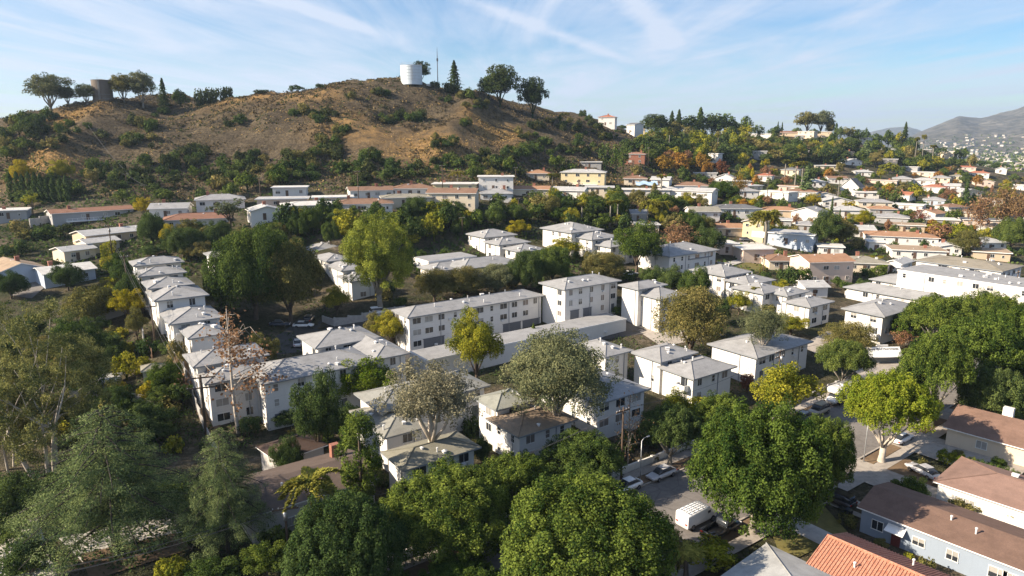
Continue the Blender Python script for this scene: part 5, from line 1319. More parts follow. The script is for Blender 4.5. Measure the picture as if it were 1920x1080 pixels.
def wall(pts, h, th_, mat, label, cat='wall', name='garden_wall', off=0., land=None, px=True, slats=False):
    """a free-standing wall or fence along ground points"""
    q = []
    g = [ground_at(*p) if px else Vector((p[0],p[1],hgt(*p))) for p in pts]
    for a, b in zip(g, g[1:]):
        n = max(1, int((b-a).length/2.5))
        for i in range(n): q.append(a.lerp(b, i/n))
    q.append(g[-1]); mb = MB()
    for a, b in zip(q, q[1:]):
        d = (b-a).xy; L = d.length
        if L < .01: continue
        za, zb = hgt(a.x,a.y), hgt(b.x,b.y); zt = max(za,zb)+h if not slats else (za+zb)/2+h; z0 = min(za,zb)-.4
        rzz = math.atan2(d.y,d.x)
        mb.box(((a.x+b.x)/2,(a.y+b.y)/2,(zt+z0)/2), (L+.02,th_,zt-z0), 0, rzz)
        mb.box((a.x,a.y,(zt+.08+z0)/2), (th_*1.6,th_*1.6,zt+.08-z0), 0, rzz)
    o = mb.build(name, M[mat]); tag(o, label, cat, None, land); return o
wall([(330,660),(357,735),(405,850),(440,935)], 1.6, .14, 'blockwall', 'long pale fence along the alley beside the sycamore end block','fence','fence',land='alley fence',slats=True)
wall([(275,650),(286,672)], 1.7, .08, 'fencewood', 'short brown board fence above the alley','fence','fence',slats=True)
wall([(268,632),(272,655)], 2.2, .2, 'blockwall', 'tan masonry wall piece beside the alley pole')
wall([(606,604),(628,612),(680,603),(760,585)], 1.5, .25, 'blockwall', 'curved grey block wall around the parking court below the tall gum',land='court wall')
wall([(472,442),(552,441)], 1.3, .25, 'whitewall', 'white retaining wall under the three-window house')
wall([(545,412),(640,410)], 1.4, .08, 'trim', 'dark green screen fence in front of the green-fence house','fence','fence')
wall([(58,426),(112,412)], 2.2, .25, 'blockwall', 'pale retaining wall left of the balcony ranch house')
wall([(640,405),(690,412)], 2.4, .25, 'whitewall', 'pale blue-grey retaining wall under the shaded-deck house')
wall([(1380,508),(1345,496)], 1.0, .2, 'blockwall', 'low curved wall by the drive of the pinkish stucco house')
wall([(1585,556),(1640,547),(1660,535)], 1.5, .2, 'whitewall', 'pale wall below the peach house')
wall([S(-40,-4.2),S(20,-4.2)], 1.0, .25, 'whitewall', 'low pale wall along the far pavement by the silver saloon',px=False,land='street wall')
wall([S(23,-4.2),S(58,-4.2)], .9, .25, 'blockwall', 'low grey wall along the far pavement near the motorhome',px=False)
wall([(1440,410),(1340,422)], 1.0, .1, 'fencewood', 'dark garden fence below the long dark-roof house','fence','fence',slats=True)
wall([(50,790),(190,770)], 1.7, .1, 'fencewood', 'weathered board fence in the cluttered backyard','fence','fence',slats=True)
wall([(215,752),(300,760)], 1.5, .1, 'blockwall', 'grey garden wall behind the cedar','wall')

# sign canopy at the complex entrance
p = ground_at(1654,682); d = 0.06
sg = root('sign_canopy', p, d); tag(sg, 'curved white entrance sign canopy with dark script lettering beside the street','sign', None, 'sign canopy')
W = 7.2
b = MB(); n = 10; vs = []
for i in range(n+1):
    x = -W/2+W*i/n; e = .35*(1-(2*i/n-1)**2)
    vs += [(x,-.75-e,1.7),(x,.65,3.3),(x,.72,3.22),(x,-.70-e,1.6)]
fs = [(i*4+j, i*4+4+j, i*4+4+(j+1)%4, i*4+(j+1)%4) for i in range(n) for j in range(4)]+[(0,1,2,3),tuple(n*4+j for j in (3,2,1,0))]
b.add(vs, fs).build('canopy', M['white'], sg)
MB().box((0,.3,.8),(W*.94,.25,1.7)).build('base_wall', M['trim'], sg)
for x in (-W*.46,W*.46): MB().box((x,-.15,1.1),(.18,.18,2.3)).build('post', M['metal'], sg)
MB().box((0,.72,3.55),(2.4,.2,.35)).build('header', M['white'], sg)
def text(s, size, loc, rot, parent, mat, name='lettering', ext=.02):
    cu = bpy.data.curves.new(name, 'FONT'); cu.body = s; cu.size = size; cu.align_x = 'CENTER'; cu.align_y = 'CENTER'; cu.extrude = ext; cu.shear = .25
    t_ = link(name, cu, parent, loc); bpy.context.view_layer.update(); me = bpy.data.meshes.new_from_object(t_.evaluated_get(bpy.context.evaluated_depsgraph_get())); bpy.data.objects.remove(t_)
    me.materials.clear(); me.materials.append(mat); o = link(name, me, parent, loc); o.rotation_euler = rot; return o
text('Royal Boul Apartments', .66, (0,.28,2.98), (R_(49),0,0), sg, M['black'])
MB().box((-.2,-.15,2.5),(W*.6,.02,.10),0,0,Matrix.Rotation(0,4,'X')).build('lettering_line', M['metal'], sg)
wall([(1617,660),(1625,678)], 1.3, .2, 'whitewall', 'short white wall with pillar left of the sign canopy')

# water tanks and mast on the hill
def tank(u, vb, w, hpx, mat, label, land, rail):
    p = at_t(u, vb, 383 if rail else 342); p.z = hgt(p.x,p.y); t = project(p)[2]; Rr = w*t/FPX/2; H = hpx*t/FPX
    o = root('water_tank', (p.x,p.y,p.z)); tag(o, label, 'water tank', None, land)
    s = MB(); s.tube([(0,0,-2),(0,0,H)], [Rr,Rr], 40); s.build('shell', M[mat], o, False)
    r = MB(); r.tube([(0,0,H),(0,0,H+Rr*.10)], [Rr*1.02,Rr*.2], 40); r.build('roof', M[mat], o)
    rb = MB()
    for k in range(5 if rail else 2): rb.tube([(Rr*1.012*math.cos(a),Rr*1.012*math.sin(a),H*(k+.5)/5) for a in np.linspace(0,6.283,41)], .05, 4)
    rb.build('weld_band', M['metal' if rail else 'trim'], o)
    l = MB(); 
    for dx in (-.3,.3): l.tube([(Rr*.2+dx,-Rr*1.02,0),(Rr*.2+dx,-Rr*1.02,H+1)], .06, 5)
    for k in range(int(H/.6)): l.box((Rr*.2,-Rr*1.02,k*.6),(.6,.05,.05))
    l.build('ladder', M['metal'], o)
    if rail:
        g = MB(); g.tube([(Rr*math.cos(a)*.97,Rr*math.sin(a)*.97,H+1.) for a in np.linspace(0,6.283,33)], .05, 4)
        for a in np.linspace(0,6.283,17): g.tube([(Rr*math.cos(a)*.97,Rr*math.sin(a)*.97,H),(Rr*math.cos(a)*.97,Rr*math.sin(a)*.97,H+1.)], .04, 4)
        g.build('railing', M['metal'], o)
    return o
tank(772,160,40,28,'tankwhite','white cylindrical water tank on top of the brown hill','white tank',True)
tank(196,204,34,37,'tankbrown','dark brown water tank among eucalyptus on the left crest','brown tank',False)
p = at_t(821,160,386); p.z = hgt(p.x,p.y); mo = root('antenna_mast', p); tag(mo, 'tall thin dark antenna mast on the hilltop right of the white tank','antenna',None,'antenna mast')
H = 22; mb = MB(); mb.tube([(0,0,-1),(0,0,H*.75),(0,0,H)], [.28,.2,.06], 6); mb.build('mast', M['wire'], mo); MB().box((0,0,H*.7),(.9,.2,1.6)).build('antenna_panel', M['wire'], mo)
MB().box((-4,2,1.2),(5,3,2.6)).build('equipment_hut', M['whitewall'], mo)
tr = MB(); pt_ = ground_at(1212,358); 
for i in range(7):
    for j in range(6): pass
X = np.linspace(-5,5,9); vs = [(x,y,1.2+.35*math.sin(x*1.3+y)+.25*y) for x in X for y in np.linspace(-2.6,2.6,7)]; fs = [(i*7+j,(i+1)*7+j,(i+1)*7+j+1,i*7+j+1) for i in range(8) for j in range(6)]
n = len(vs); vs2 = vs+[(x,y,z-.06) for x,y,z in vs]; fs2 = fs+[tuple(k+n for k in reversed(f)) for f in fs]
tr.add(vs2, fs2); to = tr.build('tarpaulin', M['tarp'], None, True, (pt_.x,pt_.y,pt_.z+2.4)); tag(to, 'crumpled light blue tarpaulin behind the long white house','tarpaulin',None,'blue tarpaulin')
# bins by the near driveway
for (u, v, c_, lab) in [(1578,968,BLACK,'black wheelie bin beside the grey-blue bungalow'),(1590,970,DKBLUE,'dark blue wheelie bin beside the grey-blue bungalow')]:
    p = ground_at(u,v); o = root('wheelie_bin', p, .5); tag(o, lab, 'bin', 'wheelie bins')
    MB().add([(-.26,-.3,.12),(.26,-.3,.12),(.26,.3,.12),(-.26,.3,.12),(-.32,-.38,1.0),(.32,-.38,1.0),(.32,.38,1.0),(-.32,.38,1.0)],[(3,2,1,0),(4,5,6,7),(0,1,5,4),(1,2,6,5),(2,3,7,6),(3,0,4,7)]).build('body', paint(c_), o)
    MB().box((0,0,1.04),(.68,.8,.08)).build('lid', paint(c_), o); MB().tube([(-.34,.3,.12),(.34,.3,.12)], .12, 10).build('wheels', M['black'], o)

# ------------------------------------------------------------------ plants
FG = 'clipped ficus trees along the street'
# --- foreground, left to right
T('euc_big','euc',92,885,545,265,'huge open eucalyptus with white forking limbs filling the left edge',bark='pale',land='huge left eucalyptus')
T('euc_big','euc',15,880,640,130,'smaller eucalyptus cut by the left edge beside the huge one',bark='pale')
T('cedar','cedar',222,1040,755,300,'broad drooping deodar cedar with layered branches, lower left',bark='dark',land='broad cedar')
T('cedar','cedar',430,1040,795,165,'slimmer deodar cedar with dark bare lower trunk right of the broad one',bark='dark',land='slim cedar')
T('broad','dark',600,870,700,95,'tall dark green tree in front of the vented long block',land='tall dark tree')
T('ivy_tree','ficus',680,960,770,84,'ivy-clad column tree lit yellow-green, right of the queen palm',land='ivy-clad tree')
T('broad_b','bright',690,765,677,112,'bright green big-leaved tree against the vented long block',land='bright green tree')
T('broad','yellowgreen',893,722,586,98,'golden yellow-green tree in front of the long carport',land='golden tree')
T('conifer','ficus',1000,646,605,22,'tiny dark conifer in front of the long carport','tree',parts=False)
T('feather','grey',812,905,684,212,'feathery grey-brown eucalyptus with pale trunk in front of the olive roofs',bark='pale',land='feathery grey eucalyptus')
T('euc_full','greygreen',1042,845,632,238,'round grey-green eucalyptus with thick pale forking trunk, centre front',bark='pale',land='round grey eucalyptus')
T('gum','gum',715,590,402,158,'tallest yellow-green gum with grey trunk above the courtyard',bark='grey',land='tallest gum')
T('oak','green',480,598,446,140,'large dark oak left of the court, topmost of the dark group',cat='tree',land='large dark oak')
T('oak_b','olive',545,606,470,120,'dark oak hanging over the parked cars of the court',land='court oak')
T('oak_b','green',435,590,470,80,'dark oak behind the leafless sycamore',land='sycamore-side oak')
T('sycamore','rust',448,812,565,150,'nearly bare sycamore with orange leaves low on its branches',bark='pale',land='bare sycamore')
T('broad','olive',498,700,625,58,'olive-brown shrub-like tree at the corner of the parking court')
T('bare_small','rust',1178,880,735,75,'dead leafless tree beside the street pole',bark='grey')
T('queen_palm','palm',588,1036,866,140,'yellow-green queen palm in front of the dull brown roof',cat='palm tree',name='palm_tree',bark='grey',land='queen palm')
T('olive_tree','olive',1295,668,541,134,'large drooping olive-green tree right of the shadow-wall block',land='large olive-green tree')
T('feather','greygreen',1426,705,575,98,'tall grey-green eucalyptus rising over the motorhome-side block',bark='pale',land='tall thin eucalyptus')
T('ficus_t','bright',1652,866,722,158,'yellow-green rounded street tree with white trunk beside the slender lamp post',group=FG,bark='pale',land='yellow-green street tree')
for u, vb, vt, w, lab, ln, k, mt in [
    (1412,1000,772,246,'largest dark green ficus with tufted crown in front of the white work van','largest ficus','ficus_a','ficus'),
    (1535,925,782,108,'ficus merging with the right side of the largest one, lit yellowish','merging ficus','ficus_b','ficus'),
    (1100,1130,924,312,'huge bright tufted ficus at the bottom centre edge','bottom ficus','ficus_a','ficus'),
    (838,1046,893,235,'wide ficus above the dark grey saloon, left of bottom centre','wide ficus','ficus_a','ficus'),
    (965,975,862,150,'ficus between the nearest white block and the white saloon','middle ficus','ficus_b','ficus'),
    (655,1130,948,215,'dark shaded ficus under the palm-side pole','shaded ficus','ficus_a','dark'),
    (1085,922,820,158,'dense ficus left of the pale lamp post, in front of the leafy roof','dense ficus','ficus_b','green'),
    (1255,872,775,112,'dark dense ficus behind the silver saloon','dark ficus','ficus_t','dark'),
    (1352,842,742,112,'bushy ficus tucked behind the largest one','bushy ficus','ficus_b','ficus'),
    (862,1128,1056,150,'ficus top cut by the bottom edge under the dark grey saloon','cut ficus','ficus_b','ficus'),
    (748,1125,1064,60,'small ficus tip cut by the bottom edge beside the wide ficus','tip ficus','ficus_s','ficus'),
    (1578,733,650,96,'neat dark ficus with visible trunk above the motorhome','neat ficus','ficus_t','green'),
    (1468,790,690,122,'yellowish loose-crowned street tree in front of the motorhome-side block','loose street tree','broad_b','yellowgreen'),
    (1745,800,648,120,'ficus of the right-hand row directly behind the yellow-green street tree','first row ficus','ficus_t','ficus'),
    (1700,790,690,90,'low lit ficus at the near left corner of the right-hand row','low lit ficus','ficus_b','ficus'),
    (1812,760,618,150,'broad ficus in the middle of the right-hand row','broad row ficus','ficus_t','ficus'),
    (1885,725,585,150,'tall ficus at the right edge of the right-hand row','edge row ficus','ficus_a','ficus'),
    (1850,800,690,110,'dark low ficus at the right end of the row with visible trunk','dark row ficus','ficus_b','dark'),
    (1755,665,568,130,'flat-topped ficus beyond the sign-side block','flat-topped ficus','ficus_t','ficus'),
    (1840,640,552,130,'rear ficus under the balcony building','rear ficus','ficus_a','ficus'),
    (1905,610,545,90,'rear ficus at the right photo edge under the crossarm pole','rear edge ficus','ficus_b','ficus'),
    (1702,645,585,70,'small lit ficus at the corner of the sign-side block','corner ficus','ficus_s','ficus')]:
    T(k, mt, u, vb, vt, w, lab, group=FG, land=ln, bark='grey')
# --- shrubs and small trees in the gardens between the blocks
SG = 'garden shrubs and small trees'
for k, mt, u, vb, vt, w, lab in [
    ('citrus','yellowgreen',238,712,660,52,'yellow-green citrus tree left of the alley'),('citrus','yellowgreen',268,700,668,44,'darker citrus bush right beside the first citrus tree'),
    ('citrus','yellow',218,748,712,40,'yellowing bush below the citrus trees'),('citrus','yellow',290,752,712,54,'yellow-green round bush in front of the peaked shed'),
    ('citrus','olive',335,692,636,36,'olive shrub by the alley below the alley pole'),('round_small','dark',318,668,640,40,'dark bush at the alley top'),
    ('broad_b','yellow',240,600,545,66,'golden-orange tree left of the stepped blocks'),('round_small','olive',310,580,555,50,'olive tree partly hiding the fourth stepped block'),
    ('round_small','yellowgreen',206,512,480,34,'yellow-green shrub beside the thin pole'),('broad_b','ficus',225,530,478,44,'dense green tree just behind the thin pole'),
    ('oak_b','dark',128,545,500,62,'dark round tree in front of the windowed wing'),('oak_b','dark',22,560,515,64,'dark tree at the left edge below the broad gable house'),
    ('hedge','yellowgreen',205,478,455,66,'bright clipped hedge in front of the pale-gabled house'),('broad_b','yellow',318,465,422,40,'yellow-green tree beside the red deck'),
    ('oak','dark',345,482,432,80,'dark rounded oak right of the red deck'),('broad_b','dark',285,482,462,48,'dark bush below the red deck'),
    ('loose','greygreen',432,432,372,80,'pale wispy tree in front of the white hip-roofed house'),('oak_b','olive',470,470,430,80,'olive tree below the pale wispy one'),
    ('broad','yellowgreen',735,650,585,66,'yellow-leaved shrub tree at the sunlit end of the garage block'),('broad_b','olive',703,640,588,40,'olive bush left of the yellow-leaved shrub tree'),
    ('broad_b','yellowgreen',632,590,540,50,'yellow-green flowering shrub behind the court wall'),('broad_b','olive',415,580,535,60,'yellow-olive bush beside the fourth stepped block'),
    ('round_small','dark',600,690,640,26,'slim shrub by the court block corner'),('broad_b','dark',655,822,760,64,'dark shrubbery behind the ivy-clad tree'),
    ('broad_b','dark',535,800,768,70,'dark low hedge under the vented long block'),('round_small','dark',470,815,780,50,'dark bush at the foot of the bare sycamore'),
    ('round_small','dark',1370,560,535,32,'round clipped hedge below the curved balcony block'),('palm_s','palm',1413,583,535,24,'slim palm in the court of the stepped white blocks'),
    ('broad_b','yellowgreen',1385,590,548,44,'yellow-green shrub left of the slim palm'),('round_small','olive',1438,600,570,36,'small olive bush right of the slim palm'),
    ('broad','yellowgreen',1482,630,588,62,'yellow-green tree in front of the hip neighbour block'),('olive_tree','olive',1592,668,604,100,'loose olive tree left of the sign canopy'),
    ('thin_red','rust',1690,652,620,44,'rust-coloured shrub behind the sign canopy'),('broad_b','yellowgreen',1265,800,735,70,'yellow-green bush at the corner balcony block'),
    ('round_small','yellowgreen',1310,790,745,56,'small yellow bush under the corner balcony block'),('round_small','red',1400,735,700,30,'reddish shrub beside the motorhome-side block'),
    ('broad','dark',1262,560,500,58,'dark green tree left of the curved balcony block'),('broad','green',1300,575,500,60,'green tree just left of the curved balcony block, front'),
    ('oak_b','dark',1225,545,505,56,'dark round tree behind the wedge block'),('broad','dark',1345,612,560,44,'dark tree right of the large olive-green tree'),
    ('olive_tree','olive',815,565,505,82,'left of the three olive trees behind the garage block'),('olive_tree','olive',872,560,500,84,'middle of the three olive trees behind the garage block'),('olive_tree','greygreen',930,555,496,84,'right of the three olive trees behind the garage block'),
    ('oak','dark',985,548,478,72,'dark dense tree behind the twin-garage block'),('oak','green',1035,530,470,78,'dense green tree left of the olive-brown oak'),('oak','olive',1128,532,478,84,'olive-brown oak behind the twin-garage block'),
    ('broad_b','yellowgreen',1058,490,448,66,'yellow-olive tree in front of the bank block'),('broad','ficus',1193,514,416,88,'round tree with tall pale trunk between the back-row blocks'),
    ('thin_red','rust',1268,478,420,72,'leafless reddish tree behind the dark-roof block'),('oak_b','dark',1322,482,432,64,'dark green tree right of the leafless reddish tree'),
    ('broad_b','yellow',893,452,436,34,'yellow shrub left of the back-row hip roof'),('broad_b','yellow',972,445,414,44,'yellow tree above the back-row white block'),
    ('round_small','dark',1475,545,498,40,'left of two round dark trees by the brown low house'),('round_small','ficus',1502,542,500,38,'right of two round dark trees by the brown low house'),
    ('round_small','dark',1615,556,522,30,'small round tree before the clipped hedge'),('hedge','ficus',1645,520,500,70,'tall clipped green hedge in front of the olive-roof house'),
    ('broad_b','yellow',1632,502,480,50,'orange-yellow shrub behind the clipped hedge'),('broad','dark',1545,468,395,60,'large dark tree cluster right of the white gable house'),
    ('broad','olive',1575,465,415,56,'olive tree right of the large dark cluster'),('round_small','dark',855,392,372,22,'round shrub in front of the brown-gabled two-storey house'),
    ('oak','dark',783,412,374,56,'round dark tree on the terrace beside the shaded-deck house'),('round_small','red',822,408,392,22,'orange-red shrub on the terrace edge'),
    ('broad_b','yellowgreen',838,398,374,20,'upright yellow-green shrub before the two-storey brown-gabled house'),
    ('oak_b','green',560,450,405,40,'tall yellow-green tree on the bank below the green-fence house'),('oak_b','green',620,460,420,34,'round green tree on the bank left of the tallest gum'),
    ('broad_b','yellow',270,408,372,34,'yellow leafy tree right of the balcony ranch house'),('loose','yellowgreen',62,402,362,34,'yellow-green banana-like plants left of the balcony ranch house'),
    ('oak','ficus',1355,372,343,62,'dense round dark green tree at the foot of the autumn trees'),('thin_red','orange',1385,372,328,34,'golden tree right of the dense round one'),
    ('broad_b','ficus',1705,945,895,60,'rounded bush beside the driveway hatchback'),('round_small','yellowgreen',1330,1062,1015,100,'yellow-green shrubs by the pale roof at the bottom edge'),
    ('round_small','olive',1270,1075,1000,60,'dry olive shrub behind the white work van'),('palm_s','palm',1285,1090,1025,70,'small fan palm in shade at the bottom edge'),
    ('round_small','olive',1810,965,935,60,'low shrubs under the brick-chimney bungalow windows'),('round_small','grey',1905,985,945,60,'flowering grey shrub right of the brick-chimney bungalow'),
    ('queen_palm','palm',1910,795,752,60,'palm at the right edge by the bluish house'),('broad_b','dark',60,1090,1010,90,'dark shrubbery at the lower left corner'),
    ('broad_b','ficus',500,1085,1020,90,'dark shrub under the slim cedar'),('broad_b','green',400,1110,1050,110,'shaded bush at the bottom edge below the cedars'),
    ('round_small','yellowgreen',325,1105,1045,70,'light green shrub at the bottom edge below the broad cedar'),('oak_b','dark',40,985,900,110,'dark tree above the pale drive at the left edge'),
    ('thin_red','rust',630,985,945,50,'dry leafless shrub right of the queen palm'),('broad','dark',540,905,820,60,'dark tree hugging the small dark hip house'),
    ('broad_b','dark',905,880,820,40,'dark bush between the nearest white block and the leafy roof'),('round_small','olive',890,860,825,40,'olive shrub in the gap behind the nearest white block'),
    ('broad_b','dark',985,905,850,60,'dark green tree in front of the leafy-roof block')]:
    cat = 'palm tree' if 'palm' in k or 'palm' in lab.split(' ')[:3] else 'hedge' if k == 'hedge' else 'shrub' if any(q in lab for q in ('shrub','bush','hedge','citrus','plants')) else 'tree'
    if k == 'palm_s': k = 'fan_palm'
    T(k, mt, u, vb, vt, w, lab, cat=cat, name={'tree':'tree','shrub':'shrub','palm tree':'palm_tree','hedge':'hedge'}[cat], group=SG, parts=(k not in ('hedge','citrus','round_small')))
# the clipped shrubs in a row by the beige gable-end house
for i in range(9):
    o = T('round_small','bright' if i < 4 else 'ficus',1770+i*16,872+i*5.5,842+i*4.5,20 if i else 30,None,parts=False,name='shrub')
    tag(o, ('largest' if i == 0 else ['second','third','fourth','fifth','sixth','seventh','eighth','last'][i-1])+' clipped shrub from the left in the row before the beige gable-end house', 'shrub', 'row of clipped shrubs')
# --- skyline, set at their distance on the crest
TS = T
SKY_G = 'trees on the skyline'
for k, mt, u, vb, vt, w, t, lab, ln in [
    ('airy','greygreen',97,216,127,86,336,'tall airy eucalyptus at the left end of the crest','airy crest eucalyptus'),('airy','greygreen',130,212,158,38,338,'slim eucalyptus left of the brown tank',None),
    ('airy','greygreen',166,214,150,44,338,'eucalyptus overlapping the left side of the brown tank',None),('airy','olive',234,206,130,56,345,'eucalyptus right of the brown tank, left of a pair',None),('airy','greygreen',269,204,122,54,346,'eucalyptus right of the brown tank, right of a pair',None),
    ('conifer_b','pine',307,189,145,26,356,'dark little conifer on the left crest','crest conifer'),('far_b','dark',338,187,169,32,358,'round dark bush beside the crest conifer',None),
    ('far_a','dark',557,172,158,30,379,'rounded lone tree on the grassy crest',None),('far_a','dark',601,172,156,28,380,'left of two small trees touching on the crest',None),('far_b','dark',624,171,159,20,380,'right of two small trees touching on the crest',None),
    ('pine_b','pine',789,157,109,42,398,'umbrella pine behind the white tank','tank pine'),('conifer','pine',852,163,112,36,394,'pointed conifer right of the antenna mast','mast conifer'),
    ('pine_b','pine',938,192,112,72,402,'large rounded pine on the right shoulder of the hill','shoulder pine'),('pine_b','pine',916,190,138,40,400,'pine hugging the left of the large rounded pine',None),('pine_b','pine',999,197,136,58,404,'leaning pine right of the large rounded pine',None),
    ('pine_b','pine',1224,264,209,48,520,'dark spreading pine above the saddle houses','saddle pine'),('conifer','pine',1258,262,207,28,530,'left of twin pointed pines on the right ridge',None),('conifer','pine',1271,262,204,28,530,'right of twin pointed pines on the right ridge',None),
    ('far_c','pine',1285,264,216,48,532,'bulky dark tree behind the twin pointed pines',None),('conifer','green',1311,262,200,38,545,'tall pointed tree on the right ridge','tall ridge tree'),('far_c','pine',1334,264,210,44,548,'dark tree right of the tall ridge tree',None),
    ('far_c','ficus',1359,262,210,36,560,'oval green tree on the skyline','oval tree'),('far_b','ficus',1396,254,221,28,570,'round green tree left of the skyline balcony house','round skyline tree'),
    ('conifer_b','pine',1458,246,227,8,600,'left of two tiny conifers on the skyline',None),('conifer_b','pine',1466,246,228,8,600,'right of two tiny conifers on the skyline',None),
    ('stone_pine','olive',1512,256,207,48,612,'left half of the umbrella-crowned grove on the right skyline','umbrella grove'),('stone_pine','greygreen',1538,256,205,46,614,'right half of the umbrella-crowned grove on the right skyline',None),('pine_b','olive',1555,258,216,22,612,'small tree at the right end of the umbrella grove',None),
    ('cypress','dark',1566,264,229,6,605,'very slim dark cypress on the right skyline',None),('far_c','olive',1590,274,236,28,600,'olive tree clump on the right ridge',None),('far_a','dark',1574,270,238,22,602,'dark tree left of the olive ridge clump',None),
    ('far_a','green',1624,256,241,16,640,'tuft of green above the white cube ridge house',None),('conifer','pine',1693,286,228,22,620,'pointed dark conifer near the mountains','mountain-side conifer'),('far_a','yellowgreen',1680,286,248,26,618,'yellow-green tree left of the pointed conifer',None),
    ('far_b','green',1664,284,246,24,618,'green tree beside the long ridge house',None),('far_c','green',1793,298,276,18,640,'left of two rounded trees right of the beige box building',None),('far_a','green',1806,300,277,20,640,'right of two rounded trees right of the beige box building',None)]:
    parts = k in ('airy','euc_tall','stone_pine','conifer','conifer_b')
    T(k, mt, u, vb, vt, w, lab, group=SKY_G, parts=parts, t=t, land=ln, bark='grey' if k == 'airy' else 'dark', sink=.4)
for k, mt, u, vb, vt, w, t, lab in [('far_b','pine',1240,266,219,36,522,'blackish bushy tree between the saddle pine and the twin pointed pines'),('far_c','green',1322,266,213,36,548,'green upright tree just right of the tall ridge tree'),('far_b','dark',1346,266,221,34,556,'dark bushy tree left of the oval tree'),('far_a','olive',1264,268,226,36,528,'olive tree below the twin pointed pines'),('far_c','pine',1193,262,236,26,512,'small blackish tree between the saddle houses and the saddle pine'),
    ('far_a','dark',1452,262,236,30,585,'dark round tree just left of the brown skyline house'),('far_b','green',1491,264,240,24,598,'green tree between the brown and the boxy skyline houses'),('far_a','ficus',1526,264,241,22,600,'deep green tree between the boxy and the tan skyline houses'),
    ('far_c','green',1419,262,232,26,578,'upright green tree left of the skyline balcony house'),('far_c','dark',1208,266,232,26,515,'dark upright tree right of the yellow saddle house'),('far_a','dark',1165,258,234,28,505,'dark round tree between the red-roofed ridge house and the narrow saddle house'),
    ('far_a','dark',1378,264,226,30,565,'dark round tree between the oval tree and the round skyline tree'),('far_c','pine',1298,264,214,34,540,'blackish tree left of the tall ridge tree'),('far_b','dark',1604,276,244,28,610,'dark bushy tree left of the white cube ridge house'),('far_a','green',1643,284,250,28,620,'green tree left of the long ridge house'),
    ('far_b','dark',1708,296,264,30,630,'dark tree right of the pointed mountain-side conifer'),('far_c','dark',1760,302,274,28,640,'dark upright tree left of the beige box building'),('far_a','dark',1835,326,300,34,660,'dark round tree right of the terracotta house'),('far_b','green',1865,334,306,32,670,'green bushy tree left of the edge gabled house')]:
    T(k, mt, u, vb, vt, w, lab, group=SKY_G, parts=False, t=t, sink=.4)
# --- palms
PG = 'palms'
for k, u, vb, vt, w, lab, ln, t in [('date_palm',1433,470,386,62,'big date palm in front of the yellow house','date palm',None),('fan_palm',1143,425,374,20,'left of two fan palms on the bank','bank fan palms',None),('fan_palm',1158,422,372,20,'right of two fan palms on the bank',None,None),
    ('fan_palm',1090,420,378,22,'fan palm on the bank below the pale gabled house',None,None),('queen_palm',1214,424,368,40,'left of two queen palms on the bank','queen palms',None),('queen_palm',1241,420,370,46,'right of two queen palms on the bank',None,None),
    ('fan_palm',1470,346,297,17,'lit fan palm on the right flats, leftmost of three',None,None),('fan_palm',1490,350,302,18,'middle of three lit fan palms on the right flats',None,None),('fan_palm',1503,352,300,20,'rightmost of three lit fan palms on the right flats',None,None),
    ('fan_palm',1716,292,255,10,'left of two tall palms against the mountains',None,560),('fan_palm',1729,292,250,10,'right of two tall palms against the mountains',None,560),('fan_palm',1746,312,270,14,'palm with golden skirt on the far right slope',None,None),
    ('fan_palm',1254,290,244,10,'slim palm on the slope under the twin pointed pines',None,None),('fan_palm',1345,290,250,8,'slim pale palm below the oval tree',None,None),('fan_palm',1240,366,326,22,'palm in front of the autumn trees',None,None),
    ('fan_palm',1571,372,330,12,'palm left of the steep gable cottage',None,None),('queen_palm',858,346,317,36,'yellow palm at the hill foot behind the yellow-sided house',None,None),('queen_palm',1036,345,322,30,'yellow-green palm beside the small orange house',None,None)]:
    T(k,'palm',u,vb,vt,w,lab,cat='palm tree',name='palm_tree',group=PG,land=ln,t=t,bark='grey')
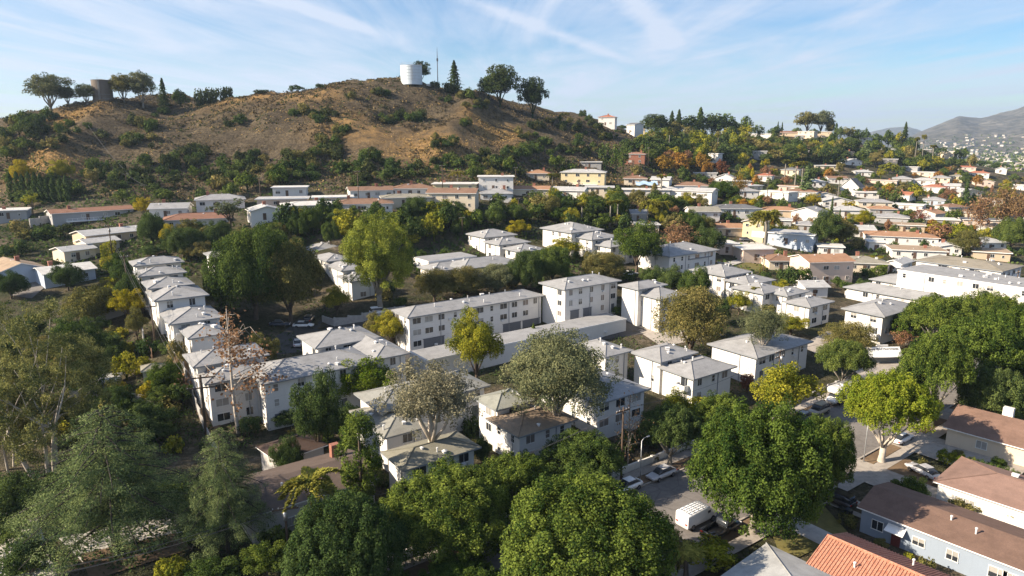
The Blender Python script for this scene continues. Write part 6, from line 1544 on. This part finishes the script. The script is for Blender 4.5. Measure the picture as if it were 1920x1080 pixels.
# --- the cypress screen on the left
for i in range(10):
    u = 24+i*11.5+rnd.uniform(-2,2); o = T('cypress','dark',u,378,326+rnd.uniform(-6,8),13,None,parts=False,name='cypress_tree')
    tag(o, '%s dark cypress from the left in the tall screen behind the left houses' % ['first','second','third','fourth','fifth','sixth','seventh','eighth','ninth','tenth'][i], 'cypress', 'screen of cypresses')
for k, mt, u, vb, vt, w, lab in [('broad_b','yellow',42,352,302,46,'yellow-topped tree over the left part of the cypress screen'),('broad_b','yellowgreen',118,346,302,44,'yellow-green tree over the right part of the cypress screen'),
    ('far_c','dark',1133,332,266,26,'left of three tall slender dark trees at the foot of the hill'),('far_c','green',1154,332,268,22,'middle of three tall slender dark trees at the foot of the hill'),('far_c','green',1168,332,277,20,'right of three tall slender dark trees at the foot of the hill'),
    ('cypress','dark',1158,376,346,18,'dark cypress between the low flat house and the long white house'),
    ('far_a','orange',1242,325,291,40,'golden tree at the left of the autumn group'),('far_b','orange',1272,328,289,44,'broad orange-green tree in the autumn group'),('far_a','orange',1313,322,287,36,'orange tree at the right of the autumn group'),('far_b','rust',1258,312,284,34,'pale brown tree at the back of the autumn group'),('far_a','red',1290,306,282,18,'small dark red tree above the autumn group'),
    ('far_a','red',1350,332,300,32,'maroon tree right of the autumn group'),('loose','yellowgreen',1308,300,243,62,'pale yellow-green feathery tree above the autumn group'),('far_c','yellowgreen',1382,292,247,36,'yellow-green round tree right of the feathery one'),
    ('conifer_b','dark',1808,392,338,24,'tall dark cone-shaped tree on the flats'),('far_a','yellowgreen',1718,376,346,34,'yellow-green tree between the two spanish houses'),('conifer_b','dark',1558,410,368,12,'slim dark cypress on the flats'),('conifer_b','dark',1571,440,392,12,'slim dark cypress left of the shallow gable house'),
    ('thin_red','rust',1838,436,368,62,'rust-leaved tree at right, leftmost of the rusty trio'),('thin_red','rust',1876,432,352,66,'rust-leaved tree at right, middle of the rusty trio'),('thin_red','rust',1912,440,356,60,'rust-leaved tree at right, cut by the photo edge'),
    ('thin_red','red',1722,425,392,32,'maroon tree behind the pale tan house'),('olive_tree','olive',1812,480,432,60,'drooping olive tree right of the grey-gabled house'),('oak_b','green',1895,470,415,60,'green tree at the right edge over the tan edge house'),
    ('conifer_b','cedar',1510,372,310,44,'layered cedar in the middle of the right flats'),('far_a','yellowgreen',1665,325,305,34,'bright yellow-green tree below the dark modern house'),('conifer_b','cedar',1622,300,262,34,'dark conifer right of the two-chimney house')]:
    cat = 'cypress' if k == 'cypress' or 'cypress' in lab else 'tree'
    T(k, mt, u, vb, vt, w, lab, cat=cat, parts=k in ('broad_b','thin_red','oak_b','olive_tree'), name='cypress_tree' if cat == 'cypress' else 'tree', group='trees beyond the apartment blocks')
# --- scattered, each one labelled by what it stands beside
VIS = []
for cx, cy, lx, ly, rz in SITES:
    u, v, t = project((cx,cy,hgt(cx,cy)+2.6)); VIS.append((u,v,t))
def blocks_view(p, W, H):
    u, v, t = project(p); ut, vt, _ = project((p[0],p[1],p[2]+H)); hw = W*FPX/t/2
    for (a, b, c) in VIS:
        if c > t and abs(a-u) < hw*.9+3 and vt < b+2 < v+6: return True
    return False
def in_poly(u, v, poly):
    c = False; j = len(poly)-1
    for i in range(len(poly)):
        if (poly[i][1] > v) != (poly[j][1] > v) and u < (poly[j][0]-poly[i][0])*(v-poly[i][1])/(poly[j][1]-poly[i][1])+poly[i][0]: c = not c
        j = i
    return c
DESC = {'dark':'dark green','green':'green','olive':'olive-green','ficus':'deep green','yellowgreen':'yellow-green','yellow':'yellow','bright':'bright green','greygreen':'grey-green','rust':'rust-brown','orange':'orange','pine':'blackish green','scrub':'grey-green','gum':'yellowish green','red':'maroon','cedar':'bluish green','grey':'grey-brown','euc':'olive'}
SHP = {'far_a':'rounded','far_b':'bushy','far_c':'upright','broad':'leafy','broad_b':'spreading','oak_b':'wide','loose':'airy','round_small':'small','shrub_a':'rounded','shrub_b':'low','shrub_c':'upright','conifer_b':'pointed','cypress':'columnar','olive_tree':'drooping','stone_pine':'flat-topped'}
def scatter(poly, n, kinds, mats, Wr, Hr, gap, cat, group, name, sink=.3, view=True, pad=1.2):
    us = [q[0] for q in poly]; vs = [q[1] for q in poly]; done = 0; tries = 0
    while done < n and tries < n*60:
        tries += 1
        u, v = rnd.uniform(min(us),max(us)), rnd.uniform(min(vs),max(vs))
        if not in_poly(u, v, poly): continue
        p = ground_at(u, v)
        if abs(project(p)[1]-v) > 4: continue
        W = rnd.uniform(*Wr); H = W*rnd.uniform(*Hr)
        if inside_site(p.x, p.y, pad+W*.22): continue
        if any((p.x-x)**2+(p.y-y)**2 < (r+W*gap)**2 for x,y,r in OCC): continue
        sN = (p.x-SO.x)*NX.x+(p.y-SO.y)*NX.y
        if -4 < sN < SW+6 and p.y < 200: continue
        if view and blocks_view(p, W, H): continue
        k = rnd.choice(kinds); mt = rnd.choice(mats)
        if k == 'cypress': W *= .35; H *= 1.1
        o = plant(k, mt, (p.x,p.y,p.z-sink), W, H, name, 'dark', cat == 'tree' and project(p)[2] < 170); OCC.append((p.x,p.y,W*.25)); done += 1
        auto(o, '%s %s %s' % (SHP.get(k,'leafy'), DESC[mt], cat), cat, group)
# hill scrub: patches seen in the photo, then loners
for (u, vb, vt, w, k, mt) in [(258,640,580,44,'broad_b','olive'),(250,585,520,56,'oak_b','dark'),(300,752,712,36,'broad_b','green'),(230,540,490,50,'broad_b','green'),(180,610,545,90,'oak_b','olive'),(150,690,610,90,'oak_b','green'),(215,690,625,60,'broad_b','dark'),(170,760,680,80,'broad_b','dark')]:
    o = T(k, mt, u, vb, vt, w, None); auto(o, '%s %s tree' % (SHP.get(k,'leafy'), DESC[mt]), 'tree', 'trees of the left gardens')
for (u, v, n, sp) in [(545,325,14,45),(615,290,10,30),(620,265,6,26),(480,330,16,60),(400,330,10,50),(735,225,9,24),(610,222,7,26),(835,270,8,20),(850,310,12,40),(900,300,12,50),(250,270,9,40),(340,300,8,40),(215,345,8,40),(700,340,10,60),(960,300,14,50),(900,200,8,26),(60,240,16,60),(250,330,6,30),(1000,250,8,40),(1060,285,10,40),(300,215,4,18),(150,250,5,40),(655,185,2,8),(832,190,3,9),(440,232,3,14),(715,180,4,16),(1095,250,10,40),(870,180,6,18),(1080,225,8,30),(1140,250,10,30),(770,320,8,40),(360,285,7,26),(300,320,8,30),(470,300,9,30),(560,300,9,26),(655,318,9,26),(690,300,7,26),(930,310,9,30),(1000,280,8,30),(180,320,6,26),(90,270,7,30),(40,285,8,30),(1030,235,7,24),(1100,285,9,26),(780,225,4,14),(560,215,4,12),(640,250,5,14),(270,240,5,20),(870,235,5,14)]:
    poly = [(u-sp,v-sp*.32),(u+sp,v-sp*.32),(u+sp,v+sp*.32),(u-sp,v+sp*.32)]
    scatter(poly, n, ['shrub_a','shrub_b','shrub_c','far_b'], ['scrub','scrub','dark','olive','green'] if v < 300 else ['dark','green','scrub','scrub','dark','olive'], (3.,6.8), (.55,.95), .12, 'shrub', 'scrub on the brown hill', 'shrub', .3, True)
for (u, v) in [(380,178),(400,172),(425,170),(493,175),(650,171),(676,168),(745,159),(840,165),(815,162)]:
    t_ = np.interp(u,[330,480,620,830],[358,370,378,388]); o = T('shrub_b','scrub',u,v,v-rnd.uniform(7,13),rnd.uniform(20,34),None,parts=False,name='shrub',t=t_,sink=.4); auto(o,'low dark shrub on the crest line','shrub','scrub on the brown hill')
AM = ['dark','green','ficus','scrub','green','dark','greygreen','olive']
scatter([(0,395),(0,330),(200,345),(300,352),(380,310),(560,300),(640,345),(900,325),(960,300),(1130,312),(1140,335),(900,345),(640,360),(330,385),(140,385)], 40, ['far_a','far_b','far_c','shrub_a'], AM, (4.5,8.5), (.65,1.1), .24, 'tree', 'trees at the hill foot', 'tree')
scatter([(0,310),(0,225),(60,225),(90,250),(40,300)], 9, ['far_a','far_b'], ['dark','green','pine'], (6,9), (.7,1.), .2, 'tree', 'trees at the hill foot', 'tree')
scatter([(640,410),(780,402),(860,398),(1000,376),(1100,380),(1340,395),(1345,450),(1180,440),(1000,425),(890,432),(800,462),(560,470),(480,452)], 110, ['far_a','far_b','far_c','broad_b','oak_b'], ['dark','green','ficus','green','green','olive','yellowgreen'], (4.5,8.5), (.75,1.15), .15, 'tree', 'trees on the wooded bank', 'tree', .3, True, .6)
scatter([(0,520),(0,430),(150,440),(110,520)], 12, ['far_a','far_b','shrub_a'], ['dark','green','olive','scrub'], (3.5,7), (.6,1.), .25, 'shrub', 'shrubs on the left bank', 'shrub')
scatter([(110,880),(130,560),(240,520),(262,600),(330,760),(370,880),(250,850)], 30, ['shrub_a','shrub_c','round_small','broad_b'], ['dark','olive','green','yellowgreen','dark'], (2.5,5), (.6,1.1), .25, 'shrub', 'shrubs of the left gardens', 'shrub')
scatter([(0,860),(0,640),(240,620),(330,700),(380,860)], 26, ['broad_b','round_small','oak_b','broad'], ['dark','olive','green','dark','ficus'], (3.5,6.5), (.7,1.1), .15, 'tree', 'trees of the left gardens', 'tree', .3, False, .6)
scatter([(600,470),(1000,470),(1300,520),(1350,640),(1180,620),(1020,600),(760,590),(600,590)], 34, ['shrub_a','round_small','broad_b','shrub_c'], ['dark','olive','green','ficus'], (2.4,5.), (.7,1.1), .2, 'shrub', 'shrubs between the middle blocks', 'shrub', .2, True, .2)
scatter([(255,420),(480,440),(600,480),(575,560),(390,560),(380,500),(260,470)], 24, ['broad_b','oak_b','far_b','shrub_a'], ['dark','green','olive','dark'], (4,8), (.7,1.1), .2, 'tree', 'trees between the left blocks', 'tree')
scatter([(1190,385),(1180,330),(1250,312),(1480,305),(1700,315),(1920,345),(1920,480),(1760,470),(1600,470),(1520,430),(1350,440),(1290,420)], 190, ['far_a','far_b','far_c','broad_b','round_small','cypress','far_a'], ['dark','green','ficus','olive','dark','yellowgreen','green','rust','orange','yellow'], (4.,9), (.75,1.2), .17, 'tree', 'trees on the flats', 'tree')
scatter([(1170,300),(1180,262),(1350,262),(1480,264),(1600,275),(1720,290),(1850,325),(1920,345),(1700,318),(1480,308),(1260,312)], 230, ['far_a','far_b','far_c','far_a','far_b','conifer_b','pine_b'], ['dark','green','pine','olive','ficus','dark','yellowgreen'], (7,13), (.7,1.15), .08, 'tree', 'trees on the right slope', 'tree')
scatter([(1190,300),(1200,262),(1350,260),(1480,262),(1600,272),(1720,288),(1850,325),(1700,318),(1480,306),(1260,310)], 110, ['far_a','far_b','far_c','far_a'], ['dark','green','pine','olive','green'], (6,10), (.6,.85), .05, 'tree', 'trees on the right slope', 'tree', .3, False, .3)
scatter([(1340,520),(1500,500),(1720,520),(1800,560),(1560,560),(1380,570)], 14, ['round_small','shrub_a','broad_b'], ['dark','green','olive','yellowgreen'], (2.5,4.5), (.7,1.1), .3, 'shrub', 'shrubs around the right blocks', 'shrub')
scatter([(500,760),(700,740),(900,790),(1000,900),(1280,780),(1420,720),(1560,660),(1500,720),(1300,860),(1000,930),(900,935),(760,930),(680,900),(560,850)], 44, ['shrub_a','shrub_b','shrub_c','round_small'], ['dark','green','olive','dark','ficus'], (1.8,3.6), (.6,1.1), .25, 'shrub', 'shrubs around the front blocks', 'shrub', .15, False, .3)
scatter([(0,1080),(0,880),(200,900),(480,900),(720,930),(720,1080)], 26, ['shrub_a','shrub_c','round_small','broad_b'], ['dark','green','dark','ficus'], (2.2,4.5), (.6,1.1), .2, 'shrub', 'shrubs of the lower left gardens', 'shrub', .15, False, .3)
scatter([(1520,1080),(1560,900),(1800,830),(1920,860),(1920,1080)], 12, ['shrub_a','shrub_b','round_small'], ['olive','ficus','yellowgreen','dark'], (1.2,2.4), (.6,1.), .3, 'shrub', 'shrubs of the lower right gardens', 'shrub', .1, False, .3)
scatter([(1190,400),(1200,340),(1480,318),(1700,325),(1920,350),(1920,480),(1760,480),(1600,475),(1500,440),(1350,445)], 210, ['far_a','far_b','shrub_a','shrub_c'], ['dark','green','ficus','olive','yellowgreen','dark'], (2.6,4.6), (.7,1.0), .2, 'shrub', 'shrubs on the flats', 'shrub', .2, False, .3)
# uncountable: dry tufts and grass on the hill, low ground cover under the trees
def tufts(name, pts, leaf, per, spread, mats, hgtf):
    Cs, Ns, Ss, Ts = [], [], [], []
    P = np.array(pts); n = len(P); k = per
    C = np.repeat(P, k, 0)+rng.normal(size=(n*k,3))*np.array([spread,spread,0]); C[:,2] = np.array([hgt(x,y) for x,y in C[:,:2]])+rng.uniform(.0,hgtf,n*k)
    me = leaves_mesh(name, C, dirs(n*k)+np.array([0,0,.5]), leaf*rng.uniform(.5,1.4,n*k), np.repeat(rng.uniform(0,1,n),k)*.7+rng.uniform(0,.3,n*k))
    me.materials.append(mats); o = link(name, me); o['kind'] = 'stuff'; return o
pts = []
while len(pts) < 5200:
    x, y = rnd.uniform(-330,140), rnd.uniform(250,470); f = vnoise(np.array([x/26.]),np.array([y/26.]),31)[0]
    if f > .38 and rnd.random() < f*1.3 and hill_mask(np.array([x]),np.array([y]),0)[0] > .4: pts.append((x,y,0))
for q_ in ((795,268,14),(815,285,14),(775,285,12),(835,260,10),(925,252,10),(945,248,10),(915,240,8),(130,217,8),(150,213,8),(440,183,12),(60,300,9),(80,305,9)):
    p_ = ground_at(q_[0], q_[1])
    for _ in range(70): pts.insert(0, (p_.x+rnd.gauss(0,q_[2]*.6), p_.y+rnd.gauss(0,q_[2]*.7), 0))
tufts('dry_grass', pts[:3700], .55, 5, .8, LV['straw'], .35)
tufts('hill_scrub', pts[3700:], .7, 7, .7, LV['scrub'], .6)
pts = []
while len(pts) < 9500:
    x, y = rnd.uniform(-330,140), rnd.uniform(250,470)
    if hill_mask(np.array([x]),np.array([y]),0)[0] > .3 and vnoise(np.array([x/14.]),np.array([y/14.]),33)[0] > .36: pts.append((x,y,0))
tufts('dry_brush', pts, .75, 6, .75, LV['brush'], .7)
pts = []
while len(pts) < 3200:
    u, v = rnd.uniform(0,1920), rnd.uniform(300,520); p = ground_at(u, v)
    if p.y < 470 and not inside_site(p.x,p.y,.8): pts.append((p.x,p.y,0))
tufts('ground_cover', pts, .9, 6, 1.6, LV['dark'], .7)
pts = []
while len(pts) < 2600:
    u, v = rnd.uniform(0,1400), rnd.uniform(560,1080); p = ground_at(u, v)
    sN = (p.x-SO.x)*NX.x+(p.y-SO.y)*NX.y
    if inside_site(p.x,p.y,.3) or -3.5 < sN < SW+4.5 or vnoise(np.array([p.x/9.]),np.array([p.y/9.]),12)[0] < .48: continue
    pts.append((p.x,p.y,0))
tufts('ivy_ground_cover', pts, .34, 9, .7, LV['dark'], .4)

# ------------------------------------------------------------------ mountains, the town at their foot, the air
def fbm(X, Y, s, sd, oc=5, ridge=False):
    o = np.zeros_like(X); a = 1.; tot = 0
    for k in range(oc):
        n = vnoise(X/s+13.7*k, Y/s+7.1*k, sd+k); n = 1-np.abs(2*n-1) if ridge else n
        o += a*n; tot += a; a *= .5; s *= .5
    return o/tot
def mountains(name, t0, t1, u0, u1, prof, seed, col, nx=220, ny=90):
    us = np.linspace(u0,u1,nx); f = np.linspace(0,1,ny); U, F_ = np.meshgrid(us, f, indexing='ij')
    Tt = t0+(t1*1.25-t0)*F_; X = (U-960)/FPX*Tt; Y = Tt*.985
    crest = np.interp(U, [p[0] for p in prof], [p[1] for p in prof]); Hc = (265-crest)/FPX*t1*1.1+45
    e = np.clip((Tt-t0)/(t1-t0),0,1.3); shape = np.where(e < 1, e**1.25, 1-(e-1)*1.6)
    rg = fbm(X, Y, (t1-t0)*.42, seed, 5, True)
    Z = Hc*shape*(.80+.40*rg*np.clip(e*1.4,0,1)*1.0*(1-.55*np.exp(-((e-1)/.08)**2))) - 6
    Z = Z + (fbm(X,Y,(t1-t0)*.12,seed+9,4,True)-.5)*Hc*.16*np.clip(e*2,0,1)*np.clip((1.02-e)*6,0.25,1)
    me = grid_mesh(name, X, Y, Z, [col]); return struct(link(name, me))
m, nt, bs = nmat('mountain_scrub'); f = noise_fac(nt, .004, 7, .7, 'World'); g = noise_fac(nt, .02, 5, .75, 'World')
nt.links.new(mixc(nt, ramp(nt, g, [(.42,(.9,.9,.9)),(.62,(0,0,0))]), ramp(nt, f, [(.3,(.105,.096,.085)),(.5,(.16,.145,.125)),(.7,(.23,.205,.17))]), (.04,.042,.034)), bs.inputs['Base Color']); bs.inputs['Roughness'].default_value = 1.; bs.inputs['Specular IOR Level'].default_value = 0
mountains('mountains', 2300, 5200, 1560, 2500, [(1560,292),(1640,272),(1700,243),(1760,221),(1800,226),(1850,217),(1890,205),(1920,199),(2000,185),(2150,195),(2500,240)], 40, m)
mountains('far_ridge', 6500, 8200, 1480, 2000, [(1480,262),(1600,249),(1640,242),(1665,240),(1700,247),(1800,250),(2000,255)], 60, m, 120, 40)
# the town on the plain and the lower slopes: a far-off mass of roofs and trees nobody could count
from mathutils.bvhtree import BVHTree
mo_ = bpy.data.objects['mountains']; bv = BVHTree.FromPolygons([v.co for v in mo_.data.vertices], [p.vertices for p in mo_.data.polygons])
mb = MB(); tc_, tn_, ts_, tt_ = [], [], [], []
def gz(x, y):
    h = bv.ray_cast(Vector((x,y,3000)), Vector((0,0,-1)))[0]; g = hgt(x,y) if y < 950 and x < 750 else 1.5
    return max(g, h.z if h else -99)
k = 0
while k < 2300:
    t = rnd.uniform(850,3600); u = rnd.uniform(1600,2150); x, y = (u-960)/FPX*t, t*.985; z = gz(x,y)
    if z > 75 or (t > 2600 and rnd.random() < (t-2600)/1200): continue
    k += 1
    if rnd.random() < .27:
        s = rnd.uniform(9,20) if rnd.random() < .92 else rnd.uniform(26,60); h = rnd.uniform(3.5,7); rz = rnd.choice([.2,.35,1.77]); mb.box((x,y,z+h/2-.5), (s,rnd.uniform(8,14),h), rnd.choice([0,0,1,2]), rz); mb.box((x,y,z+h+.0), (s+1,rnd.uniform(9,13),.9), rnd.choice([0,3,3,2]), rz)
    else:
        nq = 9; c = np.array([x,y,z+3.5])+rng.normal(size=(nq,3))*np.array([3.5,3.5,2.2]); tc_.append(c); tn_.append(dirs(nq)+np.array([0,0,.6])); ts_.append(rng.uniform(3,6,nq)); tt_.append(np.full(nq,rng.random()))
far = mb.build('distant_town', [wall_mat((.46,.44,.41)), wall_mat((.34,.29,.24)), wall_mat((.34,.30,.27)), roof_mat((.42,.40,.38))]); far['kind'] = 'stuff'
me = leaves_mesh('distant_trees', np.concatenate(tc_), np.concatenate(tn_), np.concatenate(ts_), np.concatenate(tt_)); me.materials.append(LV['green']); o = link('distant_trees', me); o['kind'] = 'stuff'
# air: an even, very thin haze in a closed box round everything
hz = MB().box((2000,3900,370), (12000,13500,780)).build('haze', None) if False else None
b = MB(); b.box((1800,4800,225),(13000,12000,490)); me = bpy.data.meshes.new('haze'); me.from_pydata(b.v, [], b.f); hm_ = bpy.data.materials.new('haze'); hm_.use_nodes = True; nt = hm_.node_tree; nt.nodes.clear()
out = nt.nodes.new('ShaderNodeOutputMaterial'); pv = nt.nodes.new('ShaderNodeVolumePrincipled'); pv.inputs['Color'].default_value = (.60,.78,1.,1); pv.inputs['Density'].default_value = HAZE; pv.inputs['Anisotropy'].default_value = .2
nt.links.new(pv.outputs[0], out.inputs['Volume']); me.materials.append(hm_); ho = link('haze', me); ho['kind'] = 'stuff'

# ------------------------------------------------------------------ labels by surroundings for the scattered things
bpy.context.view_layer.update()
def merge_small(cat, keep, name):
    L = [q for q in AUTO if q[2] == cat]; keep -= sum(q[0].type == 'EMPTY' for q in L); L = [q for q in L if q[0].type != 'EMPTY']
    def size(o):
        t = project(o.matrix_world.translation)[2]; bb = o.data.vertices
        return o.dimensions.z*o.dimensions.x/t/t
    L.sort(key=lambda q: -size(q[0])); drop = L[keep:]
    if not drop: return
    V, Fc, Tn, MI, mats, off = [], [], [], [], [], 0
    cache = {}
    for o, *_ in drop:
        me = o.data
        if me.name not in cache:
            co = np.empty(len(me.vertices)*3, np.float32); me.vertices.foreach_get('co', co)
            tot = np.empty(len(me.polygons), np.int32); me.polygons.foreach_get('loop_total', tot); st = np.empty(len(me.polygons), np.int32); me.polygons.foreach_get('loop_start', st)
            mi = np.empty(len(me.polygons), np.int32); me.polygons.foreach_get('material_index', mi); vi = np.empty(len(me.loops), np.int32); me.loops.foreach_get('vertex_index', vi)
            tn = np.zeros(len(me.vertices), np.float32)
            if 'tint' in me.attributes: me.attributes['tint'].data.foreach_get('value', tn)
            q = tot == 4; cache[me.name] = (co.reshape(-1,3), vi[st[q][:,None]+np.arange(4)], mi[q], tn)
        co, f, mi, tn = cache[me.name]; Mx = np.array(o.matrix_world)
        V.append(co@Mx[:3,:3].T+Mx[:3,3]); Fc.append(f+off); Tn.append(tn); off += len(co)
        ids = []
        for s in o.material_slots:
            if s.material not in mats: mats.append(s.material)
            ids.append(mats.index(s.material))
        MI.append(np.array(ids, np.int32)[mi])
        AUTO.remove(next(q for q in AUTO if q[0] is o)); bpy.data.objects.remove(o)
    V = np.concatenate(V); Fc = np.concatenate(Fc); n = len(Fc); me = bpy.data.meshes.new(name); me.vertices.add(len(V)); me.vertices.foreach_set('co', V.astype(np.float32).ravel())
    me.loops.add(4*n); me.loops.foreach_set('vertex_index', Fc.astype(np.int32).ravel()); me.polygons.add(n); me.polygons.foreach_set('loop_start', np.arange(0,4*n,4,dtype=np.int32))
    for m in mats: me.materials.append(m)
    me.polygons.foreach_set('material_index', np.concatenate(MI)); me.update(calc_edges=True)
    at = me.attributes.new('tint','FLOAT','POINT'); at.data.foreach_set('value', np.concatenate(Tn)); o = link(name, me); o['kind'] = 'stuff'
ntree = sum(1 for o in USED.values() if o['category'] == 'tree'); nshr = sum(1 for o in USED.values() if o['category'] == 'shrub')
merge_small('tree', max(0, 300-ntree), 'distant_woods'); merge_small('shrub', max(0, 300-nshr), 'distant_scrub')
LM = []
for nm, o in LAND:
    p = o.matrix_world.translation; u, v, t = project(p); LM.append((u, v, t, nm, o))
def cands(o, desc):
    p = o.matrix_world.translation; u, v, t = project(p)
    near = sorted(((u-a)**2+(2.2*(v-b))**2, a, b, c, n) for a,b,c,n,q in LM if q is not o)[:9]
    def rel(a, b, c):
        if abs(u-a) > 1.6*abs(v-b): return 'left of' if u < a else 'right of'
        return 'behind' if v < b else 'in front of'
    H = o.scale.z
    for d, a, b, c, n in near[:3]: yield '%s %s the %s' % (desc, rel(a,b,c), n)
    L = [x for x in near if x[1] < u]; Rr = [x for x in near if x[1] >= u]
    for x in L[:3]:
        for y in Rr[:3]: yield '%s between the %s and the %s' % (desc, x[4], y[4])
    for i in range(5):
        for j in range(5):
            if i != j:
                x, y = near[i], near[j]; yield '%s %s the %s, %s the %s' % (desc, rel(*x[1:4]), x[4], rel(*y[1:4]), y[4])
    for i in range(6):
        for q in ('close','just','a little','well','far'):
            x = near[i]; yield '%s %s %s the %s' % (desc, q, rel(*x[1:4]), x[4])
    for x in near:
        for q in ('second','third','fourth','fifth','sixth','seventh'): yield '%s %s, counted outward, %s the %s' % (q, desc, rel(*x[1:4]), x[4])
AUTO.sort(key=lambda q: -project(q[0].matrix_world.translation)[1])
for o, desc, cat, grp in AUTO:
    for lab in cands(o, desc):
        if lab not in USED and 4 <= len(lab.split()) <= 16: tag(o, lab, cat, grp); break
    else: print('NO LABEL', desc)

# ------------------------------------------------------------------ sky, sun, camera
SUN_EL = R_(30); SUN_AZ = R_(257)     # clockwise from +Y: from the left, a little beyond the camera line
sd = Vector((math.sin(SUN_AZ)*math.cos(SUN_EL), math.cos(SUN_AZ)*math.cos(SUN_EL), math.sin(SUN_EL)))
sl = bpy.data.lights.new('sun', 'SUN'); sl.energy = 3.7; sl.angle = R_(.5); sl.color = (1.,.85,.66)
so = link('sun', sl); so.rotation_euler = sd.to_track_quat('Z','Y').to_euler(); so.location = (-200,0,200)
wd = bpy.data.worlds.new('World'); scene.world = wd; wd.use_nodes = True; nt = wd.node_tree
bg = nt.nodes['Background']; sky = nt.nodes.new('ShaderNodeTexSky'); sky.sky_type = 'NISHITA'; sky.sun_disc = False
sky.sun_elevation = SUN_EL; sky.sun_rotation = SUN_AZ; sky.altitude = 150; sky.air_density = 1.0; sky.dust_density = .6; sky.ozone_density = 1.6
tc = nt.nodes.new('ShaderNodeTexCoord'); sx = nt.nodes.new('ShaderNodeSeparateXYZ'); nt.links.new(tc.outputs['Generated'], sx.inputs[0])
def mth(op, a, b=None, c=None):
    n = nt.nodes.new('ShaderNodeMath'); n.operation = op
    for i, x in enumerate((a,b,c)):
        if x is None: continue
        if hasattr(x, 'links'): nt.links.new(x, n.inputs[i])
        else: n.inputs[i].default_value = x
    return n.outputs[0]
zc_ = mth('MAXIMUM', sx.outputs['Z'], .012)
PX = mth('DIVIDE', sx.outputs['X'], zc_); PY = mth('DIVIDE', sx.outputs['Y'], zc_)
cx_ = nt.nodes.new('ShaderNodeCombineXYZ'); nt.links.new(PX, cx_.inputs[0]); nt.links.new(PY, cx_.inputs[1])
def cloud(scale, stretch, rot, det, lo, hi, amt, dist=.6, off=(0,0,0)):
    mp = nt.nodes.new('ShaderNodeMapping'); mp.inputs['Scale'].default_value = stretch; mp.inputs['Rotation'].default_value = (0,0,R_(rot)); mp.inputs['Location'].default_value = off
    nt.links.new(cx_.outputs[0], mp.inputs[0])
    n = N(nt, 'ShaderNodeTexNoise', Scale=scale, Detail=det, Roughness=.62, Distortion=dist); nt.links.new(mp.outputs[0], n.inputs['Vector'])
    return ramp(nt, n.outputs['Fac'], [(lo,(0,0,0)),(hi,(amt,amt,amt))])
c1 = cloud(.30, (1.,.45,1), 25, 9, .40, .66, .62)
c2 = cloud(.9, (1.,.16,1), 52, 10, .40, .70, .6, 1.4, (3,1,0))
c3 = cloud(.13, (1.,.8,1), 0, 5, .40, .66, .35)
def contrail(p0, p1, w, amt):
    a, b = Vector(p0), Vector(p1); d = (b-a); L = d.length; d.normalize()
    s = mth('ADD', mth('MULTIPLY', mth('SUBTRACT', PX, a.x), d.x), mth('MULTIPLY', mth('SUBTRACT', PY, a.y), d.y))
    q = mth('ABSOLUTE', mth('SUBTRACT', mth('MULTIPLY', mth('SUBTRACT', PX, a.x), d.y), mth('MULTIPLY', mth('SUBTRACT', PY, a.y), d.x)))
    nz = N(nt, 'ShaderNodeTexNoise', Scale=1.7, Detail=5, Roughness=.7); nt.links.new(cx_.outputs[0], nz.inputs['Vector'])
    q = mth('ADD', q, mth('MULTIPLY', mth('SUBTRACT', nz.outputs['Fac'], .5), w*1.5))
    core = mth('SUBTRACT', 1., mth('MINIMUM', 1., mth('MAXIMUM', 0., mth('DIVIDE', q, w))))
    ends = mth('MULTIPLY', mth('MINIMUM', 1., mth('MAXIMUM', 0., mth('DIVIDE', s, L*.12))), mth('MINIMUM', 1., mth('MAXIMUM', 0., mth('DIVIDE', mth('SUBTRACT', L, s), L*.3))))
    return mth('MULTIPLY', mth('MULTIPLY', core, ends), mth('MULTIPLY', nz.outputs['Fac'], amt*2))
def skyp(u, v): D = Dn(v); return ((u-960)/FPX/-D, Fw(v)/-D)
t1 = contrail(skyp(440,-25), skyp(740,72), .2, .5)
t2 = contrail(skyp(830,-20), skyp(1210,128), .19, .5)
t3 = contrail(skyp(1165,-25), skyp(1275,100), .19, .6)
tot = mth('MINIMUM', .95, mth('ADD', mth('ADD', mth('ADD', c1, c2), c3), mth('ADD', mth('ADD', t1, t2), t3)))
hsv = nt.nodes.new('ShaderNodeHueSaturation'); hsv.inputs['Saturation'].default_value = 1.6; hsv.inputs['Value'].default_value = .28; nt.links.new(sky.outputs[0], hsv.inputs['Color'])
mixn = nt.nodes.new('ShaderNodeMix'); mixn.data_type = 'RGBA'; nt.links.new(tot, mixn.inputs[0]); tn_ = nt.nodes.new('ShaderNodeMix'); tn_.data_type = 'RGBA'; tn_.blend_type = 'MULTIPLY'; tn_.inputs[0].default_value = 1; nt.links.new(hsv.outputs[0], tn_.inputs[6]); tn_.inputs[7].default_value = (.93,1.,1.10,1); nt.links.new(tn_.outputs[2], mixn.inputs[6]); mixn.inputs[7].default_value = (1.45,1.62,1.96,1)
nt.links.new(mixn.outputs[2], bg.inputs[0]); bg.inputs[1].default_value = .15
cam = bpy.data.cameras.new('camera'); cam.sensor_width = 36; cam.lens = 24; cam.clip_end = 30000; cam.clip_start = .5
co = link('camera', cam); co.location = (0,0,CAMH); co.rotation_euler = (math.pi/2-PITCH,0,0); scene.camera = co
scene.view_settings.view_transform = 'Standard'; scene.view_settings.look = 'None'; scene.view_settings.exposure = 1.75; scene.view_settings.gamma = 1
scene.cycles.max_bounces = 6; scene.cycles.diffuse_bounces = 4; scene.cycles.transmission_bounces = 3; scene.cycles.transparent_max_bounces = 6
scene.render.resolution_x, scene.render.resolution_y = 1024, 576
